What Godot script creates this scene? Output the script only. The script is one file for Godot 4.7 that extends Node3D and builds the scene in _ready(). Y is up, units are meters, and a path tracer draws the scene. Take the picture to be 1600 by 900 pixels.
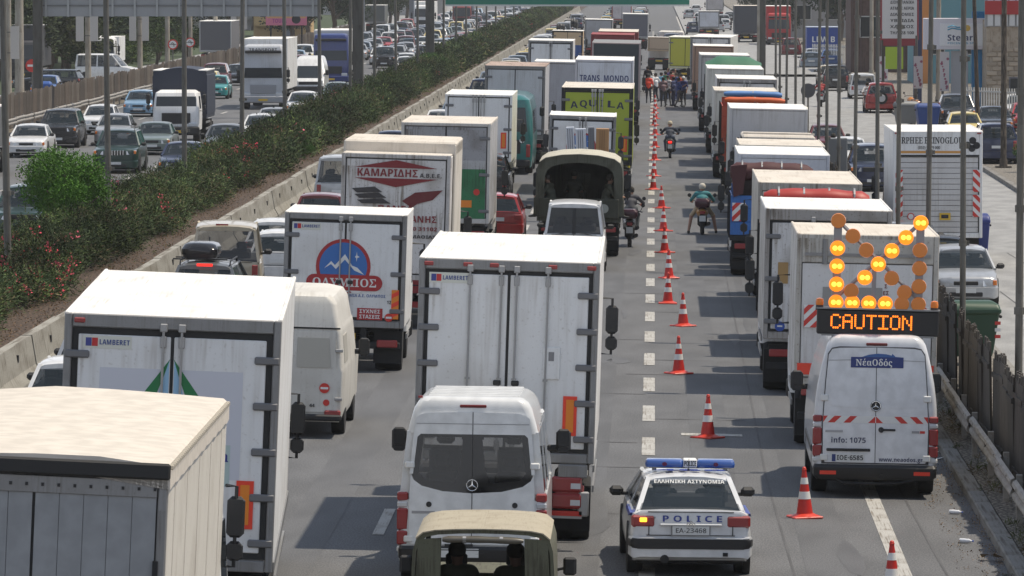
extends Node3D
# A jammed motorway seen through a long lens from a footbridge. Metres, y up, the road runs to -z. Camera 8.4 m above the road.

const FALL := 0.02            # crossfall of the near carriageway, down to the right
var used := {}
var rng := RandomNumberGenerator.new()
var M := {}                   # materials
var cache := {}

class MB:                     # collects triangles, counter-clockwise seen from outside
	var v := PackedVector3Array()
	func tri(a: Vector3, b: Vector3, c: Vector3) -> void:
		v.append(a); v.append(b); v.append(c)
	func quad(a: Vector3, b: Vector3, c: Vector3, d: Vector3) -> void:
		tri(a, b, c); tri(a, c, d)
	func orient(start: int) -> void:
		var c := Vector3.ZERO
		for i in range(start, v.size()): c += v[i]
		c /= maxf(1.0, v.size() - start)
		var vol := 0.0
		for i in range(start, v.size(), 3):
			vol += (v[i] - c).dot((v[i + 1] - c).cross(v[i + 2] - c))
		if vol < 0.0:
			for i in range(start, v.size(), 3):
				var t := v[i + 1]; v[i + 1] = v[i + 2]; v[i + 2] = t
	func away(p: Array, c: Vector3) -> void:     # a convex polygon turned away from c
		var n: Vector3 = (p[1] - p[0]).cross(p[2] - p[0])
		if n.dot(p[0] - c) < 0.0: p.reverse()
		for i in range(1, p.size() - 1): tri(p[0], p[i], p[i + 1])
	func hexa(p: Array) -> MB:                   # eight corners: 0-3 one face, 4-7 the face opposite
		var c := Vector3.ZERO
		for q in p: c += q
		c /= 8.0
		away([p[0], p[1], p[2], p[3]], c); away([p[4], p[5], p[6], p[7]], c)
		for i in 4:
			var j := (i + 1) % 4
			away([p[i], p[j], p[4 + j], p[4 + i]], c)
		return self
	func box(c: Vector3, s: Vector3, b := 0.0) -> MB:
		var h := s / 2.0
		b = minf(b, minf(h.x, minf(h.y, h.z)) * 0.95)
		if b <= 0.0:
			return hexa([c + Vector3(-h.x, -h.y, -h.z), c + Vector3(h.x, -h.y, -h.z), c + Vector3(h.x, h.y, -h.z), c + Vector3(-h.x, h.y, -h.z),
				c + Vector3(-h.x, -h.y, h.z), c + Vector3(h.x, -h.y, h.z), c + Vector3(h.x, h.y, h.z), c + Vector3(-h.x, h.y, h.z)])
		var f := func(sx, sy, sz, k): return c + Vector3(sx * (h.x if k == 0 else h.x - b), sy * (h.y if k == 1 else h.y - b), sz * (h.z if k == 2 else h.z - b))
		for s1 in [-1, 1]:
			away([f.call(s1, -1, -1, 0), f.call(s1, 1, -1, 0), f.call(s1, 1, 1, 0), f.call(s1, -1, 1, 0)], c)
			away([f.call(-1, s1, -1, 1), f.call(1, s1, -1, 1), f.call(1, s1, 1, 1), f.call(-1, s1, 1, 1)], c)
			away([f.call(-1, -1, s1, 2), f.call(1, -1, s1, 2), f.call(1, 1, s1, 2), f.call(-1, 1, s1, 2)], c)
			for s2 in [-1, 1]:
				away([f.call(s1, s2, -1, 0), f.call(s1, s2, 1, 0), f.call(s1, s2, 1, 1), f.call(s1, s2, -1, 1)], c)
				away([f.call(s1, -1, s2, 0), f.call(s1, 1, s2, 0), f.call(s1, 1, s2, 2), f.call(s1, -1, s2, 2)], c)
				away([f.call(-1, s1, s2, 1), f.call(1, s1, s2, 1), f.call(1, s1, s2, 2), f.call(-1, s1, s2, 2)], c)
				for s3 in [-1, 1]: away([f.call(s1, s2, s3, 0), f.call(s1, s2, s3, 1), f.call(s1, s2, s3, 2)], c)
		return self
	func loft(rings: Array, cap0 := true, cap1 := true, closed := true) -> MB:
		var start := v.size()
		for i in rings.size() - 1:
			var a = rings[i]; var b = rings[i + 1]
			var n: int = a.size()
			for j in (n if closed else n - 1):
				var k := (j + 1) % n
				quad(a[j], a[k], b[k], b[j])
		if cap0: fan(rings[0], true)
		if cap1: fan(rings[-1], false)
		if cap0 and cap1: orient(start)
		return self
	func fan(r, back: bool) -> void:
		var c := Vector3.ZERO
		for p in r: c += p
		c /= r.size()
		for j in r.size():
			var k: int = (j + 1) % r.size()
			if back: tri(c, r[k], r[j])
			else: tri(c, r[j], r[k])
	func ring(c: Vector3, x: Vector3, y: Vector3, seg: int) -> PackedVector3Array:
		var o := PackedVector3Array()
		for i in seg: o.append(c + x * cos(TAU * i / seg) + y * sin(TAU * i / seg))
		return o
	func cyl(a: Vector3, b: Vector3, r0: float, r1: float, seg := 8) -> MB:
		var d := (b - a).normalized()
		var x := d.cross(Vector3.UP if absf(d.y) < 0.9 else Vector3.RIGHT).normalized()
		var y := d.cross(x)
		return loft([ring(a, x * r0, y * r0, seg), ring(b, x * r1, y * r1, seg)])
	func tube(p: Array, r: float, seg := 6) -> MB:
		var rings := []
		for i in p.size():
			var d: Vector3 = (p[mini(i + 1, p.size() - 1)] - p[maxi(i - 1, 0)]).normalized()
			var x := d.cross(Vector3.UP if absf(d.y) < 0.9 else Vector3.RIGHT).normalized()
			rings.append(ring(p[i], x * r, d.cross(x) * r, seg))
		return loft(rings)
	func lathe(prof: Array, seg := 16, at := Vector3.ZERO, axis := Vector3.UP) -> MB:   # [radius, along]
		var x := axis.cross(Vector3.UP if absf(axis.y) < 0.9 else Vector3.RIGHT).normalized()
		var y := axis.cross(x)
		var rings := []
		for p in prof: rings.append(ring(at + axis * p[1], x * maxf(p[0], 0.0005), y * maxf(p[0], 0.0005), seg))
		return loft(rings)
	func prism(poly: PackedVector2Array, t: Transform3D, depth: float) -> MB:   # polygon in x, y; depth along z
		var start := v.size()
		var ix := Geometry2D.triangulate_polygon(poly)
		for i in range(0, ix.size(), 3):
			var a := poly[ix[i]]; var b := poly[ix[i + 1]]; var c := poly[ix[i + 2]]
			if (b - a).cross(c - a) < 0.0:
				var s := b; b = c; c = s
			tri(t * Vector3(a.x, a.y, depth), t * Vector3(b.x, b.y, depth), t * Vector3(c.x, c.y, depth))
			tri(t * Vector3(a.x, a.y, 0), t * Vector3(c.x, c.y, 0), t * Vector3(b.x, b.y, 0))
		var ccw := not Geometry2D.is_polygon_clockwise(poly)
		for i in poly.size():
			var a := poly[i]; var b := poly[(i + 1) % poly.size()]
			if not ccw:
				var s := a; a = b; b = s
			quad(t * Vector3(a.x, a.y, 0), t * Vector3(b.x, b.y, 0), t * Vector3(b.x, b.y, depth), t * Vector3(a.x, a.y, depth))
		orient(start)
		return self
	func rrect(y: float, hx: float, z0: float, z1: float, r: float, k := 3) -> PackedVector3Array:   # a rounded rectangle lying flat
		var o := PackedVector3Array()
		var c := [Vector2(hx - r, z1 - r), Vector2(-hx + r, z1 - r), Vector2(-hx + r, z0 + r), Vector2(hx - r, z0 + r)]
		for q in 4:
			for i in k + 1:
				var a := PI / 2 * (q + float(i) / k)
				o.append(Vector3(c[q].x + r * cos(a), y, c[q].y + r * sin(a)))
		return o
	func vloft(levels: Array, k := 3) -> MB:      # [y, half width, front z, rear z, corner radius] from the bottom up
		var rings := []
		for l in levels: rings.append(rrect(l[0], l[1], l[2], l[3], l[4], k))
		return loft(rings)
	func arch(outl: Array, inl: Array, z0: float, z1: float) -> MB:      # a bent shell between two profiles
		for k in outl.size() - 1:
			hexa([V3(outl[k], z0), V3(outl[k + 1], z0), V3(inl[k + 1], z0), V3(inl[k], z0), V3(outl[k], z1), V3(outl[k + 1], z1), V3(inl[k + 1], z1), V3(inl[k], z1)])
		return self
	func V3(p: Vector2, z: float) -> Vector3: return Vector3(p.x, p.y, z)
	func add(o: MB, t: Transform3D) -> MB:
		for p in o.v: v.append(t * p)
		return self
	func arrays(smooth := 0.0) -> Array:
		var fn := PackedVector3Array()
		for i in range(0, v.size(), 3): fn.append((v[i + 1] - v[i]).cross(v[i + 2] - v[i]))
		var n := PackedVector3Array()
		n.resize(v.size())
		if smooth <= 0.0:
			for i in v.size(): n[i] = fn[i / 3].normalized()
		else:
			var at := {}
			for i in v.size():
				var key := Vector3i((v[i] * 1000.0).round())
				if not at.has(key): at[key] = []
				at[key].append(i / 3)
			var lim := cos(deg_to_rad(smooth))
			for i in v.size():
				var me := fn[i / 3].normalized()
				var s := Vector3.ZERO
				for f in at[Vector3i((v[i] * 1000.0).round())]:
					if fn[f].normalized().dot(me) > lim: s += fn[f]
				n[i] = s.normalized() if s.length() > 1e-12 else me
		var w := v.duplicate()
		for i in range(0, w.size(), 3):              # Godot's front faces run clockwise
			var t := w[i + 1]; w[i + 1] = w[i + 2]; w[i + 2] = t
			var u := n[i + 1]; n[i + 1] = n[i + 2]; n[i + 2] = u
		var a := []
		a.resize(Mesh.ARRAY_MAX)
		a[Mesh.ARRAY_VERTEX] = w
		a[Mesh.ARRAY_NORMAL] = n
		return a
	func mesh(smooth := 0.0) -> ArrayMesh:
		var m := ArrayMesh.new()
		m.add_surface_from_arrays(Mesh.PRIMITIVE_TRIANGLES, arrays(smooth))
		return m

func mb() -> MB: return MB.new()
func V(x: float, y: float, z: float) -> Vector3: return Vector3(x, y, z)
func lin(r: float, g: float, b: float, a := 1.0) -> Color:
	var c := Color(r, g, b).linear_to_srgb()
	return Color(c.r, c.g, c.b, a)

func numbered(called: String) -> String:
	used[called] = used.get(called, -1) + 1
	return called if used[called] == 0 else "%s_%03d" % [called, used[called]]

func thing() -> Node3D: return Node3D.new()

func put(o: Node3D, called: String, label: String, category: String, at: Vector3, group := "", yaw := 0.0, roll := 0.0) -> Node3D:
	o.name = numbered(called)
	add_child(o)
	o.position = at
	o.rotation = Vector3(0, yaw, roll)
	o.set_meta("label", label)
	o.set_meta("category", category)
	if group != "": o.set_meta("group", group)
	return o

func struct(o: Node3D, called: String, kind := "structure") -> Node3D:
	o.name = numbered(called)
	add_child(o)
	o.set_meta("kind", kind)
	return o

func P(parent: Node3D, called: String, b: MB, m: Material, smooth := 0.0, at := Vector3.ZERO) -> MeshInstance3D:
	var o := MeshInstance3D.new()
	o.mesh = b.mesh(smooth)
	o.material_override = m
	o.position = at
	o.name = called
	if parent: parent.add_child(o, true)
	return o

func PM(parent: Node3D, called: String, mesh: Mesh, m: Material, t := Transform3D()) -> MeshInstance3D:
	var o := MeshInstance3D.new()
	o.mesh = mesh
	o.material_override = m
	o.transform = t
	o.name = called
	if parent: parent.add_child(o, true)
	return o

func paintable(o: Node3D) -> Node3D:
	o.set_meta("paint", true)
	return o

func repaint(o: Node, m: Material) -> void:
	if o is MeshInstance3D and o.has_meta("paint"):
		if o.get_meta("paint") is bool: o.material_override = m
		else: o.set_surface_override_material(0, m)
	for c in o.get_children(): repaint(c, m)

func gather(o: Node, t: Transform3D, acc: Dictionary, order: Array) -> void:
	var here := t
	if o is Node3D: here = t * o.transform
	if o is MeshInstance3D:
		var key = "paint" if o.has_meta("paint") else o.material_override
		if not acc.has(key):
			acc[key] = [PackedVector3Array(), PackedVector3Array()]
			if key is String: order.push_front(key)
			else: order.append(key)
		var a: Array = o.mesh.surface_get_arrays(0)
		var vs: PackedVector3Array = a[Mesh.ARRAY_VERTEX]
		var ns: PackedVector3Array = a[Mesh.ARRAY_NORMAL]
		if a[Mesh.ARRAY_INDEX] != null and a[Mesh.ARRAY_INDEX].size():
			for i in a[Mesh.ARRAY_INDEX]:
				acc[key][0].append(here * vs[i]); acc[key][1].append((here.basis * ns[i]).normalized())
		else:
			for i in vs.size():
				acc[key][0].append(here * vs[i]); acc[key][1].append((here.basis * ns[i]).normalized())
	for c in o.get_children(): gather(c, here, acc, order)

func flatten(o: Node3D) -> MeshInstance3D:          # one mesh of several materials, for what is a few pixels wide
	var acc := {}
	var order := []
	for c in o.get_children(): gather(c, Transform3D(), acc, order)
	var m := ArrayMesh.new()
	for key in order:
		var a := []
		a.resize(Mesh.ARRAY_MAX)
		a[Mesh.ARRAY_VERTEX] = acc[key][0]
		a[Mesh.ARRAY_NORMAL] = acc[key][1]
		m.add_surface_from_arrays(Mesh.PRIMITIVE_TRIANGLES, a)
		if not key is String: m.surface_set_material(m.get_surface_count() - 1, key)
	var r := MeshInstance3D.new()
	r.mesh = m
	r.set_meta("paint", "first")
	o.free()
	return r

# ---------- materials
func noise(freq: float, lo: float, hi: float, seed_: int, octaves := 4, size := 512, stops := []) -> NoiseTexture2D:
	var n := FastNoiseLite.new()
	n.seed = seed_
	n.frequency = freq
	n.fractal_octaves = octaves
	var g := Gradient.new()
	if stops:
		g.offsets = PackedFloat32Array(stops.map(func(s): return s[0]))
		g.colors = PackedColorArray(stops.map(func(s): return Color(s[1], s[1], s[1])))
	else:
		g.offsets = PackedFloat32Array([0.25, 0.75])
		g.colors = PackedColorArray([Color(lo, lo, lo), Color(hi, hi, hi)])
	var t := NoiseTexture2D.new()
	t.width = size; t.height = size
	t.seamless = true
	t.noise = n
	t.color_ramp = g
	return t

func streaks(depth: float, seed_: int) -> ImageTexture:     # rain streaks, smears, specks and patchy film, one tile some four metres wide
	var n := FastNoiseLite.new()
	n.seed = seed_
	n.frequency = 1.0
	n.fractal_octaves = 3
	var im := Image.create(384, 384, false, Image.FORMAT_RGB8)
	for y in 384:
		for x in 384:
			var u := x / 384.0; var v := y / 384.0
			var run := maxf(0.0, n.get_noise_2d(u * 46.0, v * 2.2) + 0.05) * maxf(0.0, n.get_noise_2d(u * 5.0 + 40.0, v * 3.0) + 0.3)
			var film := n.get_noise_2d(u * 3.2 + 9.0, v * 3.2)
			var speck := maxf(0.0, n.get_noise_2d(u * 60.0 + 200.0, v * 60.0) - 0.42)
			var k := clampf(1.0 - depth * (run * 1.5 + maxf(0.0, film) * 0.6 + speck * 2.4), 0.0, 1.0)
			im.set_pixel(x, y, Color(k, k - (1.0 - k) * 0.10, k - (1.0 - k) * 0.22))
	return ImageTexture.create_from_image(im)

func mat(c: Color, rough := 0.6, metal := 0.0) -> StandardMaterial3D:
	var m := StandardMaterial3D.new()
	m.albedo_color = c
	m.roughness = rough
	m.metallic = metal
	return m

func tex(m: StandardMaterial3D, t: Texture2D, scale: Vector3, world := false, detail: Texture2D = null) -> StandardMaterial3D:
	m.albedo_texture = t
	m.uv1_triplanar = true
	m.uv1_world_triplanar = world
	m.uv1_scale = scale
	if detail:
		m.detail_enabled = true
		m.detail_albedo = detail
		m.detail_blend_mode = BaseMaterial3D.BLEND_MODE_MUL
		m.detail_uv_layer = BaseMaterial3D.DETAIL_UV_2
		m.uv2_triplanar = true
		m.uv2_world_triplanar = world
		m.uv2_scale = scale * 7.3
	return m

func paint(r: float, g: float, b: float, rough := 0.32, metal := 0.0) -> StandardMaterial3D:
	var key := "paint %.3f %.3f %.3f %.2f %.2f" % [r, g, b, rough, metal]
	if not cache.has(key):
		var m := mat(lin(r, g, b), rough, metal)
		m.clearcoat_enabled = true
		m.clearcoat = 0.6
		m.clearcoat_roughness = 0.08
		tex(m, M.t_dust, V(0.5, 0.5, 0.5))
		cache[key] = m
	return cache[key]

func plain(r: float, g: float, b: float, rough := 0.6, metal := 0.0) -> StandardMaterial3D:
	var key := "plain %.3f %.3f %.3f %.2f %.2f" % [r, g, b, rough, metal]
	if not cache.has(key): cache[key] = mat(lin(r, g, b), rough, metal)
	return cache[key]

func dirty(r: float, g: float, b: float, rough := 0.5, heavy := false) -> StandardMaterial3D:     # a painted panel with rain streaks and road film
	var key := "dirty %.3f %.3f %.3f %s" % [r, g, b, heavy]
	if not cache.has(key): cache[key] = tex(mat(lin(r, g, b), rough), M.t_grime if heavy else M.t_streak, V(0.23, 0.23, 0.23) if not heavy else V(0.27, 0.27, 0.27))
	return cache[key]

func glow(r: float, g: float, b: float, e: float) -> StandardMaterial3D:
	var m := mat(lin(r, g, b), 0.3)
	m.emission_enabled = true
	m.emission = lin(r, g, b)
	m.emission_energy_multiplier = e
	return m

func materials() -> void:
	M.t_dust = noise(0.012, 0.93, 1.0, 3)
	M.t_streak = streaks(0.16, 61)
	M.t_grime = streaks(0.42, 83)
	M.t_road = noise(0.01, 0.89, 1.0, 11, 5, 1024)
	M.t_grain = noise(0.11, 0.78, 1.0, 12, 3, 512)
	M.t_soil = noise(0.03, 0.45, 1.0, 14, 5)
	M.t_wood = noise(0.02, 0.5, 1.0, 17, 4)
	M.asphalt = tex(mat(lin(0.145, 0.148, 0.155), 0.85), M.t_road, V(0.07, 0.07, 0.018), true, M.t_grain)
	M.asphalt_old = tex(mat(lin(0.37, 0.37, 0.365), 0.85), M.t_road, V(0.09, 0.09, 0.03), true, M.t_grain)
	M.asphalt_dark = tex(mat(lin(0.11, 0.11, 0.115), 0.85), M.t_road, V(0.1, 0.1, 0.03), true, M.t_grain)
	M.asphalt_stain = tex(mat(lin(0.122, 0.124, 0.13), 0.7), M.t_road, V(0.1, 0.1, 0.03), true, M.t_grain)
	M.mark = tex(mat(lin(0.52, 0.51, 0.48), 0.7), M.t_grime, V(0.6, 0.6, 0.3), true, M.t_grain)
	M.concrete = tex(mat(lin(0.36, 0.345, 0.30), 0.85), M.t_grime, V(0.25, 0.5, 0.12), true, M.t_grain)
	M.kerb = tex(mat(lin(0.30, 0.29, 0.27), 0.9), M.t_grime, V(0.4, 0.4, 0.2), true, M.t_grain)
	M.paver = tex(mat(lin(0.40, 0.36, 0.30), 0.9), M.t_soil, V(0.7, 0.7, 0.35), true, M.t_grain)
	M.soil = tex(mat(lin(0.16, 0.105, 0.07), 0.95), M.t_soil, V(0.5, 0.5, 0.3), true, M.t_grain)
	M.dirt = tex(mat(lin(0.30, 0.26, 0.20), 0.95), M.t_soil, V(0.1, 0.1, 0.06), true, M.t_grain)
	M.grass = tex(mat(lin(0.09, 0.14, 0.04), 0.95), M.t_soil, V(0.8, 0.8, 0.4), true, M.t_grain)
	M.pole = tex(mat(lin(0.13, 0.125, 0.11), 0.6, 0.2), M.t_grime, V(1.2, 0.35, 1.2))
	M.gantry = tex(mat(lin(0.085, 0.08, 0.07), 0.7, 0.1), M.t_grime, V(0.6, 0.2, 0.6))
	M.pale_pole = tex(mat(lin(0.34, 0.31, 0.26), 0.85), M.t_grime, V(0.9, 0.25, 0.9))
	M.galv = tex(mat(lin(0.34, 0.32, 0.29), 0.6, 0.25), M.t_grime, V(0.7, 1.4, 0.35), true)
	M.rubber = mat(lin(0.012, 0.012, 0.0125), 0.85)
	M.black = mat(lin(0.011, 0.011, 0.012), 0.5)
	M.mirror = mat(lin(0.02, 0.022, 0.025), 0.25)
	M.under = mat(lin(0.014, 0.014, 0.015), 0.8)
	M.seal = mat(lin(0.018, 0.018, 0.018), 0.7)
	M.frame = tex(mat(lin(0.24, 0.24, 0.24), 0.45, 0.35), M.t_streak, V(0.6, 0.3, 0.6))
	M.steel = mat(lin(0.34, 0.34, 0.34), 0.4, 0.6)
	M.hinge = mat(lin(0.17, 0.17, 0.175), 0.55, 0.4)
	M.rim = mat(lin(0.42, 0.42, 0.43), 0.35, 0.6)
	M.seat = mat(lin(0.035, 0.036, 0.04), 0.9)
	M.chrome = mat(lin(0.75, 0.75, 0.75), 0.15, 1.0)
	M.red_lamp = mat(lin(0.26, 0.008, 0.008), 0.2)
	M.red_lamp.clearcoat_enabled = true
	M.orange_lamp = mat(lin(0.75, 0.2, 0.02), 0.25)
	M.clear_lamp = mat(lin(0.62, 0.64, 0.66), 0.12, 0.25)
	M.brake = glow(1.0, 0.03, 0.02, 1.0)
	M.plate = mat(lin(0.62, 0.63, 0.62), 0.5)
	M.plate_yellow = mat(lin(0.62, 0.40, 0.03), 0.5)
	M.ink = mat(lin(0.015, 0.015, 0.018), 0.6)
	M.reflex_red = mat(lin(0.78, 0.05, 0.02), 0.4)
	M.reflex_orange = mat(lin(0.75, 0.22, 0.015), 0.4)
	M.tape_red = mat(lin(0.55, 0.03, 0.02), 0.45)
	M.tape_white = mat(lin(0.7, 0.7, 0.68), 0.45)
	M.glass = mat(lin(0.018, 0.026, 0.026, 0.42), 0.04)
	M.glass.transparency = BaseMaterial3D.TRANSPARENCY_ALPHA
	M.tint = mat(lin(0.008, 0.009, 0.01, 0.40), 0.04)
	M.tint.transparency = BaseMaterial3D.TRANSPARENCY_ALPHA
	M.dark_glass = mat(lin(0.02, 0.025, 0.028), 0.06)
	M.white = dirty(0.72, 0.72, 0.71)
	M.white_old = dirty(0.66, 0.64, 0.60, 0.6, true)
	M.cream = dirty(0.66, 0.61, 0.53, 0.6)
	M.roof = tex(mat(lin(0.76, 0.75, 0.72), 0.6), M.t_streak, V(0.4, 0.4, 0.12))
	M.roof_cream = tex(mat(lin(0.60, 0.55, 0.48), 0.75), M.t_streak, V(0.4, 0.4, 0.12))
	M.roof_brown = tex(mat(lin(0.40, 0.30, 0.25), 0.8), M.t_grime, V(0.4, 0.4, 0.15))

# ---------- lettering: flat raised letters, width fitted
func text(parent: Node3D, s: String, at: Vector3, h: float, w: float, m: Material, serif := false, called := "lettering", turn := 0.0, bold := true) -> MeshInstance3D:
	var t := TextMesh.new()
	var f := SystemFont.new()
	f.font_names = PackedStringArray(["Droid Serif" if serif else "Droid Sans"])
	f.font_weight = 700 if bold else 400
	t.font = f
	t.text = s.replace("Ν", "N")     # the same letter form
	t.font_size = 48
	t.pixel_size = h / (48.0 * 0.72)
	t.depth = 0.004
	t.curve_step = 2.0
	var o := MeshInstance3D.new()
	o.mesh = t
	o.material_override = m
	o.name = called
	parent.add_child(o, true)
	o.position = at
	o.rotation.z = turn
	var got: float = t.get_aabb().size.x
	if w > 0.0 and got > 0.0: o.scale.x = w / got
	return o

func disc(parent: Node3D, called: String, at: Vector3, r: float, depth: float, m: Material, seg := 24) -> MeshInstance3D:
	return P(parent, called, mb().cyl(at, at + V(0, 0, depth), r, r, seg), m)

func slab(parent: Node3D, called: String, x0: float, x1: float, y0: float, y1: float, z: float, depth: float, m: Material, bev := 0.0) -> MeshInstance3D:
	return P(parent, called, mb().box(V((x0 + x1) / 2, (y0 + y1) / 2, z + depth / 2), V(absf(x1 - x0), absf(y1 - y0), depth), bev), m)

func shape(parent: Node3D, called: String, pts: Array, z: float, depth: float, m: Material) -> MeshInstance3D:
	var p := PackedVector2Array()
	for q in pts: p.append(Vector2(q[0], q[1]))
	return P(parent, called, mb().prism(p, Transform3D(Basis(), V(0, 0, z)), depth), m)

func gy(x: float) -> float:
	if x < -12.4: return 0.1 if x < -16.9 else 0.36
	if x < 5.0: return -FALL * (x + 0.1)
	if x < 7.4: return 0.03
	return -0.08 if x < 13.5 else 0.05

func road(x: float, d: float) -> Vector3: return V(x, gy(x), -d)

# ---------- cars: the rear end at z = 0, the nose at z = -L
func wheel(parent: Node3D, x: float, z: float, r: float, w: float) -> void:
	var key := "wheel %.2f %.2f" % [r, w]
	if not cache.has(key):
		cache[key] = [mb().lathe([[r * 0.6, -w / 2], [r * 0.93, -w / 2], [r, -w * 0.36], [r, w * 0.36], [r * 0.93, w / 2], [r * 0.6, w / 2]], 18, Vector3.ZERO, Vector3.RIGHT).mesh(40),
			mb().lathe([[0.0, -w * 0.40], [r * 0.62, -w * 0.46], [r * 0.64, 0], [r * 0.62, w * 0.46], [r * 0.2, w * 0.40], [0.0, w * 0.42]], 14, Vector3.ZERO, Vector3.RIGHT).mesh(30)]
	var t := PM(parent, "wheel", cache[key][0], M.rubber, Transform3D(Basis(), V(x, r, z)))
	PM(t, "rim", cache[key][1], M.rim)

const KINDS := {   # windscreen base and top, rear glass top and base (fractions from the rear), belt, nose and boot heights (fractions of the height)
	"hatch": {"L": 3.95, "W": 1.68, "H": 1.45, "ws": [0.735, 0.56, 0.10, 0.015], "belt": 0.63, "nose": 0.50, "boot": 0.63, "r": 0.3},
	"sedan": {"L": 4.4, "W": 1.74, "H": 1.43, "ws": [0.70, 0.555, 0.27, 0.14], "belt": 0.63, "nose": 0.50, "boot": 0.65, "r": 0.31},
	"wagon": {"L": 4.5, "W": 1.75, "H": 1.47, "ws": [0.71, 0.57, 0.06, 0.01], "belt": 0.62, "nose": 0.50, "boot": 0.62, "r": 0.31},
	"suv": {"L": 4.6, "W": 1.85, "H": 1.74, "ws": [0.71, 0.585, 0.06, 0.01], "belt": 0.62, "nose": 0.55, "boot": 0.62, "r": 0.37},
	"mpv": {"L": 4.2, "W": 1.74, "H": 1.80, "ws": [0.80, 0.63, 0.03, 0.0], "belt": 0.55, "nose": 0.47, "boot": 0.54, "r": 0.32},
	"fastback": {"L": 4.17, "W": 1.70, "H": 1.41, "ws": [0.72, 0.55, 0.20, 0.035], "belt": 0.635, "nose": 0.50, "boot": 0.66, "r": 0.31},
	"pickup": {"L": 4.9, "W": 1.78, "H": 1.72, "ws": [0.70, 0.60, 0.40, 0.385], "belt": 0.62, "nose": 0.55, "boot": 0.58, "r": 0.36},
}

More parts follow.
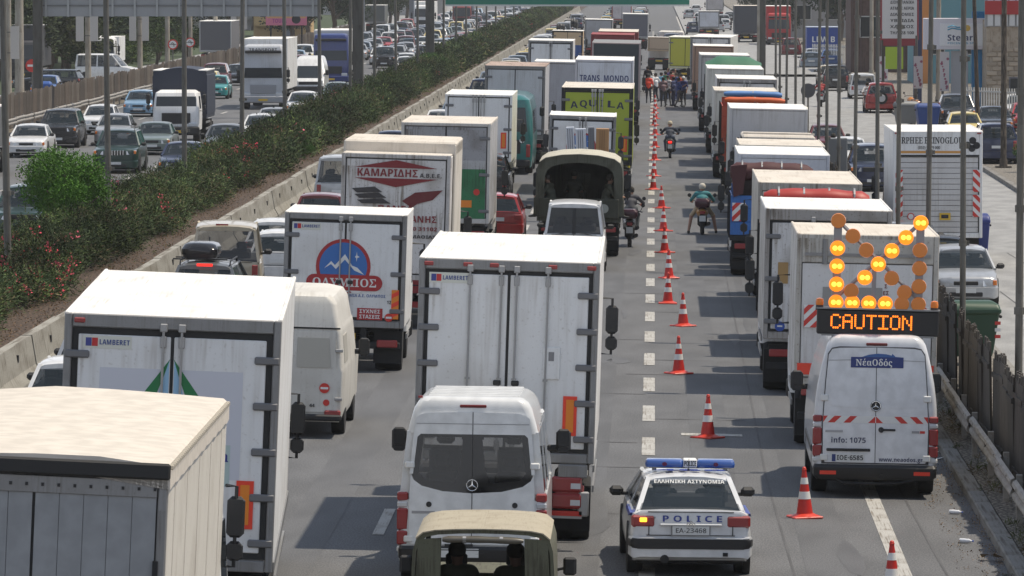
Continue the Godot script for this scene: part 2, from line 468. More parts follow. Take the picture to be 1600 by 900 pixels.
func car(kind: String, o := {}) -> Node3D:
	var k: Dictionary = KINDS[kind]
	var L: float = o.get("L", k.L); var W: float = o.get("W", k.W); var H: float = o.get("H", k.H)
	var hw := W / 2.0
	var ws: Array = k.ws
	var belt: float = k.belt * H; var nose: float = k.nose * H; var boot: float = k.boot * H
	var body: Material = o.get("paint", paint(0.5, 0.5, 0.52))
	var trim: Material = M.black if o.get("dark_bumper", false) else body
	var car_ := thing()
	# lower body
	var rings := []
	var st := [[0.0, 0.90, 0.34], [0.006, 0.945, 0.25], [0.03, 0.985, 0.22], [0.10, 1.0, 0.2], [ws[3] + 0.12, 1.0, 0.2], [0.5, 1.0, 0.2], [ws[0], 1.0, 0.2], [0.87, 0.985, 0.2], [0.955, 0.93, 0.22], [0.988, 0.84, 0.28], [1.0, 0.74, 0.36]]
	for s in st:
		var t: float = s[0]
		var top := belt
		if t < ws[3] + 0.06: top = lerpf(boot * (0.955 if t < 0.004 else 1.0), belt, clampf((t - ws[3]) / 0.06, 0, 1))
		if t > ws[0] - 0.02: top = lerpf(belt, nose, pow(clampf((t - ws[0]) / (1.0 - ws[0]), 0, 1), 1.7))
		if t > 0.995: top -= 0.05
		var x: float = hw * s[1]
		var low: float = s[2]
		var mid := lerpf(low, top, 0.55)
		var half := [V(x * 0.5, top + 0.012, 0), V(x * 0.86, top - 0.004, 0), V(x * 0.955, top - 0.045, 0), V(x, mid, 0), V(x * 0.985, lerpf(low, top, 0.25), 0), V(x * 0.93, low, 0)]
		var r := PackedVector3Array()
		r.append(V(0, top + 0.018, -t * L))
		for p in half: r.append(p + V(0, 0, -t * L))
		r.append(V(0, low, -t * L))
		half.reverse()
		for p in half: r.append(V(-p.x, p.y, -t * L))
		rings.append(r)
	paintable(P(car_, "body", mb().loft(rings), body, 38))
	P(car_, "underbody", mb().box(V(0, 0.27, -L / 2), V(W * 0.86, 0.22, L * 0.86)), M.under)
	# cabin: roof on pillars, panes between, seats inside
	var wb := hw * 0.915; var wt := hw * (0.70 if kind != "mpv" else 0.78)
	var zr: float = -ws[2] * L; var zf: float = -ws[1] * L; var zb: float = -ws[3] * L; var z0: float = -ws[0] * L
	var ry := H - 0.065
	var rr := []
	for q in [[zr + 0.05, -0.055, 0.96], [zr - 0.05, -0.012, 1.0], [lerpf(zr, zf, 0.5), 0.0, 1.02], [zf + 0.12, -0.014, 1.0], [zf - 0.05, -0.06, 0.95]]:
		var r := PackedVector3Array()
		for p in [[1.0, -0.055], [0.97, -0.02], [0.8, 0.022], [0.4, 0.048], [0, 0.055], [-0.4, 0.048], [-0.8, 0.022], [-0.97, -0.02], [-1.0, -0.055]]:
			r.append(V(p[0] * wt * q[2] * 1.03, ry + p[1] + q[1], q[0]))
		rr.append(r)
	paintable(P(car_, "roof", mb().loft(rr), body, 40))
	var zm := lerpf(zr, z0, 0.46)
	for sx in [-1, 1]:
		var A0 := V(sx * wb, belt - 0.02, z0); var A1 := V(sx * wt, ry - 0.03, zf)
		paintable(P(car_, "pillar", mb().cyl(A0, A1, 0.05, 0.035, 6), body, 25))
		paintable(P(car_, "pillar", mb().hexa([V(sx * wb, belt - 0.03, zm - 0.04), V(sx * wb, belt - 0.03, zm + 0.05), V(sx * wt, ry - 0.02, zm + 0.04), V(sx * wt, ry - 0.02, zm - 0.03), V(sx * (wb - 0.04), belt - 0.03, zm - 0.04), V(sx * (wb - 0.04), belt - 0.03, zm + 0.05), V(sx * (wt - 0.04), ry - 0.02, zm + 0.04), V(sx * (wt - 0.04), ry - 0.02, zm - 0.03)]), body))
		var cw: float = 0.30 if kind in ["hatch", "sedan", "fastback"] else 0.16
		paintable(P(car_, "pillar", mb().hexa([V(sx * wb, belt - 0.03, zb), V(sx * wb, belt - 0.03, zb - cw), V(sx * wt, ry - 0.02, zr - cw * 0.45), V(sx * wt, ry - 0.02, zr + 0.02), V(sx * (wb - 0.07), belt - 0.03, zb), V(sx * (wb - 0.05), belt - 0.03, zb - cw), V(sx * (wt - 0.05), ry - 0.02, zr - cw * 0.45), V(sx * (wt - 0.07), ry - 0.02, zr + 0.02)]), body))
	var g: Material = o.get("glass", M.glass)
	var ins := 0.012
	P(car_, "windscreen", sheet(V(-wb + 0.03, belt - 0.01, z0 + ins), V(wb - 0.03, belt - 0.01, z0 + ins), V(wt - 0.02, ry - 0.03, zf + ins), V(-wt + 0.02, ry - 0.03, zf + ins), 0.05), g, 60)
	P(car_, "rear_window", sheet(V(wb - 0.06, belt - 0.01, zb - ins), V(-wb + 0.06, belt - 0.01, zb - ins), V(-wt + 0.05, ry - 0.03, zr - ins), V(wt - 0.05, ry - 0.03, zr - ins), -0.03), g, 60)
	for sx in [-1, 1]:
		var e := 0.012
		for h in 2:
			var a0 := z0 if h == 0 else zm; var a1 := zf if h == 0 else zm
			var c0 := zm if h == 0 else zb; var c1 := zm if h == 0 else zr
			var q := mb()
			q.quad(V(sx * (wb - e), belt - 0.02, a0), V(sx * (wb - e), belt - 0.02, c0), V(sx * (wt - e), ry - 0.02, c1), V(sx * (wt - e), ry - 0.02, a1))
			P(car_, "side_window", q, g)
	P(car_, "cabin_floor", mb().box(V(0, belt - 0.03, (z0 + zb) / 2), V(wb * 1.9, 0.11, absf(z0 - zb) - 0.08)), M.seat)
	for s in [[-0.36, 0.5], [0.36, 0.5], [0.0, 0.22]]:
		var sz: float = lerpf(zb, z0, s[1] if kind != "pickup" else maxf(s[1], 0.4))
		var wide: float = 0.46 if s[0] != 0 else minf(1.2, wt * 1.7)
		var sb := mb().box(V(s[0], belt + 0.06, sz), V(wide, 0.3, 0.12), 0.04)
		for hx in ([s[0]] if s[0] != 0 else [-0.38, 0.38]): sb.box(V(hx, belt + 0.29, sz), V(0.25, 0.17, 0.09), 0.04)
		P(car_, "seat", sb, M.seat, 30)
	# rear
	var lx := hw * 0.80
	var lt: float = o.get("lamp_w", 0.26) if kind in ["hatch", "sedan", "fastback", "wagon"] else 0.16
	var lh := 0.17 if lt > 0.2 else 0.42
	var ly := boot - 0.06 - lh / 2
	for sx in [-1, 1]:
		P(car_, "tail_light", mb().box(V(sx * (lx - 0.02), ly, -0.045), V(lt, lh, 0.13), 0.03), M.red_lamp, 30)
	var bum := mb()
	bum.loft([bump(hw, 0.98, 0.30, 0.56, -0.32), bump(hw, 1.012, 0.27, 0.57, -0.15), bump(hw, 0.97, 0.26, 0.565, 0.0), bump(hw, 0.87, 0.29, 0.55, 0.055)])
	var bm := P(car_, "rear_bumper", bum, trim, 40)
	if trim == body: paintable(bm)
	P(car_, "number_plate", mb().box(V(0, lerpf(0.57, boot, 0.35), 0.01), V(0.5, 0.115, 0.02)), M.plate)
	P(car_, "boot_seam", mb().box(V(0, 0.585, -0.002), V(W * 0.72, 0.012, 0.02)).box(V(0, boot - 0.015, -0.004), V(W * 0.7, 0.01, 0.02)), M.black)
	# front
	var fb := mb()
	fb.loft([bump(hw, 0.98, 0.28, 0.52, -L + 0.34), bump(hw, 0.97, 0.24, 0.53, -L + 0.14), bump(hw, 0.87, 0.22, 0.52, -L + 0.0), bump(hw, 0.72, 0.26, 0.5, -L - 0.06)])
	var fm := P(car_, "front_bumper", fb, trim, 40)
	if trim == body: paintable(fm)
	var gw: float = 0.62 if kind != "suv" else 0.8
	P(car_, "grille", mb().box(V(0, nose - 0.12, -L + 0.01), V(gw, 0.11 if kind != "suv" else 0.18, 0.05), 0.02), M.black, 20)
	P(car_, "air_intake", mb().box(V(0, 0.33, -L - 0.045), V(W * 0.5, 0.12, 0.06), 0.02), M.black, 20)
	P(car_, "number_plate", mb().box(V(0, 0.42, -L - 0.065), V(0.5, 0.11, 0.02)), M.plate)
	for sx in [-1, 1]:
		var hl := P(car_, "headlight", mb().hexa([V(sx * hw * 0.50, nose - 0.20, -L - 0.03), V(sx * hw * 0.88, nose - 0.17, -L + 0.055), V(sx * hw * 0.93, nose - 0.02, -L + 0.12), V(sx * hw * 0.50, nose - 0.055, -L - 0.01), V(sx * hw * 0.50, nose - 0.20, -L + 0.12), V(sx * hw * 0.86, nose - 0.17, -L + 0.25), V(sx * hw * 0.88, nose - 0.015, -L + 0.3), V(sx * hw * 0.50, nose - 0.04, -L + 0.16)]), M.clear_lamp)
		P(hl, "turn_lens", mb().box(V(sx * hw * 0.86, nose - 0.11, -L + 0.055), V(0.09, 0.12, 0.06), 0.01), M.orange_lamp if o.get("amber", true) else M.clear_lamp)
		var mi := mb().box(V(sx * (hw + 0.09), belt + 0.06, z0 + 0.22), V(0.2, 0.14, 0.12), 0.045).box(V(sx * (hw - 0.02), belt + 0.02, z0 + 0.2), V(0.12, 0.05, 0.07), 0.01)
		P(car_, "mirror", mi, M.black if o.get("dark_bumper", false) or o.get("dark_mirror", true) else body, 30)
	var wr: float = k.r
	for sx in [-1, 1]:
		for z in [-0.185 * L, -0.80 * L]:
			P(car_, "wheel_arch", mb().cyl(V(sx * (hw - 0.1), wr + 0.02, z), V(sx * (hw + 0.004), wr + 0.02, z), wr + 0.07, wr + 0.07, 16), M.under)
			wheel(car_, sx * (hw - 0.10), z, wr, 0.215)
	if o.get("rails", false):
		for sx in [-1, 1]: P(car_, "roof_rail", mb().tube([V(sx * wt * 0.93, H - 0.07, zr), V(sx * wt * 0.93, H + 0.02, zr - 0.12), V(sx * wt * 0.93, H + 0.02, zf + 0.2), V(sx * wt * 0.93, H - 0.07, zf + 0.1)], 0.02, 5), M.black, 40)
	if o.get("spare", false):
		var sp := P(car_, "spare_wheel", mb().cyl(V(0.0, 0.85, 0.05), V(0, 0.85, 0.24), 0.34, 0.34, 20), M.rubber, 40)
		P(sp, "wheel_cover", mb().cyl(V(0.0, 0.85, 0.24), V(0, 0.85, 0.26), 0.22, 0.2, 16), M.rim)
	if kind == "pickup":
		P(car_, "cargo_bed", mb().box(V(0, belt + 0.03, zb / 2 + 0.1), V(W * 0.82, 0.02, absf(zb) - 0.35)), M.under)
	return car_

func bump(hw: float, f: float, lo: float, hi: float, z: float) -> PackedVector3Array:
	var x := hw * f
	return PackedVector3Array([V(x, lo + 0.04, z), V(x, hi - 0.03, z), V(x * 0.97, hi, z), V(-x * 0.97, hi, z), V(-x, hi - 0.03, z), V(-x, lo + 0.04, z), V(-x * 0.96, lo, z), V(x * 0.96, lo, z)])

func sheet(a: Vector3, b: Vector3, c: Vector3, d: Vector3, belly: float) -> MB:   # a pane from lower left round to upper left, bulging along z
	var m := mb()
	var n := 6
	for i in n:
		var t0 := float(i) / n; var t1 := float(i + 1) / n
		var b0 := V(0, 0, -belly * 4 * t0 * (1 - t0)); var b1 := V(0, 0, -belly * 4 * t1 * (1 - t1))
		m.quad(a.lerp(b, t0) + b0, a.lerp(b, t1) + b1, d.lerp(c, t1) + b1 * 0.8, d.lerp(c, t0) + b0 * 0.8)
	return m

var protos := {}
func car_copy(kind: String, p: Material, far := false, o := {}) -> Node3D:
	var key := kind + str(far) + str(o)
	if not protos.has(key):
		var made: Node3D = car(kind, o.merged({"paint": M.proto_paint}))
		protos[key] = flatten(made) if far else made
	var c: Node3D = protos[key].duplicate()
	repaint(c, p)
	return c

const PAINTS := {
	"white": [0.70, 0.70, 0.69, 0.3, 0.0], "silver": [0.42, 0.43, 0.44, 0.3, 0.35], "grey": [0.16, 0.165, 0.17, 0.3, 0.3], "black": [0.018, 0.018, 0.02, 0.25, 0.0], "dark blue": [0.02, 0.03, 0.075, 0.28, 0.1],
	"blue": [0.05, 0.12, 0.32, 0.3, 0.1], "light blue": [0.20, 0.34, 0.48, 0.3, 0.25], "red": [0.36, 0.02, 0.018, 0.3, 0.0], "dark red": [0.13, 0.014, 0.016, 0.3, 0.1], "dark green": [0.015, 0.045, 0.035, 0.28, 0.1],
	"teal": [0.03, 0.26, 0.25, 0.3, 0.1], "beige": [0.45, 0.39, 0.29, 0.35, 0.15], "yellow": [0.72, 0.57, 0.20, 0.35, 0.0], "grey-green": [0.17, 0.21, 0.20, 0.3, 0.25], "grey-blue": [0.22, 0.27, 0.33, 0.3, 0.3],
}
func col(name_: String) -> Material:
	var p: Array = PAINTS[name_]
	return paint(p[0], p[1], p[2], p[3], p[4])

# a car whose rear end stands at (x, d), driving away; or, coming towards us, whose nose stands there
func away_car(kind: String, colour: String, x: float, d: float, label: String, group := "", o := {}, yaw := 0.0) -> Node3D:
	var c := car_copy(kind, col(colour), false, o)
	var cat: String = {"suv": "off-road car", "mpv": "van", "pickup": "pickup"}.get(kind, "car")
	return put(c, "parked_car" if group.contains("parked") else "car", label, cat, road(x, d), group, yaw, -atan(FALL) if x > -12.4 and x < 5 else 0.0)

func facing_car(kind: String, colour: String, x: float, d: float, label: String, group := "", o := {}, yaw := 0.0, far := false) -> Node3D:
	var c := car_copy(kind, col(colour), far, o)
	var L: float = o.get("L", KINDS[kind].L)
	var cat: String = {"suv": "off-road car", "mpv": "van", "pickup": "pickup"}.get(kind, "car")
	return put(c, "parked_car" if group.contains("parked") else "car", label, cat, road(x, d) - Vector3(sin(yaw), 0, cos(yaw)) * L, group, PI + yaw)

# ---------- lorries: the rear face at z = 0, the cab at z < -L
func cab(t: Node3D, w: float, h: float, z: float, len_: float, paint_: Material, o := {}) -> void:     # its back wall at z
	var f := z - len_
	var c := P(t, "cab", mb().vloft([[0.62, w / 2 - 0.02, f + 0.02, z, 0.10], [1.15, w / 2, f, z, 0.13], [1.55, w / 2, f + 0.02, z, 0.13], [h - 0.42, w / 2 - 0.05, f + 0.17, z - 0.02, 0.14], [h - 0.12, w / 2 - 0.09, f + 0.32, z - 0.05, 0.16], [h, w / 2 - 0.28, f + 0.6, z - 0.2, 0.2]]), paint_, 40)
	var y0 := 1.34 if h < 2.6 else (1.55 if h < 3.1 else 1.8); var y1 := minf(h - 0.28, 2.75)
	P(c, "windscreen", mb().hexa([V(-w / 2 + 0.12, y0, f + 0.01), V(w / 2 - 0.12, y0, f + 0.01), V(w / 2 - 0.17, y1, f + 0.145), V(-w / 2 + 0.17, y1, f + 0.145), V(-w / 2 + 0.12, y0, f + 0.1), V(w / 2 - 0.12, y0, f + 0.1), V(w / 2 - 0.17, y1, f + 0.24), V(-w / 2 + 0.17, y1, f + 0.24)]), M.dark_glass)
	P(c, "grille", mb().box(V(0, 1.16, f - 0.01), V(w * 0.62, 0.5, 0.05), 0.02), o.get("grille", M.black))
	P(c, "front_bumper", mb().box(V(0, 0.58, f - 0.02), V(w + 0.02, 0.4, 0.24), 0.06), o.get("bumper", M.black), 30)
	P(c, "number_plate", mb().box(V(0, 0.55, f - 0.15), V(0.52, 0.12, 0.02)), M.plate_yellow)
	if o.get("visor", false): P(c, "sun_visor", mb().box(V(0, h - 0.42, f + 0.02), V(w * 0.86, 0.16, 0.22), 0.03), M.black)
	for sx in [-1, 1]:
		P(c, "headlight", mb().box(V(sx * (w / 2 - 0.3), 0.86, f - 0.02), V(0.4, 0.2, 0.08), 0.03), M.clear_lamp, 30)
		P(c, "side_window", mb().hexa([V(sx * (w / 2 + 0.004), 1.6, f + 0.35), V(sx * (w / 2 + 0.004), 1.6, z - 0.75), V(sx * (w / 2 - 0.045), y1, z - 0.75), V(sx * (w / 2 - 0.045), y1, f + 0.45), V(sx * (w / 2 - 0.05), 1.6, f + 0.35), V(sx * (w / 2 - 0.05), 1.6, z - 0.75), V(sx * (w / 2 - 0.09), y1, z - 0.75), V(sx * (w / 2 - 0.09), y1, f + 0.45)]), M.dark_glass)
		var mx: float = o.get("mirror_x", w / 2 + 0.22)
		var my: float = o.get("mirror_y", 2.05)
		var mi := P(c, "mirror", mb().box(V(sx * mx, my, f + 0.1), V(0.2, 0.46, 0.12), 0.05).box(V(sx * mx, my - 0.38, f + 0.1), V(0.19, 0.22, 0.12), 0.05), M.black, 30)
		P(mi, "mirror_arm", mb().tube([V(sx * (w / 2 - 0.06), my + 0.36, f + 0.25), V(sx * mx, my + 0.34, f + 0.12), V(sx * mx, my - 0.56, f + 0.12), V(sx * (w / 2 - 0.03), my - 0.54, f + 0.22)], 0.022, 5), M.black)
		P(mi, "mirror_glass", mb().box(V(sx * mx, my, f + 0.166), V(0.16, 0.40, 0.012)).box(V(sx * mx, my - 0.38, f + 0.166), V(0.15, 0.17, 0.012)), M.mirror)
	if o.get("beacon", false): P(c, "roof_deflector", mb().vloft([[h - 0.05, w / 2 - 0.2, f + 0.7, z - 0.05, 0.1], [h + 0.55, w / 2 - 0.25, z - 0.6, z - 0.05, 0.1]]), paint_, 30)
	wheel(t, w / 2 - 0.2, f + len_ * 0.62, 0.47, 0.3)
	wheel(t, -w / 2 + 0.2, f + len_ * 0.62, 0.47, 0.3)

func chassis(t: Node3D, w: float, L: float, o := {}) -> void:
	var ax: float = o.get("axle", L * 0.24)
	P(t, "chassis", mb().box(V(-0.42, 0.82, -L / 2 - 0.6), V(0.12, 0.26, L + 1.2)).box(V(0.42, 0.82, -L / 2 - 0.6), V(0.12, 0.26, L + 1.2)).box(V(0, 0.9, -0.3), V(w * 0.9, 0.14, 0.12)).box(V(0, 0.6, -ax), V(1.4, 0.2, 0.24)), M.under)
	for sx in [-1, 1]:
		wheel(t, sx * (w / 2 - 0.32), -ax, 0.48, 0.54)
		if o.get("tandem", false): wheel(t, sx * (w / 2 - 0.32), -ax - 1.3, 0.48, 0.54)
		P(t, "mud_flap", mb().box(V(sx * (w / 2 - 0.33), 0.52, -ax + 0.66), V(0.58, 0.66, 0.03)), M.rubber)
		P(t, "side_guard", mb().box(V(sx * (w / 2 - 0.03), 0.92, -ax - 0.9 - (L - ax) / 2 + 0.2), V(0.03, 0.10, maxf(0.6, L - ax - 1.4))).box(V(sx * (w / 2 - 0.03), 0.62, -ax - 0.9 - (L - ax) / 2 + 0.2), V(0.03, 0.10, maxf(0.6, L - ax - 1.4))), M.steel)
	P(t, "fuel_tank", mb().box(V(w / 2 - 0.36, 0.68, -ax - 1.7), V(0.5, 0.5, 1.0), 0.1), M.frame)
	P(t, "bumper_bar", mb().box(V(0, 0.56, -0.06), V(w * 0.94, 0.14, 0.1), 0.02), o.get("bar", M.under))
	for sx in [-1, 1]:
		P(t, "tail_light", mb().box(V(sx * (w / 2 - 0.34), o.get("lamp_y", 0.82), 0.0), V(0.42, 0.15, 0.07), 0.02), M.red_lamp)
	P(t, "number_plate", mb().box(V(o.get("plate_x", 0.0), 0.74, 0.0), V(0.52, 0.12, 0.03)), o.get("plate", M.plate_yellow))

func lorry(o: Dictionary) -> Node3D:     # w, h, L, floor, box, roof, doors ...
	var w: float = o.get("w", 2.5); var h: float = o.h; var L: float = o.L; var fl: float = o.get("floor", 1.1)
	var box: Material = o.get("box", M.white); var frame: Material = o.get("frame", M.frame)
	var t := thing()
	P(t, "box_body", mb().box(V(0, (fl + h - 0.03) / 2, -L / 2 - 0.02), V(w, h - 0.03 - fl, L - 0.04), 0.03), box, 0)
	var rf := mb().box(V(0, h - 0.018, -L / 2), V(w - 0.03, 0.036, L - 0.02), 0.012)
	if o.get("roof_lip", true):
		for sx in [-1, 1]: rf.box(V(sx * (w / 2 - 0.02), h - 0.02, -L / 2), V(0.05, 0.07, L), 0.012)
	P(t, "roof", rf, o.get("roof", M.roof))
	var kind: String = o.get("doors", "double")
	var hw := w / 2
	if kind != "none":
		var fr := mb()
		var hd: float = o.get("header", 0.13)
		fr.box(V(-hw + 0.045, (fl + h) / 2, 0.02), V(0.09, h - fl - 0.004, 0.06), 0.012).box(V(hw - 0.045, (fl + h) / 2, 0.02), V(0.09, h - fl - 0.004, 0.06), 0.012)
		fr.box(V(0, h - hd / 2 - 0.004, 0.018), V(w - 0.19, hd, 0.056), 0.012).box(V(0, fl + 0.07, 0.018), V(w - 0.19, 0.14, 0.056), 0.012)
		P(t, "rear_frame", fr, frame)
		var y0 := fl + 0.15; var y1 := h - hd - 0.01
		var x1 := hw - 0.095
		var sl: float = o.get("seal", 0.045)
		P(t, "door_seal", mb().box(V(0, (y0 + y1) / 2, -0.002), V(x1 * 2, y1 - y0, 0.02)), M.seal)
		var dm: Material = o.get("door", box)
		if kind == "double":
			for sx in [-1, 1]:
				var d := P(t, "door", mb().box(V(sx * (x1 - sl * 0.7 + 0.012) / 2, (y0 + y1) / 2, 0.016), V(x1 - sl * 0.7 - 0.028, y1 - y0 - sl * 1.6, 0.03), 0.01), dm)
				var n: int = o.get("hinges", 4)
				for i in n:
					P(d, "hinge", mb().box(V(sx * (hw - 0.16), lerpf(y0 + 0.2, y1 - 0.32, i / (n - 1.0)), 0.052), V(0.3, 0.095, 0.035), 0.02), M.hinge)
				for rx in o.get("rods", [0.1, 0.4]):
					var rod := P(d, "lock_rod", mb().cyl(V(sx * rx, y0 - 0.08, 0.06), V(sx * rx, y1 + 0.07, 0.06), 0.017, 0.017, 6), M.steel)
					P(rod, "rod_bracket", mb().box(V(sx * rx, y1 + 0.03, 0.055), V(0.09, 0.1, 0.05), 0.01).box(V(sx * rx, y1 - 0.14, 0.05), V(0.075, 0.14, 0.045), 0.01).box(V(sx * rx, y0 + 0.08, 0.05), V(0.075, 0.14, 0.045), 0.01).box(V(sx * rx, y0 + (y1 - y0) * 0.4, 0.05), V(0.07, 0.03, 0.04)), M.steel)
					if rx < 0.2: P(rod, "handle", mb().box(V(sx * (rx + 0.02), y0 + (y1 - y0) * 0.38, 0.075), V(0.11, 0.075, 0.05), 0.012), M.black)
		elif kind == "roller":
			for i in 14:
				P(t, "door_slat", mb().box(V(0, lerpf(y0, y1, (i + 0.5) / 14.0), 0.012), V(x1 * 2 - 0.06, (y1 - y0) / 14.0 - 0.012, 0.03), 0.008), dm)
		elif kind == "single":
			P(t, "door", mb().box(V(0, (y0 + y1) / 2, 0.016), V(x1 * 2 - sl, y1 - y0 - sl, 0.03), 0.01), dm)
		elif kind == "boards":
			for sx in [-1, 1]:
				for i in 5:
					P(t, "door_panel", mb().box(V(sx * (0.012 + (i + 0.5) * (x1 - 0.02) / 5.0), (y0 + y1) / 2, 0.016), V((x1 - 0.02) / 5.0 - 0.003, y1 - y0 - 0.02, 0.03), 0.004), dm)
		for x in o.get("markers", []):
			P(t, "marker_lamp", mb().box(V(x, h - hd / 2 - 0.004, 0.055), V(0.13, 0.06, 0.03), 0.01), M.red_lamp)
	match o.get("board", ""):
		"orange":
			for sx in [-1, 1]:
				var b := slab(t, "warning_board", sx * (hw - 0.30) - 0.1, sx * (hw - 0.30) + 0.1, fl + 0.5, fl + 1.08, 0.035, 0.012, M.reflex_red)
				slab(b, "board_centre", sx * (hw - 0.30) - 0.055, sx * (hw - 0.30) + 0.055, fl + 0.545, fl + 1.035, 0.05, 0.004, M.reflex_orange)
		"chevron":
			for sx in [-1, 1]: chevron(t, sx * (hw - 0.22), fl + 0.75, 0.26, 0.62, 0.055, sx)
	chassis(t, w, L, o)
	if o.get("cab", true):
		var cl: float = o.get("cab_l", 1.9)
		cab(t, o.get("cab_w", minf(w - 0.06, 2.42)), o.get("cab_h", 2.75), -L - 0.28, cl, o.get("cab_paint", M.white), o)
	return t

func chevron(t: Node3D, x: float, y: float, w: float, h: float, z: float, dir: int) -> void:
	var b := slab(t, "warning_board", x - w / 2, x + w / 2, y - h / 2, y + h / 2, z - 0.012, 0.012, M.tape_white)
	var n := 3
	for i in n:      # slanting red bars, clipped to the board
		var bar := PackedVector2Array()
		var yy := y - h / 2 - w + (i + 0.15) * (h + w) / n
		for p in [[-w / 2, yy + (w if dir > 0 else 0.0)], [w / 2, yy + (0.0 if dir > 0 else w)], [w / 2, yy + (0.0 if dir > 0 else w) + (h + w) / n * 0.5], [-w / 2, yy + (w if dir > 0 else 0.0) + (h + w) / n * 0.5]]:
			bar.append(Vector2(x + p[0], p[1]))
		var clip := Geometry2D.intersect_polygons(bar, PackedVector2Array([Vector2(x - w / 2, y - h / 2), Vector2(x + w / 2, y - h / 2), Vector2(x + w / 2, y + h / 2), Vector2(x - w / 2, y + h / 2)]))
		for c in clip:
			P(b, "red_bar", mb().prism(c, Transform3D(Basis(), V(0, 0, z + 0.001)), 0.004), M.tape_red)

func away_lorry(t: Node3D, x: float, d: float, label: String, yaw := 0.0, roll := 0.0, group := "", called := "box_lorry", cat := "lorry") -> Node3D:
	var lean := (-atan(FALL) if x > -12.4 and x < 5 else 0.0) + roll
	return put(t, called, label, cat, road(x + lean * 3.7, d), group, yaw, lean)

# a bundle of rolled tarpaulin with straps, lying across at height y
func tarp_roll(t: Node3D, called: String, x0: float, x1: float, y: float, z: float, r: float, m: Material, straps := 4) -> void:
	var rings := []
	var n := 14
	for i in n + 1:
		var u := float(i) / n
		var rr := r * (0.94 + 0.05 * sin(i * 1.3 + z)) * (0.6 if i == 0 or i == n else 1.0)
		rings.append(mb().ring(V(lerpf(x0, x1, u), y + 0.1 * r * sin(u * 5.0 + x0) - 0.12 * r * u, z), V(0, rr, 0), V(0, 0, rr * 1.25), 10))
	var o := P(t, called, mb().loft(rings), m, 50)
	for i in straps:
		var u := (i + 0.6) / (straps + 0.2)
		P(o, "strap", mb().cyl(V(lerpf(x0, x1, u) - 0.02, y, z), V(lerpf(x0, x1, u) + 0.02, y, z), r * 1.09, r * 1.09, 12), M.steel)

# a dropside lorry: cargo bed with board sides
func dropside(o: Dictionary) -> Node3D:
	var w: float = o.get("w", 2.45); var L: float = o.L; var h: float = o.get("side_h", 2.4); var fl := 1.1
	var t := thing()
	P(t, "cargo_bed", mb().box(V(0, fl - 0.06, -L / 2), V(w, 0.14, L)), M.under)
	var n: int = o.get("boards", 5)
	for i in n:
		var y := lerpf(fl + 0.02, h, (i + 0.5) / n); var s := (h - fl) / n - 0.012
		P(t, "tailboard", mb().box(V(0, y, -0.03), V(w, s, 0.05), 0.01), o.side)
		for sx in [-1, 1]: P(t, "side_board", mb().box(V(sx * (w / 2 - 0.025), y, -L / 2 - 0.03), V(0.05, s, L - 0.07), 0.01), o.side)
	P(t, "headboard", mb().box(V(0, (fl + h) / 2 + 0.1, -L + 0.03), V(w - 0.11, h - fl + 0.2, 0.05)), o.side)
	for sx in [-1, 1]:
		for i in 4: P(t, "stake", mb().box(V(sx * (w / 2 + 0.022), (fl + h) / 2, -0.1 - i * (L - 0.2) / 3.0), V(0.04, h - fl + 0.1, 0.08)), M.under)
	chassis(t, w, L, o)
	cab(t, 2.3, o.get("cab_h", 2.7), -L - 0.28, 1.9, o.get("cab_paint", M.white), o)
	return t

# ---------- the ground
func strip(called: String, x0: float, x1: float, d0: float, d1: float, lift: float, m: Material, y0 = null, y1 = null) -> void:
	var a: float = (gy(x0 + 0.001) if y0 == null else float(y0)) + lift
	var b: float = (gy(x1 - 0.001) if y1 == null else float(y1)) + lift
	var o := mb()
	var n := 12
	for i in n:
		var p := lerpf(d0, d1, pow(float(i) / n, 2.0)); var q := lerpf(d0, d1, pow(float(i + 1) / n, 2.0))
		o.quad(V(x0, a, -p), V(x1, b, -p), V(x1, b, -q), V(x0, a, -q))
	struct(P(null, called, o, m), called)

func dashes(called: String, x: float, w: float, first: float, length: float, period: float, last: float) -> void:
	var line := thing()
	struct(line, called)
	var d := first
	var sh := mb()
	sh.quad(V(-w / 2, FALL * w / 2 * (1.0 if x > -12.4 else 0.0), 0), V(w / 2, -FALL * w / 2 * (1.0 if x > -12.4 else 0.0), 0), V(w / 2, -FALL * w / 2 * (1.0 if x > -12.4 else 0.0), -length), V(-w / 2, FALL * w / 2 * (1.0 if x > -12.4 else 0.0), -length))
	var mesh := sh.mesh()
	while d < last:
		PM(line, "dash", mesh, M.mark, Transform3D(Basis(), V(x, gy(x) + 0.008, -d)))
		d += period

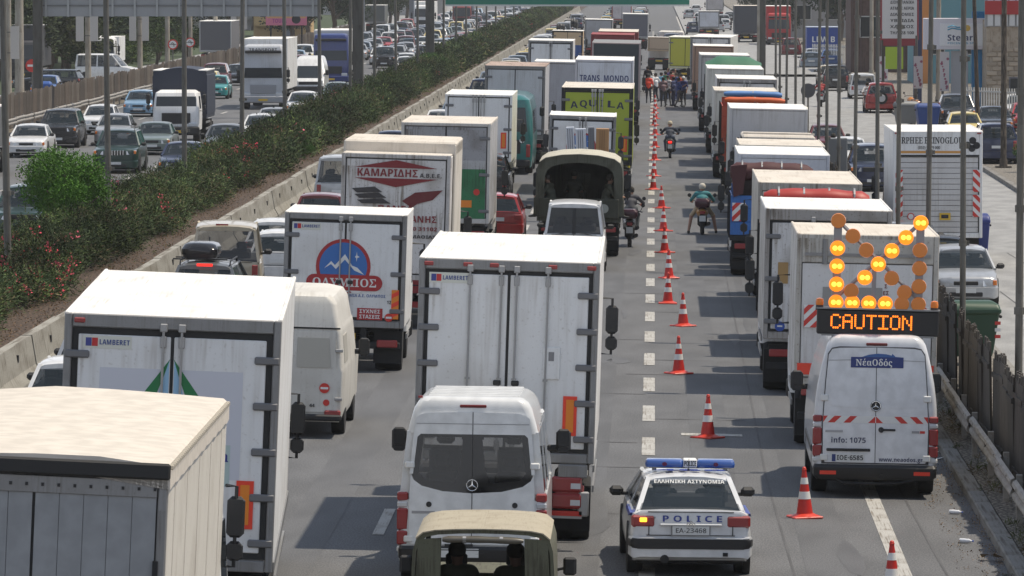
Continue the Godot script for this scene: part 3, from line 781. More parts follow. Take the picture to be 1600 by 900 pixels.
func ground() -> void:
	var g := mb()
	g.quad(V(-2600, -0.5, 300), V(2600, -0.5, 300), V(2600, -0.5, -5200), V(-2600, -0.5, -5200))
	struct(P(null, "ground", g, M.dirt), "ground")
	strip("road", -12.3, 5.02, -30, 2600, 0.0, M.asphalt, 0.244, -0.1024)
	strip("slip_road", 3.7, 13.4, 430, 2600, 0.075, M.asphalt_old, 0.03, 0.03)
	strip("road_oncoming", -31.6, -17.1, -30, 2600, 0.0, M.asphalt)
	strip("median_ground", -17.1, -12.3, -30, 2600, 0.0, M.soil, 0.36, 0.30)
	strip("verge", 5.28, 5.75, -30, 2600, 0.0, M.paver, 0.05, 0.05)
	strip("pavement", 5.75, 7.35, -30, 2600, 0.0, M.paver, 0.05, 0.05)
	strip("service_road", 7.55, 13.5, -30, 2600, 0.0, M.asphalt_old, -0.08, -0.08)
	strip("pavement_beyond", 13.75, 18.0, -30, 2600, 0.0, M.paver, 0.08, 0.08)
	strip("forecourt", 18.0, 60.0, -30, 2600, 0.0, M.dirt, 0.07, 0.07)
	strip("verge_beyond", -34.0, -31.6, -30, 2600, 0.0, M.dirt, 0.12, 0.1)
	strip("side_road", -41.0, -34.0, -30, 2600, 0.0, M.asphalt_old, 0.14, 0.12)
	strip("lawn", -90.0, -41.0, -30, 2600, 0.0, M.grass, 0.2, 0.16)
	for e in [["kerb", 5.02, 5.28, -0.1024, 0.055], ["kerb", 7.35, 7.55, -0.08, 0.055], ["kerb", 13.5, 13.75, -0.08, 0.085]]:
		var kb := mb()
		var d := -20.0
		while d < 700.0:
			kb.box(V((e[1] + e[2]) / 2, (e[3] - 0.2 + e[4]) / 2, -d - 1.0), V(e[2] - e[1], e[4] - e[3] + 0.2, 1.985), 0.02)
			d += 2.0
		struct(P(null, "kerb", kb, M.kerb), "kerb").set_meta("kind", "structure")
	dashes("lane_marking", -0.09, 0.23, 62.0, 3.7, 7.4, 700)
	dashes("lane_marking", -4.05, 0.17, 60.3, 4.0, 12.0, 700)
	dashes("lane_marking", -7.95, 0.17, 64.3, 4.0, 12.0, 700)
	for x in [-20.4, -23.9, -27.4]: dashes("lane_marking", x, 0.17, 150.0, 4.0, 12.0, 700)
	for e in [[3.38, 3.62], [-11.85, -11.65], [-17.9, -17.7], [-30.9, -30.7]]: strip("edge_line", e[0], e[1], -30, 900, 0.008, M.mark)
	# tar joints, oil and patches on the near lanes
	var jr := RandomNumberGenerator.new()
	jr.seed = 41
	var joints := mb()
	for i in 46:
		var d := 62.0 + i * 5.1 + jr.randf_range(-1.6, 1.6)
		var x0 := jr.randf_range(-4.0, 0.6) if i % 3 else -0.2
		var x1 := x0 + jr.randf_range(0.7, 2.6)
		joints.quad(road(x0, d) + V(0, 0.005, 0), road(x1, d) + V(0, 0.005, 0), road(x1, d + 0.14) + V(0, 0.005, 0), road(x0, d + 0.14) + V(0, 0.005, 0))
	struct(P(null, "road_joints", joints, M.asphalt_dark), "road_joints")
	var crack := mb()
	for c in [[[4.05, 66], [4.0, 72], [4.12, 78], [4.05, 86], [3.98, 95], [4.1, 108]], [[10.8, 96], [10.2, 118], [11.1, 140], [10.4, 170]], [[9.2, 100], [9.5, 121], [9.0, 150]], [[1.9, 70], [1.95, 80], [1.85, 95], [1.9, 120], [1.95, 160]]]:
		for i in c.size() - 1:
			var a := road(c[i][0], c[i][1]) + V(0, 0.005, 0); var b := road(c[i + 1][0], c[i + 1][1]) + V(0, 0.005, 0)
			crack.quad(a, a + V(0.035, 0, 0), b + V(0.035, 0, 0), b)
	struct(P(null, "road_cracks", crack, M.asphalt_dark), "road_cracks")
	var st := mb()      # oil drips and patches, uneven outlines
	for i in 60:
		var d := 60.0 + pow(jr.randf(), 1.4) * 180.0
		var x: float = [-2.0, -6.0, 1.7, -9.8, 2.6, -0.9][i % 6] + jr.randf_range(-0.5, 0.5)
		var rx := jr.randf_range(0.06, 0.26); var rd := jr.randf_range(0.6, 3.2)
		var pts := []
		for k in 11: pts.append(road(x + cos(TAU * k / 11) * rx * jr.randf_range(0.6, 1.2), d + sin(TAU * k / 11) * rd * jr.randf_range(0.6, 1.2)) + V(0, 0.0062, 0))
		for k in 11: st.tri(road(x, d) + V(0, 0.0062, 0), pts[k], pts[(k + 1) % 11])
	struct(P(null, "oil_stains", st, M.asphalt_stain), "oil_stains")
	var wear := mb()
	for c in [[-2.85, 0.75], [-1.15, 0.75], [-6.8, 0.75], [-5.1, 0.75], [1.0, 0.7], [2.5, 0.7]]:
		for i in 10:
			var d0 := 56.0 + i * i * 7.0; var d1 := 56.0 + (i + 1) * (i + 1) * 7.0
			wear.quad(road(c[0] - c[1] / 2, d0) + V(0, 0.0035, 0), road(c[0] + c[1] / 2, d0) + V(0, 0.0035, 0), road(c[0] + c[1] / 2, d1) + V(0, 0.0035, 0), road(c[0] - c[1] / 2, d1) + V(0, 0.0035, 0))
	struct(P(null, "road_wear", wear, M.asphalt_worn), "road_wear")

func barrier() -> void:
	var t := thing()
	var y0 := 0.22
	var prof := [[0.31, 0.0], [0.31, 0.09], [0.19, 0.30], [0.10, 0.86], [-0.10, 0.86], [-0.19, 0.30], [-0.31, 0.09], [-0.31, 0.0]]
	var meshes := []
	for k in 3:
		var a := PackedVector3Array(); var b := PackedVector3Array()
		for p in prof: a.append(V(p[0], p[1] + 0.012 * (k - 1), 0.0)); b.append(V(p[0], p[1] + 0.012 * (k - 1), -5.97))
		meshes.append(mb().loft([a, b]).mesh())
	var slot := mb().box(V(0.148, 0.60, -3.0), V(0.05, 0.14, 0.10)).mesh()
	var d := 66.0
	var i := 0
	while d < 960.0:
		var s := PM(t, "barrier_segment", meshes[(i * 7) % 3], M.concrete, Transform3D(Basis(Vector3.UP, 0.003 * ((i * 5) % 3 - 1)), V(-12.45, y0, -d)))
		if d < 420.0: PM(s, "lifting_slot", slot, M.black)
		d += 6.0
		i += 1
	put(t, "concrete_barrier", "long pale concrete safety barrier along the median beside the dry soil strip", "barrier", Vector3.ZERO)

func clump_mesh(leaves: int, r: float, l: float, w: float, seed_: int) -> ArrayMesh:
	var q := RandomNumberGenerator.new()
	q.seed = seed_
	var o := mb()
	for i in leaves:
		var at := V(q.randf_range(-1, 1), q.randf_range(-0.8, 1), q.randf_range(-1, 1)) * r
		var dir := (at.normalized() * 0.7 + V(q.randf_range(-1, 1), q.randf_range(-0.3, 1.0), q.randf_range(-1, 1))).normalized()
		var side := dir.cross(V(q.randf_range(-1, 1), q.randf_range(-1, 1), q.randf_range(-1, 1))).normalized() * w
		var ll := l * q.randf_range(0.7, 1.25)
		o.tri(at - side * 0.2, at + dir * ll * 0.5 + side, at + dir * ll)
		o.tri(at - side * 0.2, at + dir * ll, at + dir * ll * 0.5 - side)
	return o.mesh()

func scatter(parent: Node3D, called: String, mesh: Mesh, m: Material, ts: Array, cols: Array) -> MultiMeshInstance3D:
	var mm := MultiMesh.new()
	mm.transform_format = MultiMesh.TRANSFORM_3D
	mm.use_colors = true
	mm.mesh = mesh
	mm.instance_count = ts.size()
	for i in ts.size():
		mm.set_instance_transform(i, ts[i])
		mm.set_instance_color(i, cols[i])
	var o := MultiMeshInstance3D.new()
	o.multimesh = mm
	o.material_override = m
	o.name = called
	if parent: parent.add_child(o, true)
	return o

func turned(q: RandomNumberGenerator, at: Vector3, s: float) -> Transform3D:
	return Transform3D(Basis.from_euler(Vector3(q.randf_range(-0.6, 0.6), q.randf_range(0, TAU), q.randf_range(-0.6, 0.6))).scaled(Vector3.ONE * s), at)

func leafmat() -> StandardMaterial3D:
	var m := mat(Color(1, 1, 1), 0.8)
	m.metallic_specular = 0.25
	m.vertex_color_use_as_albedo = true
	m.backlight_enabled = true
	m.backlight = Color(0.2, 0.24, 0.1)
	return m

func hedge_height(d: float, q: float) -> float:
	return 0.92 + 0.26 * sin(d * 0.21 + 1.0) + 0.25 * sin(d * 0.53 + q * 2.0) + 0.22 * sin(d * 1.31 + q) + 0.14 * sin(d * 3.7 + q * 5.0)

func hedge() -> void:
	M.leaf = leafmat()
	var q := RandomNumberGenerator.new()
	q.seed = 77
	var ft := []; var fc := []
	# three lengths of hedge, finer near the camera
	for zone in [[88.0, 215.0, 0.024, 1.0, clump_mesh(22, 0.17, 0.115, 0.013, 5)], [215.0, 420.0, 0.05, 1.5, clump_mesh(34, 0.2, 0.10, 0.014, 6)], [420.0, 1000.0, 0.15, 2.4, clump_mesh(44, 0.2, 0.10, 0.016, 7)]]:
		var ts := []; var cs := []
		var d: float = zone[0]
		var s: float = zone[3]
		while d < zone[1]:
			for i in 4:
				var u := q.randf()                       # across the hedge, 0 at its near side
				var h := hedge_height(d, u * 3.0) * (0.45 + 0.55 * pow(sin(PI * clampf(u * 0.86 + 0.14, 0.06, 0.94)), 0.55))
				var lift := pow(q.randf(), 0.45)
				var x := -14.55 - u * 2.5 + q.randf_range(-0.2, 0.2) + 0.25 * sin(d * 0.37)
				ts.append(turned(q, V(x, 0.36 + h * lift, -d - q.randf() * zone[2] * 2.0), s * q.randf_range(0.75, 1.3)))
				var tone := q.randf_range(0.55, 1.4) * (0.85 + 0.3 * sin(d * 0.11 + u * 4.0)) * (0.8 + 0.3 * sin(d * 1.9 + u * 9.0))
				var g := q.randf()
				if q.randf() < 0.07: tone *= 1.9
				cs.append(Color(0.13 * tone, 0.105 * tone, 0.06 * tone) if g < 0.12 else (Color(0.10 * tone, 0.135 * tone, 0.042 * tone) if g < 0.4 else Color(0.060 * tone, 0.090 * tone, 0.038 * tone)))
				if q.randf() < 0.026 * (1.0 if d < 215 else 0.8) * clampf(0.45 + sin(d * 0.19) * 0.9, 0, 1) * (1.8 if d < 150 else 0.8):
					ft.append(turned(q, V(x, 0.40 + h * maxf(lift, 0.75), -d), s * q.randf_range(0.5, 1.0)))
					var p := q.randf()
					fc.append(Color(0.72, 0.06 + 0.12 * p, 0.09 + 0.15 * p))
			d += zone[2]
		var o := scatter(null, "oleander_hedge", zone[4], M.leaf, ts, cs)
		struct(o, "oleander_hedge", "stuff")
	var f := scatter(null, "oleander_flowers", clump_mesh(14, 0.11, 0.085, 0.04, 9), M.leaf, ft, fc)
	struct(f, "oleander_flowers", "stuff")
	# dry leaves and tufts on the bare soil
	var lt := []; var lc := []
	for i in 2600:
		var dd := 80.0 + pow(q.randf(), 1.6) * 330.0
		lt.append(turned(q, V(q.randf_range(-14.8, -12.75), 0.36, -dd), q.randf_range(0.25, 0.7)))
		var g := q.randf()
		lc.append(Color(0.15, 0.095, 0.05) * q.randf_range(0.5, 1.6) if g < 0.86 else Color(0.07, 0.1, 0.03))
	struct(scatter(null, "dry_leaves", clump_mesh(9, 0.16, 0.1, 0.02, 21), M.leaf, lt, lc), "dry_leaves", "stuff")

# a crown one metre tall and one metre in radius: clumps of leaves gathered in uneven lobes; vertex colours give light and dark sprays
func crown_mesh(kind: int, clumps: int, leaf := 1.0) -> ArrayMesh:
	var q := RandomNumberGenerator.new()
	q.seed = 900 + kind
	var lobes := []
	for i in 10:
		var a := TAU * i / 10.0 * 2.0 + q.randf()
		lobes.append([V(cos(a) * q.randf_range(0.2, 0.62), q.randf_range(0.36, 0.84), sin(a) * q.randf_range(0.2, 0.62)), q.randf_range(0.32, 0.56), q.randf_range(0.75, 1.3)])
	var vs := PackedVector3Array(); var ns := PackedVector3Array(); var cs := PackedColorArray()
	for i in clumps:
		var l: Array = lobes[q.randi() % lobes.size()]
		var dir := V(q.randfn(), q.randfn(), q.randfn()).normalized()
		var p: Vector3 = l[0] + dir * l[1] * pow(q.randf(), 0.35) * V(1, 0.42, 1)
		if p.y < 0.14: continue
		var c: float = q.randf_range(0.65, 1.35) * l[2]
		for k in 13:
			var at := p + V(q.randf_range(-1, 1), q.randf_range(-0.5, 0.5), q.randf_range(-1, 1)) * 0.085
			var d := ((at - V(0, 0.5, 0)).normalized() * 0.5 + V(q.randf_range(-1, 1), q.randf_range(-0.4, 1.0), q.randf_range(-1, 1))).normalized() * V(1, 0.5, 1)
			var side := d.cross(V(q.randf_range(-1, 1), q.randf_range(-1, 1), q.randf_range(-1, 1))).normalized() * 0.024 * leaf * V(1, 0.5, 1)
			var le := q.randf_range(0.06, 0.1) * leaf
			var n := d.cross(side).normalized()
			for t in [[at - side * 0.2, at + d * le * 0.5 + side, at + d * le], [at - side * 0.2, at + d * le, at + d * le * 0.5 - side]]:
				for v3 in t:
					vs.append(v3); ns.append(n); cs.append(Color(c, c, c))
	var arr := []
	arr.resize(Mesh.ARRAY_MAX)
	arr[Mesh.ARRAY_VERTEX] = vs; arr[Mesh.ARRAY_NORMAL] = ns; arr[Mesh.ARRAY_COLOR] = cs
	var m := ArrayMesh.new()
	m.add_surface_from_arrays(Mesh.PRIMITIVE_TRIANGLES, arr)
	return m

func crown_mat(tone: Color) -> StandardMaterial3D:
	var key := "crown %.3f %.3f %.3f" % [snappedf(tone.r, 0.006), snappedf(tone.g, 0.006), snappedf(tone.b, 0.006)]
	if not cache.has(key):
		var m := leafmat()
		m.albedo_color = lin(snappedf(tone.r, 0.006), snappedf(tone.g, 0.006), snappedf(tone.b, 0.006))
		cache[key] = m
	return cache[key]

func tree(called: String, label: String, category: String, at: Vector3, h: float, r: float, tone: Color, seed_: int, clumps: int, group := "", trunk_h := 0.35, leaf := 0.2) -> void:
	var q := RandomNumberGenerator.new()
	q.seed = seed_
	var t := thing()
	var bark := plain(0.10, 0.075, 0.055, 0.9)
	var tr := mb()
	tr.tube([V(0, -0.1, 0), V(0.05 * r, h * 0.2, 0.03), V(-0.04 * r, h * 0.45, 0.05), V(0, h * 0.7, 0)], 0.035 * h, 7)
	for i in 5:
		var a := TAU * i / 5.0 + q.randf()
		tr.cyl(V(0, h * (0.25 + 0.06 * i), 0), V(cos(a) * r * 0.6, h * (0.5 + 0.07 * i), sin(a) * r * 0.6), 0.018 * h, 0.006 * h, 5)
	P(t, "trunk", tr, bark, 50)
	var kind := seed_ % 6
	var fine := called == "median_shrub"
	var key := "crown %d %s %s" % [kind, clumps > 600, fine]
	if not cache.has(key): cache[key] = crown_mesh(kind, 1900, 0.55) if fine else crown_mesh(kind, 800 if clumps > 600 else 380)
	PM(t, "crown", cache[key], crown_mat(tone * q.randf_range(0.85, 1.2)), Transform3D(Basis(Vector3.UP, q.randf() * TAU) * Basis.from_scale(V(r, h, r)), Vector3.ZERO))
	put(t, called, label, category, at, group)

func guard_rail(x: float, d0: float, d1: float, y: float, side: float, label: String) -> void:
	var t := thing()
	var prof := []
	for p in [[0.0, -0.155], [0.05, -0.13], [0.065, -0.08], [0.05, -0.045], [0.005, -0.015], [0.005, 0.015], [0.05, 0.045], [0.065, 0.08], [0.05, 0.13], [0.0, 0.155]]: prof.append(V(p[0] * side, p[1], 0))
	var a := PackedVector3Array(prof)
	for i in range(9, -1, -1): a.append(prof[i] - V(0.012 * side, 0, 0))
	var b := PackedVector3Array()
	for p in a: b.append(p + V(0, 0, -4.03))
	var beam := mb().loft([a, b]).mesh(30)
	var post := mb().box(V(-0.09 * side, -0.2, 0), V(0.09, 1.0, 0.14)).mesh()
	var bolt := mb().box(V(0.01 * side, 0.0, 0.0), V(0.03, 0.05, 0.05)).box(V(0.04 * side, 0.09, -1.0), V(0.05, 0.04, 0.09)).box(V(0.04 * side, 0.09, -3.0), V(0.05, 0.04, 0.09)).mesh()
	var d := d0
	var i := 0
	while d < d1:
		var wob := 0.03 * sin(i * 1.9)
		var s := PM(t, "rail_beam", beam, M.galv, Transform3D(Basis(), V(x + wob, y + 0.015 * sin(i * 2.3), -d)))
		if d < 200: PM(s, "bolt", bolt, M.black)
		PM(t, "post", post, M.galv, Transform3D(Basis(), V(x + wob, y - 0.1, -d - 0.2)))
		d += 4.0
		i += 1
	put(t, "guard_rail", label, "guard rail", Vector3.ZERO)

func screen_fence(x: float, d0: float, d1: float, h: float, step: float, label: String, tone: Array, seed_: int) -> void:
	var q := RandomNumberGenerator.new()
	q.seed = seed_
	var t := thing()
	var ms := []
	for c in tone: ms.append(tex(mat(lin(c[0], c[1], c[2]), 0.85), M.t_grime, V(1.1, 0.5, 1.1), true))
	var panels := []
	for k in 4:
		var o := mb()
		var n := 6
		for i in n:
			var hh: float = h + q.randf_range(-0.05, 0.03)
			o.box(V(0.012 * (i % 2), hh / 2, -step * 1.07 * (i + 0.5) / n), V(0.03, hh, step * 1.07 / n - 0.014), 0.006)
		o.box(V(-0.018, h * 0.47, -step * 0.53), V(0.012, h * 0.92, step * 1.06))
		o.box(V(-0.035, h * 0.2, -step / 2), V(0.04, 0.08, step)).box(V(-0.035, h * 0.8, -step / 2), V(0.04, 0.08, step))
		panels.append(o.mesh())
	var d := d0
	var i := 0
	while d < d1 and i < 300:
		PM(t, "fence_panel", panels[q.randi() % 4], ms[q.randi() % ms.size()], Transform3D(Basis(Vector3.UP, q.randf_range(-0.012, 0.022) * signf(x)) * Basis(Vector3.BACK, q.randf_range(-0.02, 0.02)), V(x + q.randf_range(-0.03, 0.03), q.randf_range(-0.10, 0.08), -d)))
		d += step
		i += 1
	put(t, "screen_fence", label, "fence", V(0, 0.08, 0))

func pole(x: float, d: float, r: float, h: float, label: String, group: String, m: Material, lean := 0.0, y := 0.05, rings := 3, called := "lamp_post") -> void:
	var t := thing()
	P(t, "shaft", mb().cyl(V(0, 0, 0), V(0, h, 0), r, r * 0.8, 10), m, 50)
	P(t, "base_plate", mb().box(V(0, 0.02, 0), V(r * 5, 0.05, r * 5)).cyl(V(0, 0.03, 0), V(0, 0.35, 0), r * 1.35, r * 1.25, 10), m, 50)
	for i in rings: P(t, "collar", mb().cyl(V(0, 2.4 + i * 2.1 + 0.4 * sin(d + i), 0), V(0, 2.52 + i * 2.1 + 0.4 * sin(d + i), 0), r * 1.28, r * 1.28, 10).box(V(r * 1.5, 2.46 + i * 2.1 + 0.4 * sin(d + i), 0), V(r, 0.09, 0.06)), m, 50)
	if called == "lamp_post":
		P(t, "lamp_arm", mb().tube([V(0, h - 0.05, 0), V(-0.2 * signf(x), h + 0.4, 0), V(-0.9 * signf(x), h + 0.65, 0)], 0.04, 6), m)
		P(t, "lamp_head", mb().box(V(-1.2 * signf(x), h + 0.68, 0), V(0.7, 0.12, 0.28), 0.04), M.frame, 30)
	put(t, called, label, "lamp post" if called == "lamp_post" else "pole", V(x, y, -d), group, 0.0, lean)

func gantries() -> void:
	var t := thing()          # back of the oncoming side's sign
	var d := 310.0
	P(t, "column", mb().box(V(1.05, 3.6, 0.5), V(0.58, 7.4, 0.5), 0.04), M.gantry)
	P(t, "column", mb().box(V(-16.2, 3.6, 0.5), V(0.5, 7.4, 0.5), 0.04), M.gantry)
	P(t, "beam", mb().box(V(-7.6, 7.2, 0.45), V(17.4, 0.35, 0.35), 0.02).box(V(-7.6, 8.3, 0.45), V(17.4, 0.3, 0.3), 0.02), M.gantry)
	for i in 3:
		P(t, "sign_panel", mb().box(V(-8.6, 5.75 + i * 0.62, -0.02), V(15.0, 0.60, 0.05), 0.01), plain(0.30, 0.31, 0.32, 0.5, 0.3))
		P(t, "panel_rail", mb().box(V(-8.6, 6.03 + i * 0.62, 0.05), V(15.0, 0.07, 0.06)), plain(0.17, 0.175, 0.18, 0.5, 0.3))
	for i in 13: P(t, "stiffener", mb().box(V(-15.8 + i * 1.2, 6.4, 0.09), V(0.11, 1.92, 0.09)), plain(0.36, 0.37, 0.37, 0.5, 0.3))
	put(t, "sign_gantry", "overhead gantry carrying the grey ribbed back of a sign across the oncoming lanes", "sign gantry", V(-16.95, 0.1, -d))
	var g := thing()
	P(g, "column", mb().box(V(-15.9, 4.2, 0), V(0.62, 9.0, 0.55), 0.04), M.gantry)
	P(g, "column", mb().box(V(7.7, 4.2, 0), V(0.42, 9.0, 0.5), 0.04), M.gantry)
	P(g, "beam", mb().box(V(-4.1, 7.4, -0.1), V(23.6, 0.4, 0.4), 0.02).box(V(-4.1, 8.5, -0.1), V(23.6, 0.35, 0.35), 0.02), M.gantry)
	P(g, "sign_panel", mb().box(V(-6.15, 7.55, 0.32), V(17.3, 4.2, 0.08), 0.02), plain(0.0, 0.16, 0.10, 0.5))
	P(g, "sign_border", mb().box(V(-6.15, 5.5, 0.37), V(17.3, 0.12, 0.05)).box(V(-6.15, 9.6, 0.37), V(17.3, 0.12, 0.05)), plain(0.5, 0.52, 0.5, 0.5))
	put(g, "sign_gantry", "overhead gantry with a wide green direction sign above the jammed lanes", "sign gantry", V(0, -0.10, -409))

func building(called: String, label: String, at: Vector3, w: float, h: float, dep: float, wall: Material, rows: int, cols: int, yaw := 0.0, o := {}) -> Node3D:
	var t := thing()
	P(t, "wall", mb().box(V(0, h / 2, -dep / 2), V(w, h, dep)), wall)
	P(t, "roof", mb().box(V(0, h + 0.12, -dep / 2), V(w + 0.3, 0.24, dep + 0.3), 0.04), o.get("roof", plain(0.3, 0.29, 0.27, 0.9)))
	for r in rows:
		for c in cols:
			var x := lerpf(-w / 2, w / 2, (c + 0.5) / cols); var y: float = 1.0 + (h - 1.0) * (r + 0.45) / rows
			var ww := minf(1.5, w / cols * 0.55); var wh := minf(1.5, (h - 1.0) / rows * 0.55)
			var f := P(t, "window", mb().box(V(x, y, 0.02), V(ww + 0.16, wh + 0.16, 0.08)), o.get("frame", plain(0.45, 0.44, 0.42, 0.6)))
			P(f, "pane", mb().box(V(x, y, 0.045), V(ww, wh, 0.06)), M.dark_glass)
			if o.get("balcony", false): P(t, "balcony", mb().box(V(x, y - wh / 2 - 0.3, 0.5), V(w / cols * 0.9, 0.14, 1.0)).box(V(x, y - wh / 2 + 0.2, 0.97), V(w / cols * 0.9, 0.9, 0.06)), wall)
	return put(t, called, label, "building", at, "", yaw)

# ---------- people: one continuous skin over a skeleton of tapered bones, meshed as surface nets
# bones: [from, to, radius from, radius to, colour]
func body_mesh(bones: Array, cell: float) -> ArrayMesh:
	var lo := Vector3.INF; var hi := -Vector3.INF
	for b in bones:
		var r := maxf(b[2], b[3]) + cell * 2
		lo = lo.min(b[0] - Vector3.ONE * r).min(b[1] - Vector3.ONE * r)
		hi = hi.max(b[0] + Vector3.ONE * r).max(b[1] + Vector3.ONE * r)
	var n := Vector3i(((hi - lo) / cell).ceil()) + Vector3i.ONE
	var f := PackedFloat32Array(); f.resize(n.x * n.y * n.z); f.fill(1.0)
	for b in bones:
		var r := maxf(b[2], b[3]) + cell * 2.5
		var p0 := Vector3i(((b[0].min(b[1]) - Vector3.ONE * r - lo) / cell).floor()).max(Vector3i.ZERO)
		var p1 := Vector3i(((b[0].max(b[1]) + Vector3.ONE * r - lo) / cell).ceil()).min(n - Vector3i.ONE)
		var ab: Vector3 = b[1] - b[0]
		var l2 := maxf(ab.length_squared(), 1e-9)
		for z in range(p0.z, p1.z + 1):
			for y in range(p0.y, p1.y + 1):
				for x in range(p0.x, p1.x + 1):
					var p := lo + Vector3(x, y, z) * cell
					var t := clampf((p - b[0]).dot(ab) / l2, 0, 1)
					var d: float = (p - b[0] - ab * t).length() - lerpf(b[2], b[3], t)
					var i := (z * n.y + y) * n.x + x
					var o := f[i]
					var k := 0.03
					var h := clampf(0.5 + 0.5 * (o - d) / k, 0, 1)
					f[i] = lerpf(o, d, h) - k * h * (1 - h) if o < 0.9 else d
	var id := {}
	var vs := PackedVector3Array()
	var corner := [0, 1, n.x, n.x + 1, n.x * n.y, n.x * n.y + 1, n.x * n.y + n.x, n.x * n.y + n.x + 1]
	for z in n.z - 1:
		for y in n.y - 1:
			for x in n.x - 1:
				var i := (z * n.y + y) * n.x + x
				var s := 0
				for c in 8:
					if f[i + corner[c]] < 0: s += 1
				if s == 0 or s == 8: continue
				var sum := Vector3.ZERO; var cnt := 0
				for e in [[0, 1], [2, 3], [4, 5], [6, 7], [0, 2], [1, 3], [4, 6], [5, 7], [0, 4], [1, 5], [2, 6], [3, 7]]:
					var a := f[i + corner[e[0]]]; var b2 := f[i + corner[e[1]]]
					if (a < 0) != (b2 < 0):
						var t := a / (a - b2)
						sum += Vector3(e[0] & 1, (e[0] >> 1) & 1, e[0] >> 2).lerp(Vector3(e[1] & 1, (e[1] >> 1) & 1, e[1] >> 2), t)
						cnt += 1
				id[i] = vs.size()
				vs.append(lo + (Vector3(x, y, z) + sum / cnt) * cell)
	var idx := PackedInt32Array()
	var sy := n.x; var sz := n.x * n.y
	for i in id:
		for q in [[1, sy, sz], [sy, sz, 1], [sz, 1, sy]]:
			var j: int = i + q[0]
			if j >= f.size() or (f[i] < 0) == (f[j] < 0): continue
			var a: int = i; var b3: int = i - q[1]; var c: int = i - q[1] - q[2]; var d2: int = i - q[2]
			if not (id.has(b3) and id.has(c) and id.has(d2)): continue
			if f[i] < 0: idx.append_array([id[a], id[c], id[b3], id[a], id[d2], id[c]])
			else: idx.append_array([id[a], id[b3], id[c], id[a], id[c], id[d2]])
	var ns := PackedVector3Array(); ns.resize(vs.size())
	for i in range(0, idx.size(), 3):
		var nn := (vs[idx[i + 2]] - vs[idx[i]]).cross(vs[idx[i + 1]] - vs[idx[i]])
		for k in 3: ns[idx[i + k]] += nn
	var cs := PackedColorArray(); cs.resize(vs.size())
	for i in vs.size():
		ns[i] = ns[i].normalized()
		var best := 1e9
		for b in bones:
			var ab: Vector3 = b[1] - b[0]
			var t := clampf((vs[i] - b[0]).dot(ab) / maxf(ab.length_squared(), 1e-9), 0, 1)
			var d: float = (vs[i] - b[0] - ab * t).length() - lerpf(b[2], b[3], t)
			if d < best:
				best = d
				cs[i] = b[4]
	var arr := []
	arr.resize(Mesh.ARRAY_MAX)
	arr[Mesh.ARRAY_VERTEX] = vs; arr[Mesh.ARRAY_NORMAL] = ns; arr[Mesh.ARRAY_COLOR] = cs; arr[Mesh.ARRAY_INDEX] = idx
	var m := ArrayMesh.new()
	m.add_surface_from_arrays(Mesh.PRIMITIVE_TRIANGLES, arr)
	return m

const SKIN := Color(0.40, 0.22, 0.14)
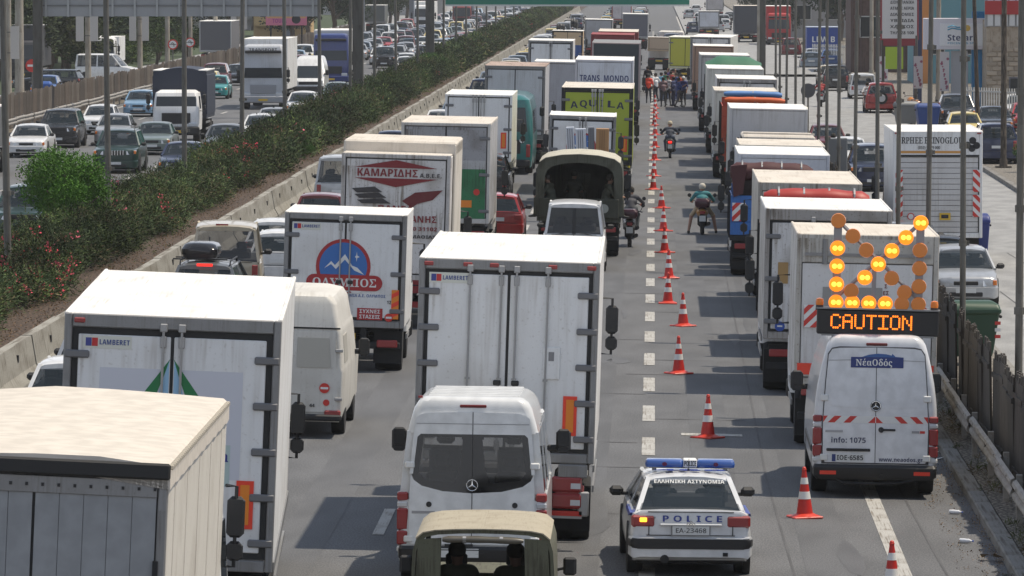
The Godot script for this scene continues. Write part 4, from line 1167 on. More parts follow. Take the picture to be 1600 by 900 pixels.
# joints by name; hands get a palm, four curled fingers and a thumb. Faces -z.
func person(j: Dictionary, c: Dictionary, cell := 0.024) -> Node3D:
	var t := thing()
	var sk: Color = c.get("skin", SKIN)
	var top: Color = c.top; var leg: Color = c.leg; var shoe: Color = c.get("shoe", Color(0.03, 0.03, 0.03))
	var fore: Color = c.get("fore", sk); var shin: Color = c.get("shin", leg)
	var b := []
	var hip: Vector3 = (j.hl + j.hr) / 2; var chest: Vector3 = (j.sl + j.sr) / 2
	b.append([j.hl, j.hr, 0.12, 0.12, leg])
	b.append([hip + (chest - hip) * 0.12, hip.lerp(chest, 0.55), 0.145, 0.14, top])
	b.append([hip.lerp(chest, 0.6) + (j.sl - chest) * 0.4, hip.lerp(chest, 0.6) + (j.sr - chest) * 0.4, 0.115, 0.115, top])
	b.append([chest + (j.sl - chest) * 0.75, chest + (j.sr - chest) * 0.75, 0.09, 0.09, top])
	b.append([chest, j.head - V(0, 0.05, 0), 0.06, 0.055, sk])
	b.append([j.head - V(0, 0.045, 0), j.head + V(0, 0.045, 0), 0.075, 0.088, sk])
	for s in ["l", "r"]:
		b.append([j["s" + s], j["e" + s], 0.062, 0.05, top])
		b.append([j["e" + s], j["w" + s], 0.044, 0.03, fore])
		b.append([j["h" + s], j["k" + s], 0.095, 0.062, leg])
		b.append([j["k" + s], j["a" + s], 0.06, 0.042, shin])
		b.append([j["a" + s] + V(0, -0.03, 0.03), j["a" + s] + c.get("foot", V(0, -0.05, -0.17)), 0.042, 0.035, shoe])
		var w: Vector3 = j["w" + s]; var d: Vector3 = (w - j["e" + s]).normalized()
		var gd: Vector3 = c.get("grip", d)
		b.append([w, w + d * 0.075, 0.03, 0.036, sk])
		var sd := d.cross(gd if absf(d.dot(gd)) < 0.95 else V(0.3, 1, 0.2)).normalized()
		for k in 4:
			var r0: Vector3 = w + d * 0.08 + sd * (k - 1.5) * 0.019
			var len_: float = [0.034, 0.042, 0.04, 0.03][k]
			b.append([r0, r0 + (d + gd * 0.4).normalized() * len_, 0.0095, 0.009, sk])
			b.append([r0 + (d + gd * 0.4).normalized() * len_, r0 + (d + gd * 0.4).normalized() * len_ + (gd - d * 0.2).normalized() * len_ * 0.8, 0.009, 0.008, sk])
		b.append([w + d * 0.02 + sd * 0.03, w + d * 0.065 + sd * 0.055 + gd * 0.02, 0.012, 0.01, sk])
	var key := str(b)
	if not cache.has(key): cache[key] = body_mesh(b, cell)
	if not M.has("skin"):
		M.skin = mat(Color(1, 1, 1), 0.75)
		M.skin.vertex_color_use_as_albedo = true
	PM(t, "body", cache[key], M.skin)
	var hc: Color = c.get("hair", Color(0.02, 0.016, 0.012))
	var hm := plain(hc.r, hc.g, hc.b, 0.85)
	var hd: Vector3 = j.head
	if c.get("cap", false):
		P(t, "cap", mb().lathe([[0.105, 0.0], [0.104, 0.05], [0.085, 0.1], [0.05, 0.125], [0.0, 0.13]], 12, hd + V(0, 0.02, 0)).box(hd + V(0, 0.03, -0.13), V(0.15, 0.015, 0.12)), hm, 50)
	else:
		P(t, "hair", mb().lathe([[0.06, -0.05], [0.096, -0.03], [0.108, 0.03], [0.098, 0.085], [0.06, 0.125], [0.0, 0.14]], 12, hd + V(0, 0, 0.022)), hm, 50)
	var fs := mb()
	fs.hexa([hd + V(-0.015, -0.02, -0.085), hd + V(0.015, -0.02, -0.085), hd + V(0.008, 0.02, -0.085), hd + V(-0.008, 0.02, -0.085), hd + V(-0.014, -0.022, -0.112), hd + V(0.014, -0.022, -0.112), hd + V(0.006, 0.01, -0.097), hd + V(-0.006, 0.01, -0.097)])
	for sx in [-1, 1]: fs.box(hd + V(sx * 0.09, 0.0, 0.005), V(0.02, 0.055, 0.035), 0.008)
	P(t, "nose_and_ears", fs, plain(sk.r, sk.g, sk.b, 0.75), 40)
	P(t, "eyes_and_mouth", mb().box(hd + V(-0.032, 0.02, -0.088), V(0.022, 0.012, 0.01)).box(hd + V(0.032, 0.02, -0.088), V(0.022, 0.012, 0.01)).box(hd + V(0, -0.052, -0.085), V(0.045, 0.01, 0.012)), M.ink)
	return t

func standing(k: int) -> Dictionary:
	var j := {"head": V(0, 1.63, -0.02), "sl": V(-0.19, 1.42, 0), "sr": V(0.19, 1.42, 0), "hl": V(-0.09, 0.92, 0), "hr": V(0.09, 0.92, 0), "kl": V(-0.11, 0.49, -0.03), "kr": V(0.11, 0.49, -0.03), "al": V(-0.12, 0.09, 0), "ar": V(0.13, 0.09, 0.0),
		"el": V(-0.26, 1.15, 0.03), "er": V(0.26, 1.15, 0.03), "wl": V(-0.25, 0.9, -0.06), "wr": V(0.25, 0.9, -0.06)}
	if k == 1:      # hands on hips
		j.el = V(-0.38, 1.18, 0.08); j.er = V(0.38, 1.18, 0.08); j.wl = V(-0.2, 1.0, -0.02); j.wr = V(0.2, 1.0, -0.02); j.ar = V(0.2, 0.09, 0.05)
	elif k == 2:    # stepping, one arm raised
		j.kl = V(-0.1, 0.5, -0.16); j.al = V(-0.1, 0.1, -0.22); j.kr = V(0.1, 0.48, 0.06); j.ar = V(0.1, 0.12, 0.24); j.er = V(0.3, 1.2, -0.12); j.wr = V(0.2, 1.32, -0.33)
	elif k == 3:    # arms folded
		j.el = V(-0.27, 1.14, -0.06); j.er = V(0.27, 1.14, -0.06); j.wl = V(0.06, 1.14, -0.2); j.wr = V(-0.06, 1.18, -0.19)
	return j

# ---------- the vehicles in front, built one by one
func cone(x: float, d: float, label: String, h := 0.95, lean := 0.0) -> void:
	if not cache.has("cone"):
		var o := thing()
		P(o, "base", mb().box(V(0, 0.02, 0), V(0.56, 0.045, 0.56), 0.015).lathe([[0.275, 0.04], [0.22, 0.06], [0.165, 0.09], [0.0, 0.091]], 20), plain(0.55, 0.035, 0.015, 0.45), 30)
		var band := func(y0: float, y1: float, e := 0.0): return mb().lathe([[0.0, y0], [lerpf(0.155, 0.03, (y0 - 0.08) / 0.87) + e, y0], [lerpf(0.155, 0.03, (y1 - 0.08) / 0.87) + e, y1], [0.0, y1]], 20)
		P(o, "body", band.call(0.08, 0.90), plain(0.50, 0.02, 0.014, 0.5), 40)
		P(o, "reflective_band", band.call(0.36, 0.50, 0.004), M.tape_white, 40)
		P(o, "reflective_band", band.call(0.64, 0.76, 0.004), M.tape_white, 40)
		P(o, "tip", mb().lathe([[0.0, 0.88], [0.042, 0.89], [0.046, 0.915], [0.036, 0.93], [0.036, 0.945], [0.02, 0.96], [0.0, 0.962]], 12), plain(0.55, 0.03, 0.015, 0.45), 40)
		cache["cone"] = o
	var c: Node3D = cache.cone.duplicate()
	put(c, "traffic_cone", label, "traffic cone", road(x, d), "cones closing the right lane", fmod(d * 1.7, 1.2), lean)
	c.scale = Vector3.ONE * (h / 0.95)

func seat_at(t: Node3D, x: float, y: float, z: float, high := 0.55) -> void:
	P(t, "seat", mb().box(V(x, y + high / 2, z), V(0.46, high, 0.14), 0.05).box(V(x, y + high + 0.14, z), V(0.26, 0.2, 0.1), 0.05), M.seat, 30)

func van_mirrors(t: Node3D, hw: float, y: float, z: float) -> void:
	for sx in [-1, 1]:
		var m := P(t, "mirror", mb().box(V(sx * (hw + 0.17), y, z), V(0.21, 0.34, 0.13), 0.05).box(V(sx * (hw + 0.02), y - 0.1, z - 0.02), V(0.16, 0.09, 0.08), 0.02), M.black, 30)
		P(m, "mirror_glass", mb().box(V(sx * (hw + 0.17), y + 0.04, z + 0.066), V(0.16, 0.22, 0.012)).box(V(sx * (hw + 0.17), y - 0.12, z + 0.066), V(0.15, 0.07, 0.012)), M.mirror)

func tail_column(t: Node3D, sx: float, x: float, y0: float, y1: float, z: float, tilt: float) -> void:    # the tall rear lamp of a van
	var o := thing()
	o.name = "tail_light"
	t.add_child(o, true)
	var n := [[0.0, 0.17, M.red_lamp], [0.17, 0.3, M.clear_lamp], [0.3, 0.72, M.red_lamp], [0.72, 1.0, M.red_lamp]]
	for s in n:
		var a := lerpf(y1, y0, s[0]); var b := lerpf(y1, y0, s[1]) + 0.006
		P(o, "lens", mb().box(V(sx * x, (a + b) / 2, z - tilt * ((a + b) / 2 - y0)), V(0.15, a - b, 0.2), 0.02), s[2])
	P(o, "lens", mb().box(V(sx * x, y0 - 0.05, z + 0.0), V(0.15, 0.08, 0.19), 0.02), M.plate)

# a tall van: outline, rear plane leaning forwards by 1 in 15
func van_shell(W: float, H: float, L: float, y0: float, y1: float) -> Array:
	var ys := [0.32, 0.45, 0.75, 1.0, 1.2, 1.4, 1.6, 1.85, 2.1, H - 0.3, H - 0.16, H - 0.07, H - 0.02, H]
	var r := []
	for y in ys:
		if y < y0 - 0.001 or y > y1 + 0.001: continue
		var u: float = y / H
		var hx: float = W / 2 * (0.965 if y < 0.4 else (1.0 if u < 0.5 else 1.0 - 0.25 * pow((u - 0.5) / 0.5, 1.7)))
		if y > H - 0.1: hx *= 0.965 if y < H - 0.05 else (0.9 if y < H - 0.01 else 0.8)
		var zf: float = -L + (0.05 if y < 0.4 else 0.0)
		if u > 0.42: zf = -L + 0.5 + (u - 0.42) * 2.4
		elif u > 0.36: zf = -L + 0.15
		if y > H - 0.1: zf -= 0.0; zf += 0.25 * (1.0 if y > H - 0.05 else 0.5)
		var zb: float = -(y - 0.45) / 15.0 - (0.0 if y < H - 0.1 else (0.02 if y < H - 0.05 else (0.07 if y < H - 0.01 else 0.16)))
		r.append([y, hx, zf, zb, 0.09 if y < H - 0.25 else 0.13])
	return r

func droop(m: MB, H: float) -> MB:      # the roof falls a little towards the front
	for i in m.v.size():
		var p := m.v[i]
		if p.y > 1.25: m.v[i] = V(p.x, p.y + p.z * 0.03 * (p.y - 1.25) / (H - 1.25), p.z)
	return m

func rear_plane(t: Node3D, called: String) -> Node3D:
	var n := thing()
	n.name = called
	t.add_child(n, true)
	n.transform = Transform3D(Basis(Vector3.RIGHT, -atan(1.0 / 15.0)), V(0, 0.45, 0.0))
	return n

func operator_van() -> void:
	var W := 1.97; var H := 2.62; var L := 5.6
	var wp := paint(0.66, 0.67, 0.69, 0.32)
	var t := thing()
	P(t, "body", droop(mb().vloft(van_shell(W, H, L, 0.3, H)), H), wp, 40)
	P(t, "underbody", mb().box(V(0, 0.36, -L / 2), V(W * 0.85, 0.24, L * 0.85)).box(V(0.0, 0.33, -0.1), V(0.5, 0.1, 0.12)).tube([V(-0.62, 0.30, 0.02), V(-0.5, 0.24, 0.04), V(0.3, 0.24, 0.04), V(0.62, 0.3, 0.02)], 0.025, 5).cyl(V(0.1, 0.36, 0.0), V(0.1, 0.36, 0.16), 0.035, 0.035, 8), M.under)
	var dn := rear_plane(t, "rear_doors")
	for sx in [-1, 1]:
		var d := shape(dn, "door", [[sx * 0.006, 0.12], [sx * 0.80, 0.12], [sx * 0.835, 0.18], [sx * 0.84, 0.75], [sx * 0.80, 1.4], [sx * 0.765, 1.84], [sx * 0.71, 1.93], [sx * 0.6, 1.95], [sx * 0.006, 1.965]], 0.006, 0.018, wp)
		d.set_meta("label", "white rear door with red chevron tape")
		shape(dn, "door_panel", [[sx * 0.03, 0.98], [sx * 0.70, 1.02], [sx * 0.73, 1.1], [sx * 0.72, 1.55], [sx * 0.69, 1.6], [sx * 0.03, 1.62]], 0.022, 0.008, wp)
		for y in [0.2, 1.15]: slab(dn, "hinge", sx * 0.82 - 0.06, sx * 0.82 + 0.06, y - 0.05, y + 0.05, 0.02, 0.03, M.tape_white, 0.01)
		shape(dn, "door_crease", [[sx * 0.02, 1.765], [sx * 0.77, 1.745], [sx * 0.77, 1.755], [sx * 0.02, 1.778]], 0.024, 0.004, plain(0.3, 0.3, 0.31))
	shape(dn, "door_outline", [[-0.855, 0.10], [0.855, 0.10], [0.855, 0.76], [0.815, 1.41], [0.778, 1.86], [0.715, 1.95], [0.6, 1.975], [-0.6, 1.975], [-0.715, 1.95], [-0.778, 1.86], [-0.815, 1.41], [-0.855, 0.76]], 0.002, 0.012, plain(0.05, 0.05, 0.055))
	slab(dn, "chevron_tape", -0.84, 0.84, 0.755, 0.865, 0.0245, 0.002, M.tape_white)
	for i in 4:
		for sx in [-1, 1]:
			var x: float = sx * (0.045 + i * 0.25)
			if i == 0: shape(dn, "red_chevron", [[sx * 0.006, 0.757], [sx * 0.12, 0.757], [sx * 0.006, 0.863]], 0.027, 0.002, M.tape_red)
			elif i < 3: shape(dn, "red_chevron", [[x, 0.863], [x + sx * 0.11, 0.863], [x + sx * 0.22, 0.757], [x + sx * 0.11, 0.757]], 0.027, 0.002, M.tape_red)
			else: shape(dn, "red_chevron", [[x - sx * 0.03, 0.863], [sx * 0.838, 0.863], [sx * 0.838, 0.757]], 0.027, 0.002, M.tape_red)
	var navy := plain(0.012, 0.03, 0.16, 0.4)
	shape(dn, "company_badge", [[-0.41, 1.64], [0.43, 1.64], [0.43, 1.81], [0.25, 1.81], [-0.41, 1.81]], 0.030, 0.003, navy)
	shape(dn, "badge_wave", [[-0.24, 1.81], [-0.12, 1.85], [0.02, 1.868], [0.15, 1.86], [0.24, 1.84], [0.25, 1.87], [0.30, 1.82], [0.43, 1.81]], 0.030, 0.003, plain(0.03, 0.10, 0.30, 0.4))
	text(dn, "ΝέαΟδός", V(-0.04, 1.722, 0.036), 0.105, 0.58, M.tape_white, true)
	var ink := plain(0.03, 0.035, 0.09, 0.5)
	text(dn, "info: 1075", V(-0.43, 0.475, 0.028), 0.085, 0.55, ink)
	text(dn, "www.neaodos.gr", V(0.41, 0.175, 0.028), 0.065, 0.70, ink)
	slab(dn, "plate_light_bar", -0.78, -0.08, 0.30, 0.345, 0.02, 0.035, M.black, 0.01)
	slab(dn, "number_plate", -0.70, -0.17, 0.13, 0.255, 0.02, 0.014, M.plate)
	slab(dn, "plate_band", -0.69, -0.63, 0.135, 0.25, 0.034, 0.002, navy)
	text(dn, "IOE·6585", V(-0.40, 0.195, 0.036), 0.075, 0.42, M.ink)
	P(dn, "handle", mb().cyl(V(0.09, 0.65, 0.02), V(0.09, 0.65, 0.05), 0.045, 0.045, 12).box(V(0.2, 0.65, 0.05), V(0.24, 0.035, 0.025), 0.01), M.black)
	P(dn, "emblem", mb().cyl(V(0, 1.03, 0.02), V(0, 1.03, 0.05), 0.085, 0.085, 20), M.black)
	star(dn, 0.0, 1.03, 0.052, 0.075)
	slab(dn, "model_badge", -0.80, -0.52, 0.60, 0.635, 0.024, 0.006, plain(0.3, 0.3, 0.31, 0.3, 0.5))
	slab(dn, "model_badge", 0.58, 0.70, 0.60, 0.64, 0.024, 0.006, plain(0.25, 0.25, 0.26, 0.3, 0.5))
	slab(dn, "model_badge", 0.71, 0.79, 0.60, 0.64, 0.024, 0.006, M.tape_red)
	P(t, "high_brake_light", mb().box(V(0, H - 0.16, -0.145), V(0.34, 0.045, 0.06), 0.01), plain(0.12, 0.01, 0.01, 0.25))
	for sx in [-1, 1]: tail_column(t, sx, 0.925, 0.66, 1.32, -0.10, 0.05)
	P(t, "rear_bumper", mb().vloft([[0.30, 0.93, -0.4, 0.03, 0.06], [0.36, 0.985, -0.4, 0.06, 0.06], [0.49, 0.985, -0.4, 0.06, 0.06], [0.54, 0.97, -0.4, 0.02, 0.06]]).box(V(-0.93, 0.85, -0.12), V(0.1, 0.5, 0.16), 0.02).box(V(0.93, 0.62, -0.12), V(0.1, 0.2, 0.16), 0.02), M.black, 30)
	for sx in [-1, 1]: slab(t, "reflector", sx * 0.75 - 0.13, sx * 0.75 + 0.13, 0.38, 0.44, 0.055, 0.012, M.reflex_red)
	for sx in [-1, 1]:
		wheel(t, sx * 0.86, -1.15, 0.35, 0.25); wheel(t, sx * 0.86, -4.6, 0.35, 0.25)
		P(t, "side_moulding", mb().box(V(sx * 0.985, 0.72, -2.6), V(0.04, 0.12, 3.4), 0.015), M.black)
	van_mirrors(t, W / 2, 1.55, -L + 1.15)
	put(t, "motorway_van", "white motorway service van with a lit caution board and amber lamps on its roof", "van", road(3.53, 91.9), "", 0.0, -0.016)
	# the board on its roof
	var b := thing()
	P(b, "board_case", mb().box(V(0, 0.21, 0), V(1.96, 0.40, 0.16), 0.02), plain(0.012, 0.012, 0.013, 0.4))
	P(b, "case_edge", mb().box(V(0, 0.425, 0.0), V(1.98, 0.025, 0.18)).box(V(0, 0.0, -0.05), V(1.8, 0.03, 0.3)).box(V(-0.7, -0.1, -0.1), V(0.06, 0.2, 0.06)).box(V(0.7, -0.1, -0.1), V(0.06, 0.2, 0.06)), M.frame)
	var font := {"C": ["01110", "10001", "10000", "10000", "10000", "10001", "01110"], "A": ["01110", "10001", "10001", "11111", "10001", "10001", "10001"], "U": ["10001", "10001", "10001", "10001", "10001", "10001", "01110"], "T": ["11111", "00100", "00100", "00100", "00100", "00100", "00100"], "I": ["11111", "00100", "00100", "00100", "00100", "00100", "11111"], "O": ["01110", "10001", "10001", "10001", "10001", "10001", "01110"], "N": ["10001", "11001", "10101", "10101", "10011", "10001", "10001"]}
	var led := glow(1.0, 0.20, 0.01, 1.7)
	var step := 0.0335
	var word := "CAUTION"
	for i in word.length():
		var lm := mb()
		for r in 7:
			for c in 5:
				if font[word[i]][r][c] == "1": lm.box(V(-0.745 + i * 0.1905 + c * step, 0.32 - r * step, 0.083), V(0.027, 0.027, 0.012))
		P(b, "led_letter", lm, led)
	put(b, "message_board", "black electronic board spelling CAUTION in glowing orange letters above the van", "message board", road(3.53, 91.9) + V(0.06, H - 0.04, -0.45), "", 0.0, -0.026)
	var a := thing()
	var grey := plain(0.27, 0.27, 0.28, 0.5, 0.4)
	var lit := glow(1.0, 0.27, 0.008, 0.85)
	var core := glow(1.0, 0.55, 0.06, 1.7)
	var off := mat(lin(0.72, 0.20, 0.004), 0.25)
	off.clearcoat_enabled = true
	P(a, "frame", mb().box(V(-0.66, 0.75, -0.05), V(0.13, 1.5, 0.05)).box(V(0.66, 0.75, -0.05), V(0.13, 1.5, 0.05)).box(V(-0.06, 0.45, -0.05), V(0.07, 0.9, 0.05)).cyl(V(-0.64, 1.42, -0.05), V(0.62, 0.24, -0.05), 0.035, 0.035, 6).cyl(V(0.64, 1.42, -0.05), V(-0.62, 0.24, -0.05), 0.035, 0.035, 6).box(V(0, 0.0, -0.08), V(1.6, 0.05, 0.1)), grey)
	var lamps := []
	for i in 4: lamps.append([-0.66, 0.86 - i * 0.29 + 0.14, 1])
	for i in 4: lamps.append([0.66, 0.86 - i * 0.29 + 0.14, 0])
	for i in 4: lamps.append([-0.40 + i * 0.265, 0.13, 1 if i < 3 else 0])
	lamps.append_array([[-0.66, 1.44, 0], [0.66, 1.44, 1], [-0.42, 1.20, 0], [0.43, 1.20, 1], [-0.20, 0.98, 0], [0.21, 0.98, 1], [-0.0, 0.76, 1], [-0.21, 0.54, 1], [0.22, 0.54, 0], [-0.42, 0.32, 0], [0.43, 0.32, 0]])
	for l in lamps:
		var rim := P(a, "lamp", mb().lathe([[0.0, -0.05], [0.118, -0.045], [0.123, 0.0], [0.115, 0.02], [0.0, 0.022]], 18, V(l[0], l[1], 0.0), Vector3.BACK), lit if l[2] else off, 30)
		if l[2]:
			for sx in [-1, 1]: P(rim, "lamp_glow", mb().lathe([[0.0, 0.0], [0.042, 0.004], [0.03, 0.012], [0.0, 0.018]], 10, V(l[0] + sx * 0.042, l[1], 0.022), Vector3.BACK), core, 40)
	for sx in [-1, 1]:
		var be := P(a, "beacon", mb().lathe([[0.0, 0.0], [0.06, 0.0], [0.065, 0.05], [0.055, 0.1], [0.0, 0.115]], 12, V(sx * 0.92, 0.08, -0.05)), M.orange_lamp, 40)
		P(be, "beacon_mount", mb().cyl(V(sx * 0.92, 0.0, -0.05), V(sx * 0.92, 0.08, -0.05), 0.065, 0.06, 12).cyl(V(sx * 0.92, 0.02, -0.05), V(sx * 0.78, -0.08, -0.05), 0.025, 0.025, 6), M.black)
	put(a, "arrow_board", "amber lamp arrow board standing above the message board, part of it lit", "warning lights", road(3.53, 91.9) + V(0.05, H + 0.35, -0.42), "", 0.0, -0.026)

func star(t: Node3D, x: float, y: float, z: float, r: float, m: Material = null) -> void:
	var mm: Material = m if m else M.chrome
	var o := mb()
	for i in 3:
		var a := PI / 2 + TAU * i / 3
		o.hexa([V(x + cos(a) * r, y + sin(a) * r, z), V(x + cos(a + 1.05) * r * 0.17, y + sin(a + 1.05) * r * 0.17, z), V(x, y, z), V(x + cos(a - 1.05) * r * 0.17, y + sin(a - 1.05) * r * 0.17, z), V(x + cos(a) * r, y + sin(a) * r, z + 0.006), V(x + cos(a + 1.05) * r * 0.17, y + sin(a + 1.05) * r * 0.17, z + 0.006), V(x, y, z + 0.012), V(x + cos(a - 1.05) * r * 0.17, y + sin(a - 1.05) * r * 0.17, z + 0.006)])
	var ring_ := []
	for i in 21: ring_.append(V(x + cos(TAU * i / 20) * r, y + sin(TAU * i / 20) * r, z + 0.005))
	o.tube(ring_, r * 0.07, 5)
	P(t, "star_emblem", o, mm)

func minibus() -> void:
	var W := 1.99; var H := 2.60; var L := 5.3
	var wp := paint(0.68, 0.69, 0.69, 0.32)
	var t := thing()
	var lower := van_shell(W, H, L, 0.3, 1.21)
	var upper := van_shell(W, H, L, 2.09, H)
	P(t, "lower_body", mb().vloft(lower), wp, 40)
	P(t, "roof", droop(mb().vloft(upper), H), wp, 40)
	var rb := mb()
	for i in 6: rb.box(V(0, H - 0.03 * (0.5 + i * 0.5), -0.5 - i * 0.5), V(1.25, 0.03, 0.09), 0.012)
	P(t, "roof_ribs", rb, wp)
	P(t, "floor", mb().box(V(0, 1.215, -2.4), V(1.8, 0.02, 4.4)), M.seat)
	var w0 := 0.985; var w1 := W / 2 * (1.0 - 0.25 * pow((2.1 / H - 0.5) / 0.5, 1.7))
	for sx in [-1, 1]:
		for z in [[-0.10, -0.24], [-1.75, -1.87], [-3.2, -3.32]]:
			P(t, "pillar", mb().hexa([V(sx * w0, 1.19, z[0]), V(sx * w0, 1.19, z[1]), V(sx * w1, 2.12, z[1]), V(sx * w1, 2.12, z[0] - 0.03), V(sx * (w0 - 0.13), 1.19, z[0]), V(sx * (w0 - 0.13), 1.19, z[1]), V(sx * (w1 - 0.13), 2.12, z[1]), V(sx * (w1 - 0.13), 2.12, z[0] - 0.03)]), wp)
		P(t, "pillar", mb().cyl(V(sx * (w0 - 0.05), 1.2, -L + 0.75), V(sx * (w1 - 0.05), 2.12, -L + 1.45), 0.07, 0.06, 6), wp)
	var dn := rear_plane(t, "rear_doors")
	for sx in [-1, 1]:
		P(dn, "door", mb().prism(PackedVector2Array([Vector2(sx * 0.006, 0.15), Vector2(sx * 0.82, 0.15), Vector2(sx * 0.845, 0.2), Vector2(sx * 0.845, 0.82), Vector2(sx * 0.83, 1.10), Vector2(sx * 0.79, 1.02), Vector2(sx * 0.68, 0.94), Vector2(sx * 0.4, 0.87), Vector2(sx * 0.006, 0.845)]), Transform3D(), 0.03), wp)
		P(dn, "upper_door", mb().prism(PackedVector2Array([Vector2(sx * 0.006, 1.64), Vector2(sx * 0.70, 1.64), Vector2(sx * 0.745, 1.60), Vector2(sx * 0.80, 1.1), Vector2(sx * 0.845, 1.1), Vector2(sx * 0.80, 1.62), Vector2(sx * 0.765, 1.86), Vector2(sx * 0.71, 1.90), Vector2(sx * 0.6, 1.925), Vector2(sx * 0.006, 1.94)]), Transform3D(), 0.03), wp)
		# dark printed edge of the pane, then the clear pane
		P(dn, "window_edge", mb().prism(PackedVector2Array([Vector2(0, 0.85), Vector2(sx * 0.4, 0.87), Vector2(sx * 0.68, 0.94), Vector2(sx * 0.79, 1.02), Vector2(sx * 0.81, 1.08), Vector2(sx * 0.745, 1.6), Vector2(sx * 0.70, 1.655), Vector2(0, 1.655), Vector2(0, 1.57), Vector2(sx * 0.15, 1.57), Vector2(sx * 0.15, 1.6), Vector2(sx * 0.66, 1.6), Vector2(sx * 0.72, 1.12), Vector2(sx * 0.64, 1.02), Vector2(sx * 0.24, 0.98), Vector2(sx * 0.17, 1.2), Vector2(sx * 0.13, 1.57), Vector2(0, 1.57)]), Transform3D(Basis(), V(0, 0, 0.008)), 0.012), plain(0.008, 0.008, 0.009, 0.06))
		var g := mb()
		g.quad(V(sx * 0.10, 0.95, 0.012), V(sx * 0.75, 0.98, 0.012), V(sx * 0.70, 1.63, 0.012), V(sx * 0.10, 1.63, 0.012))
		P(dn, "rear_window", g, M.tint)
		P(dn, "hinge", mb().box(V(sx * 0.845, 1.22, 0.02), V(0.13, 0.09, 0.05), 0.015).box(V(sx * 0.85, 0.22, 0.02), V(0.13, 0.09, 0.05), 0.015), M.tape_white)
		disc(dn, "door_lock", V(sx * 0.58, 0.69 + 0.0, 0.03), 0.038, 0.012, M.black, 14)
		for h in 2:
			var z0: float = -0.2 if h == 0 else -1.85; var z1: float = -1.77 if h == 0 else -3.22
			var q := mb()
			q.quad(V(sx * (w0 - 0.01), 1.2, z0), V(sx * (w0 - 0.01), 1.2, z1), V(sx * (w1 - 0.01), 2.12, z1), V(sx * (w1 - 0.01), 2.12, z0))
			P(t, "side_window", q, M.glass)
	slab(dn, "door_gap", -0.004, 0.004, 0.15, 1.94, 0.004, 0.028, M.black)
	slab(dn, "door_crease", -0.76, 0.76, 1.775, 1.785, 0.027, 0.006, plain(0.28, 0.28, 0.29))
	star(dn, 0.0, 0.955, 0.026, 0.075)
	slab(dn, "model_badge", -0.81, -0.5, 0.565, 0.6, 0.028, 0.006, plain(0.3, 0.3, 0.31, 0.3, 0.5))
	slab(dn, "plate_light_bar", -0.36, 0.02, 0.12, 0.16, 0.03, 0.02, M.black)
	slab(dn, "number_plate", -0.42, 0.1, -0.02, 0.1, 0.05, 0.015, M.plate)
	P(dn, "wiper", mb().cyl(V(-0.12, 0.0, 0.05), V(0.22, 0.05, 0.06), 0.012, 0.008, 6), M.black)
	P(t, "high_brake_light", mb().box(V(0.0, H - 0.135, -0.15), V(0.36, 0.04, 0.06), 0.01), plain(0.14, 0.01, 0.01, 0.25))
	P(t, "marker_lamp", mb().box(V(-0.72, H - 0.03, -0.35), V(0.06, 0.03, 0.05)), M.red_lamp)
	for sx in [-1, 1]: tail_column(t, sx, 0.935, 0.58, 1.30, -0.10, 0.05)
	P(t, "rear_bumper", mb().vloft([[0.36, 0.93, -0.4, 0.03, 0.06], [0.42, 0.985, -0.4, 0.06, 0.06], [0.54, 0.985, -0.4, 0.06, 0.06], [0.58, 0.97, -0.4, 0.03, 0.06]]), M.black, 30)
	for sx in [-1, 1]:
		wheel(t, sx * 0.86, -1.15, 0.35, 0.25); wheel(t, sx * 0.86, -4.4, 0.35, 0.25)
		seat_at(t, sx * 0.48, 1.22, -3.4, 0.42)
		seat_at(t, sx * 0.48 + 0.0, 1.15, -2.2, 0.25)
	P(t, "dashboard", mb().box(V(0, 1.27, -4.2), V(1.75, 0.16, 0.5), 0.05), M.seat)
	var q2 := mb()
	q2.quad(V(-0.9, 1.22, -L + 0.8), V(0.9, 1.22, -L + 0.8), V(0.8, 2.12, -L + 1.5), V(-0.8, 2.12, -L + 1.5))
	P(t, "windscreen", q2, M.glass)
	van_mirrors(t, W / 2, 1.68, -L + 1.2)
	put(t, "minibus", "white high-roofed minibus with dark rear windows in front of the soft-top jeep", "minibus", road(-2.46, 77.3), "", 0.0, -0.012)

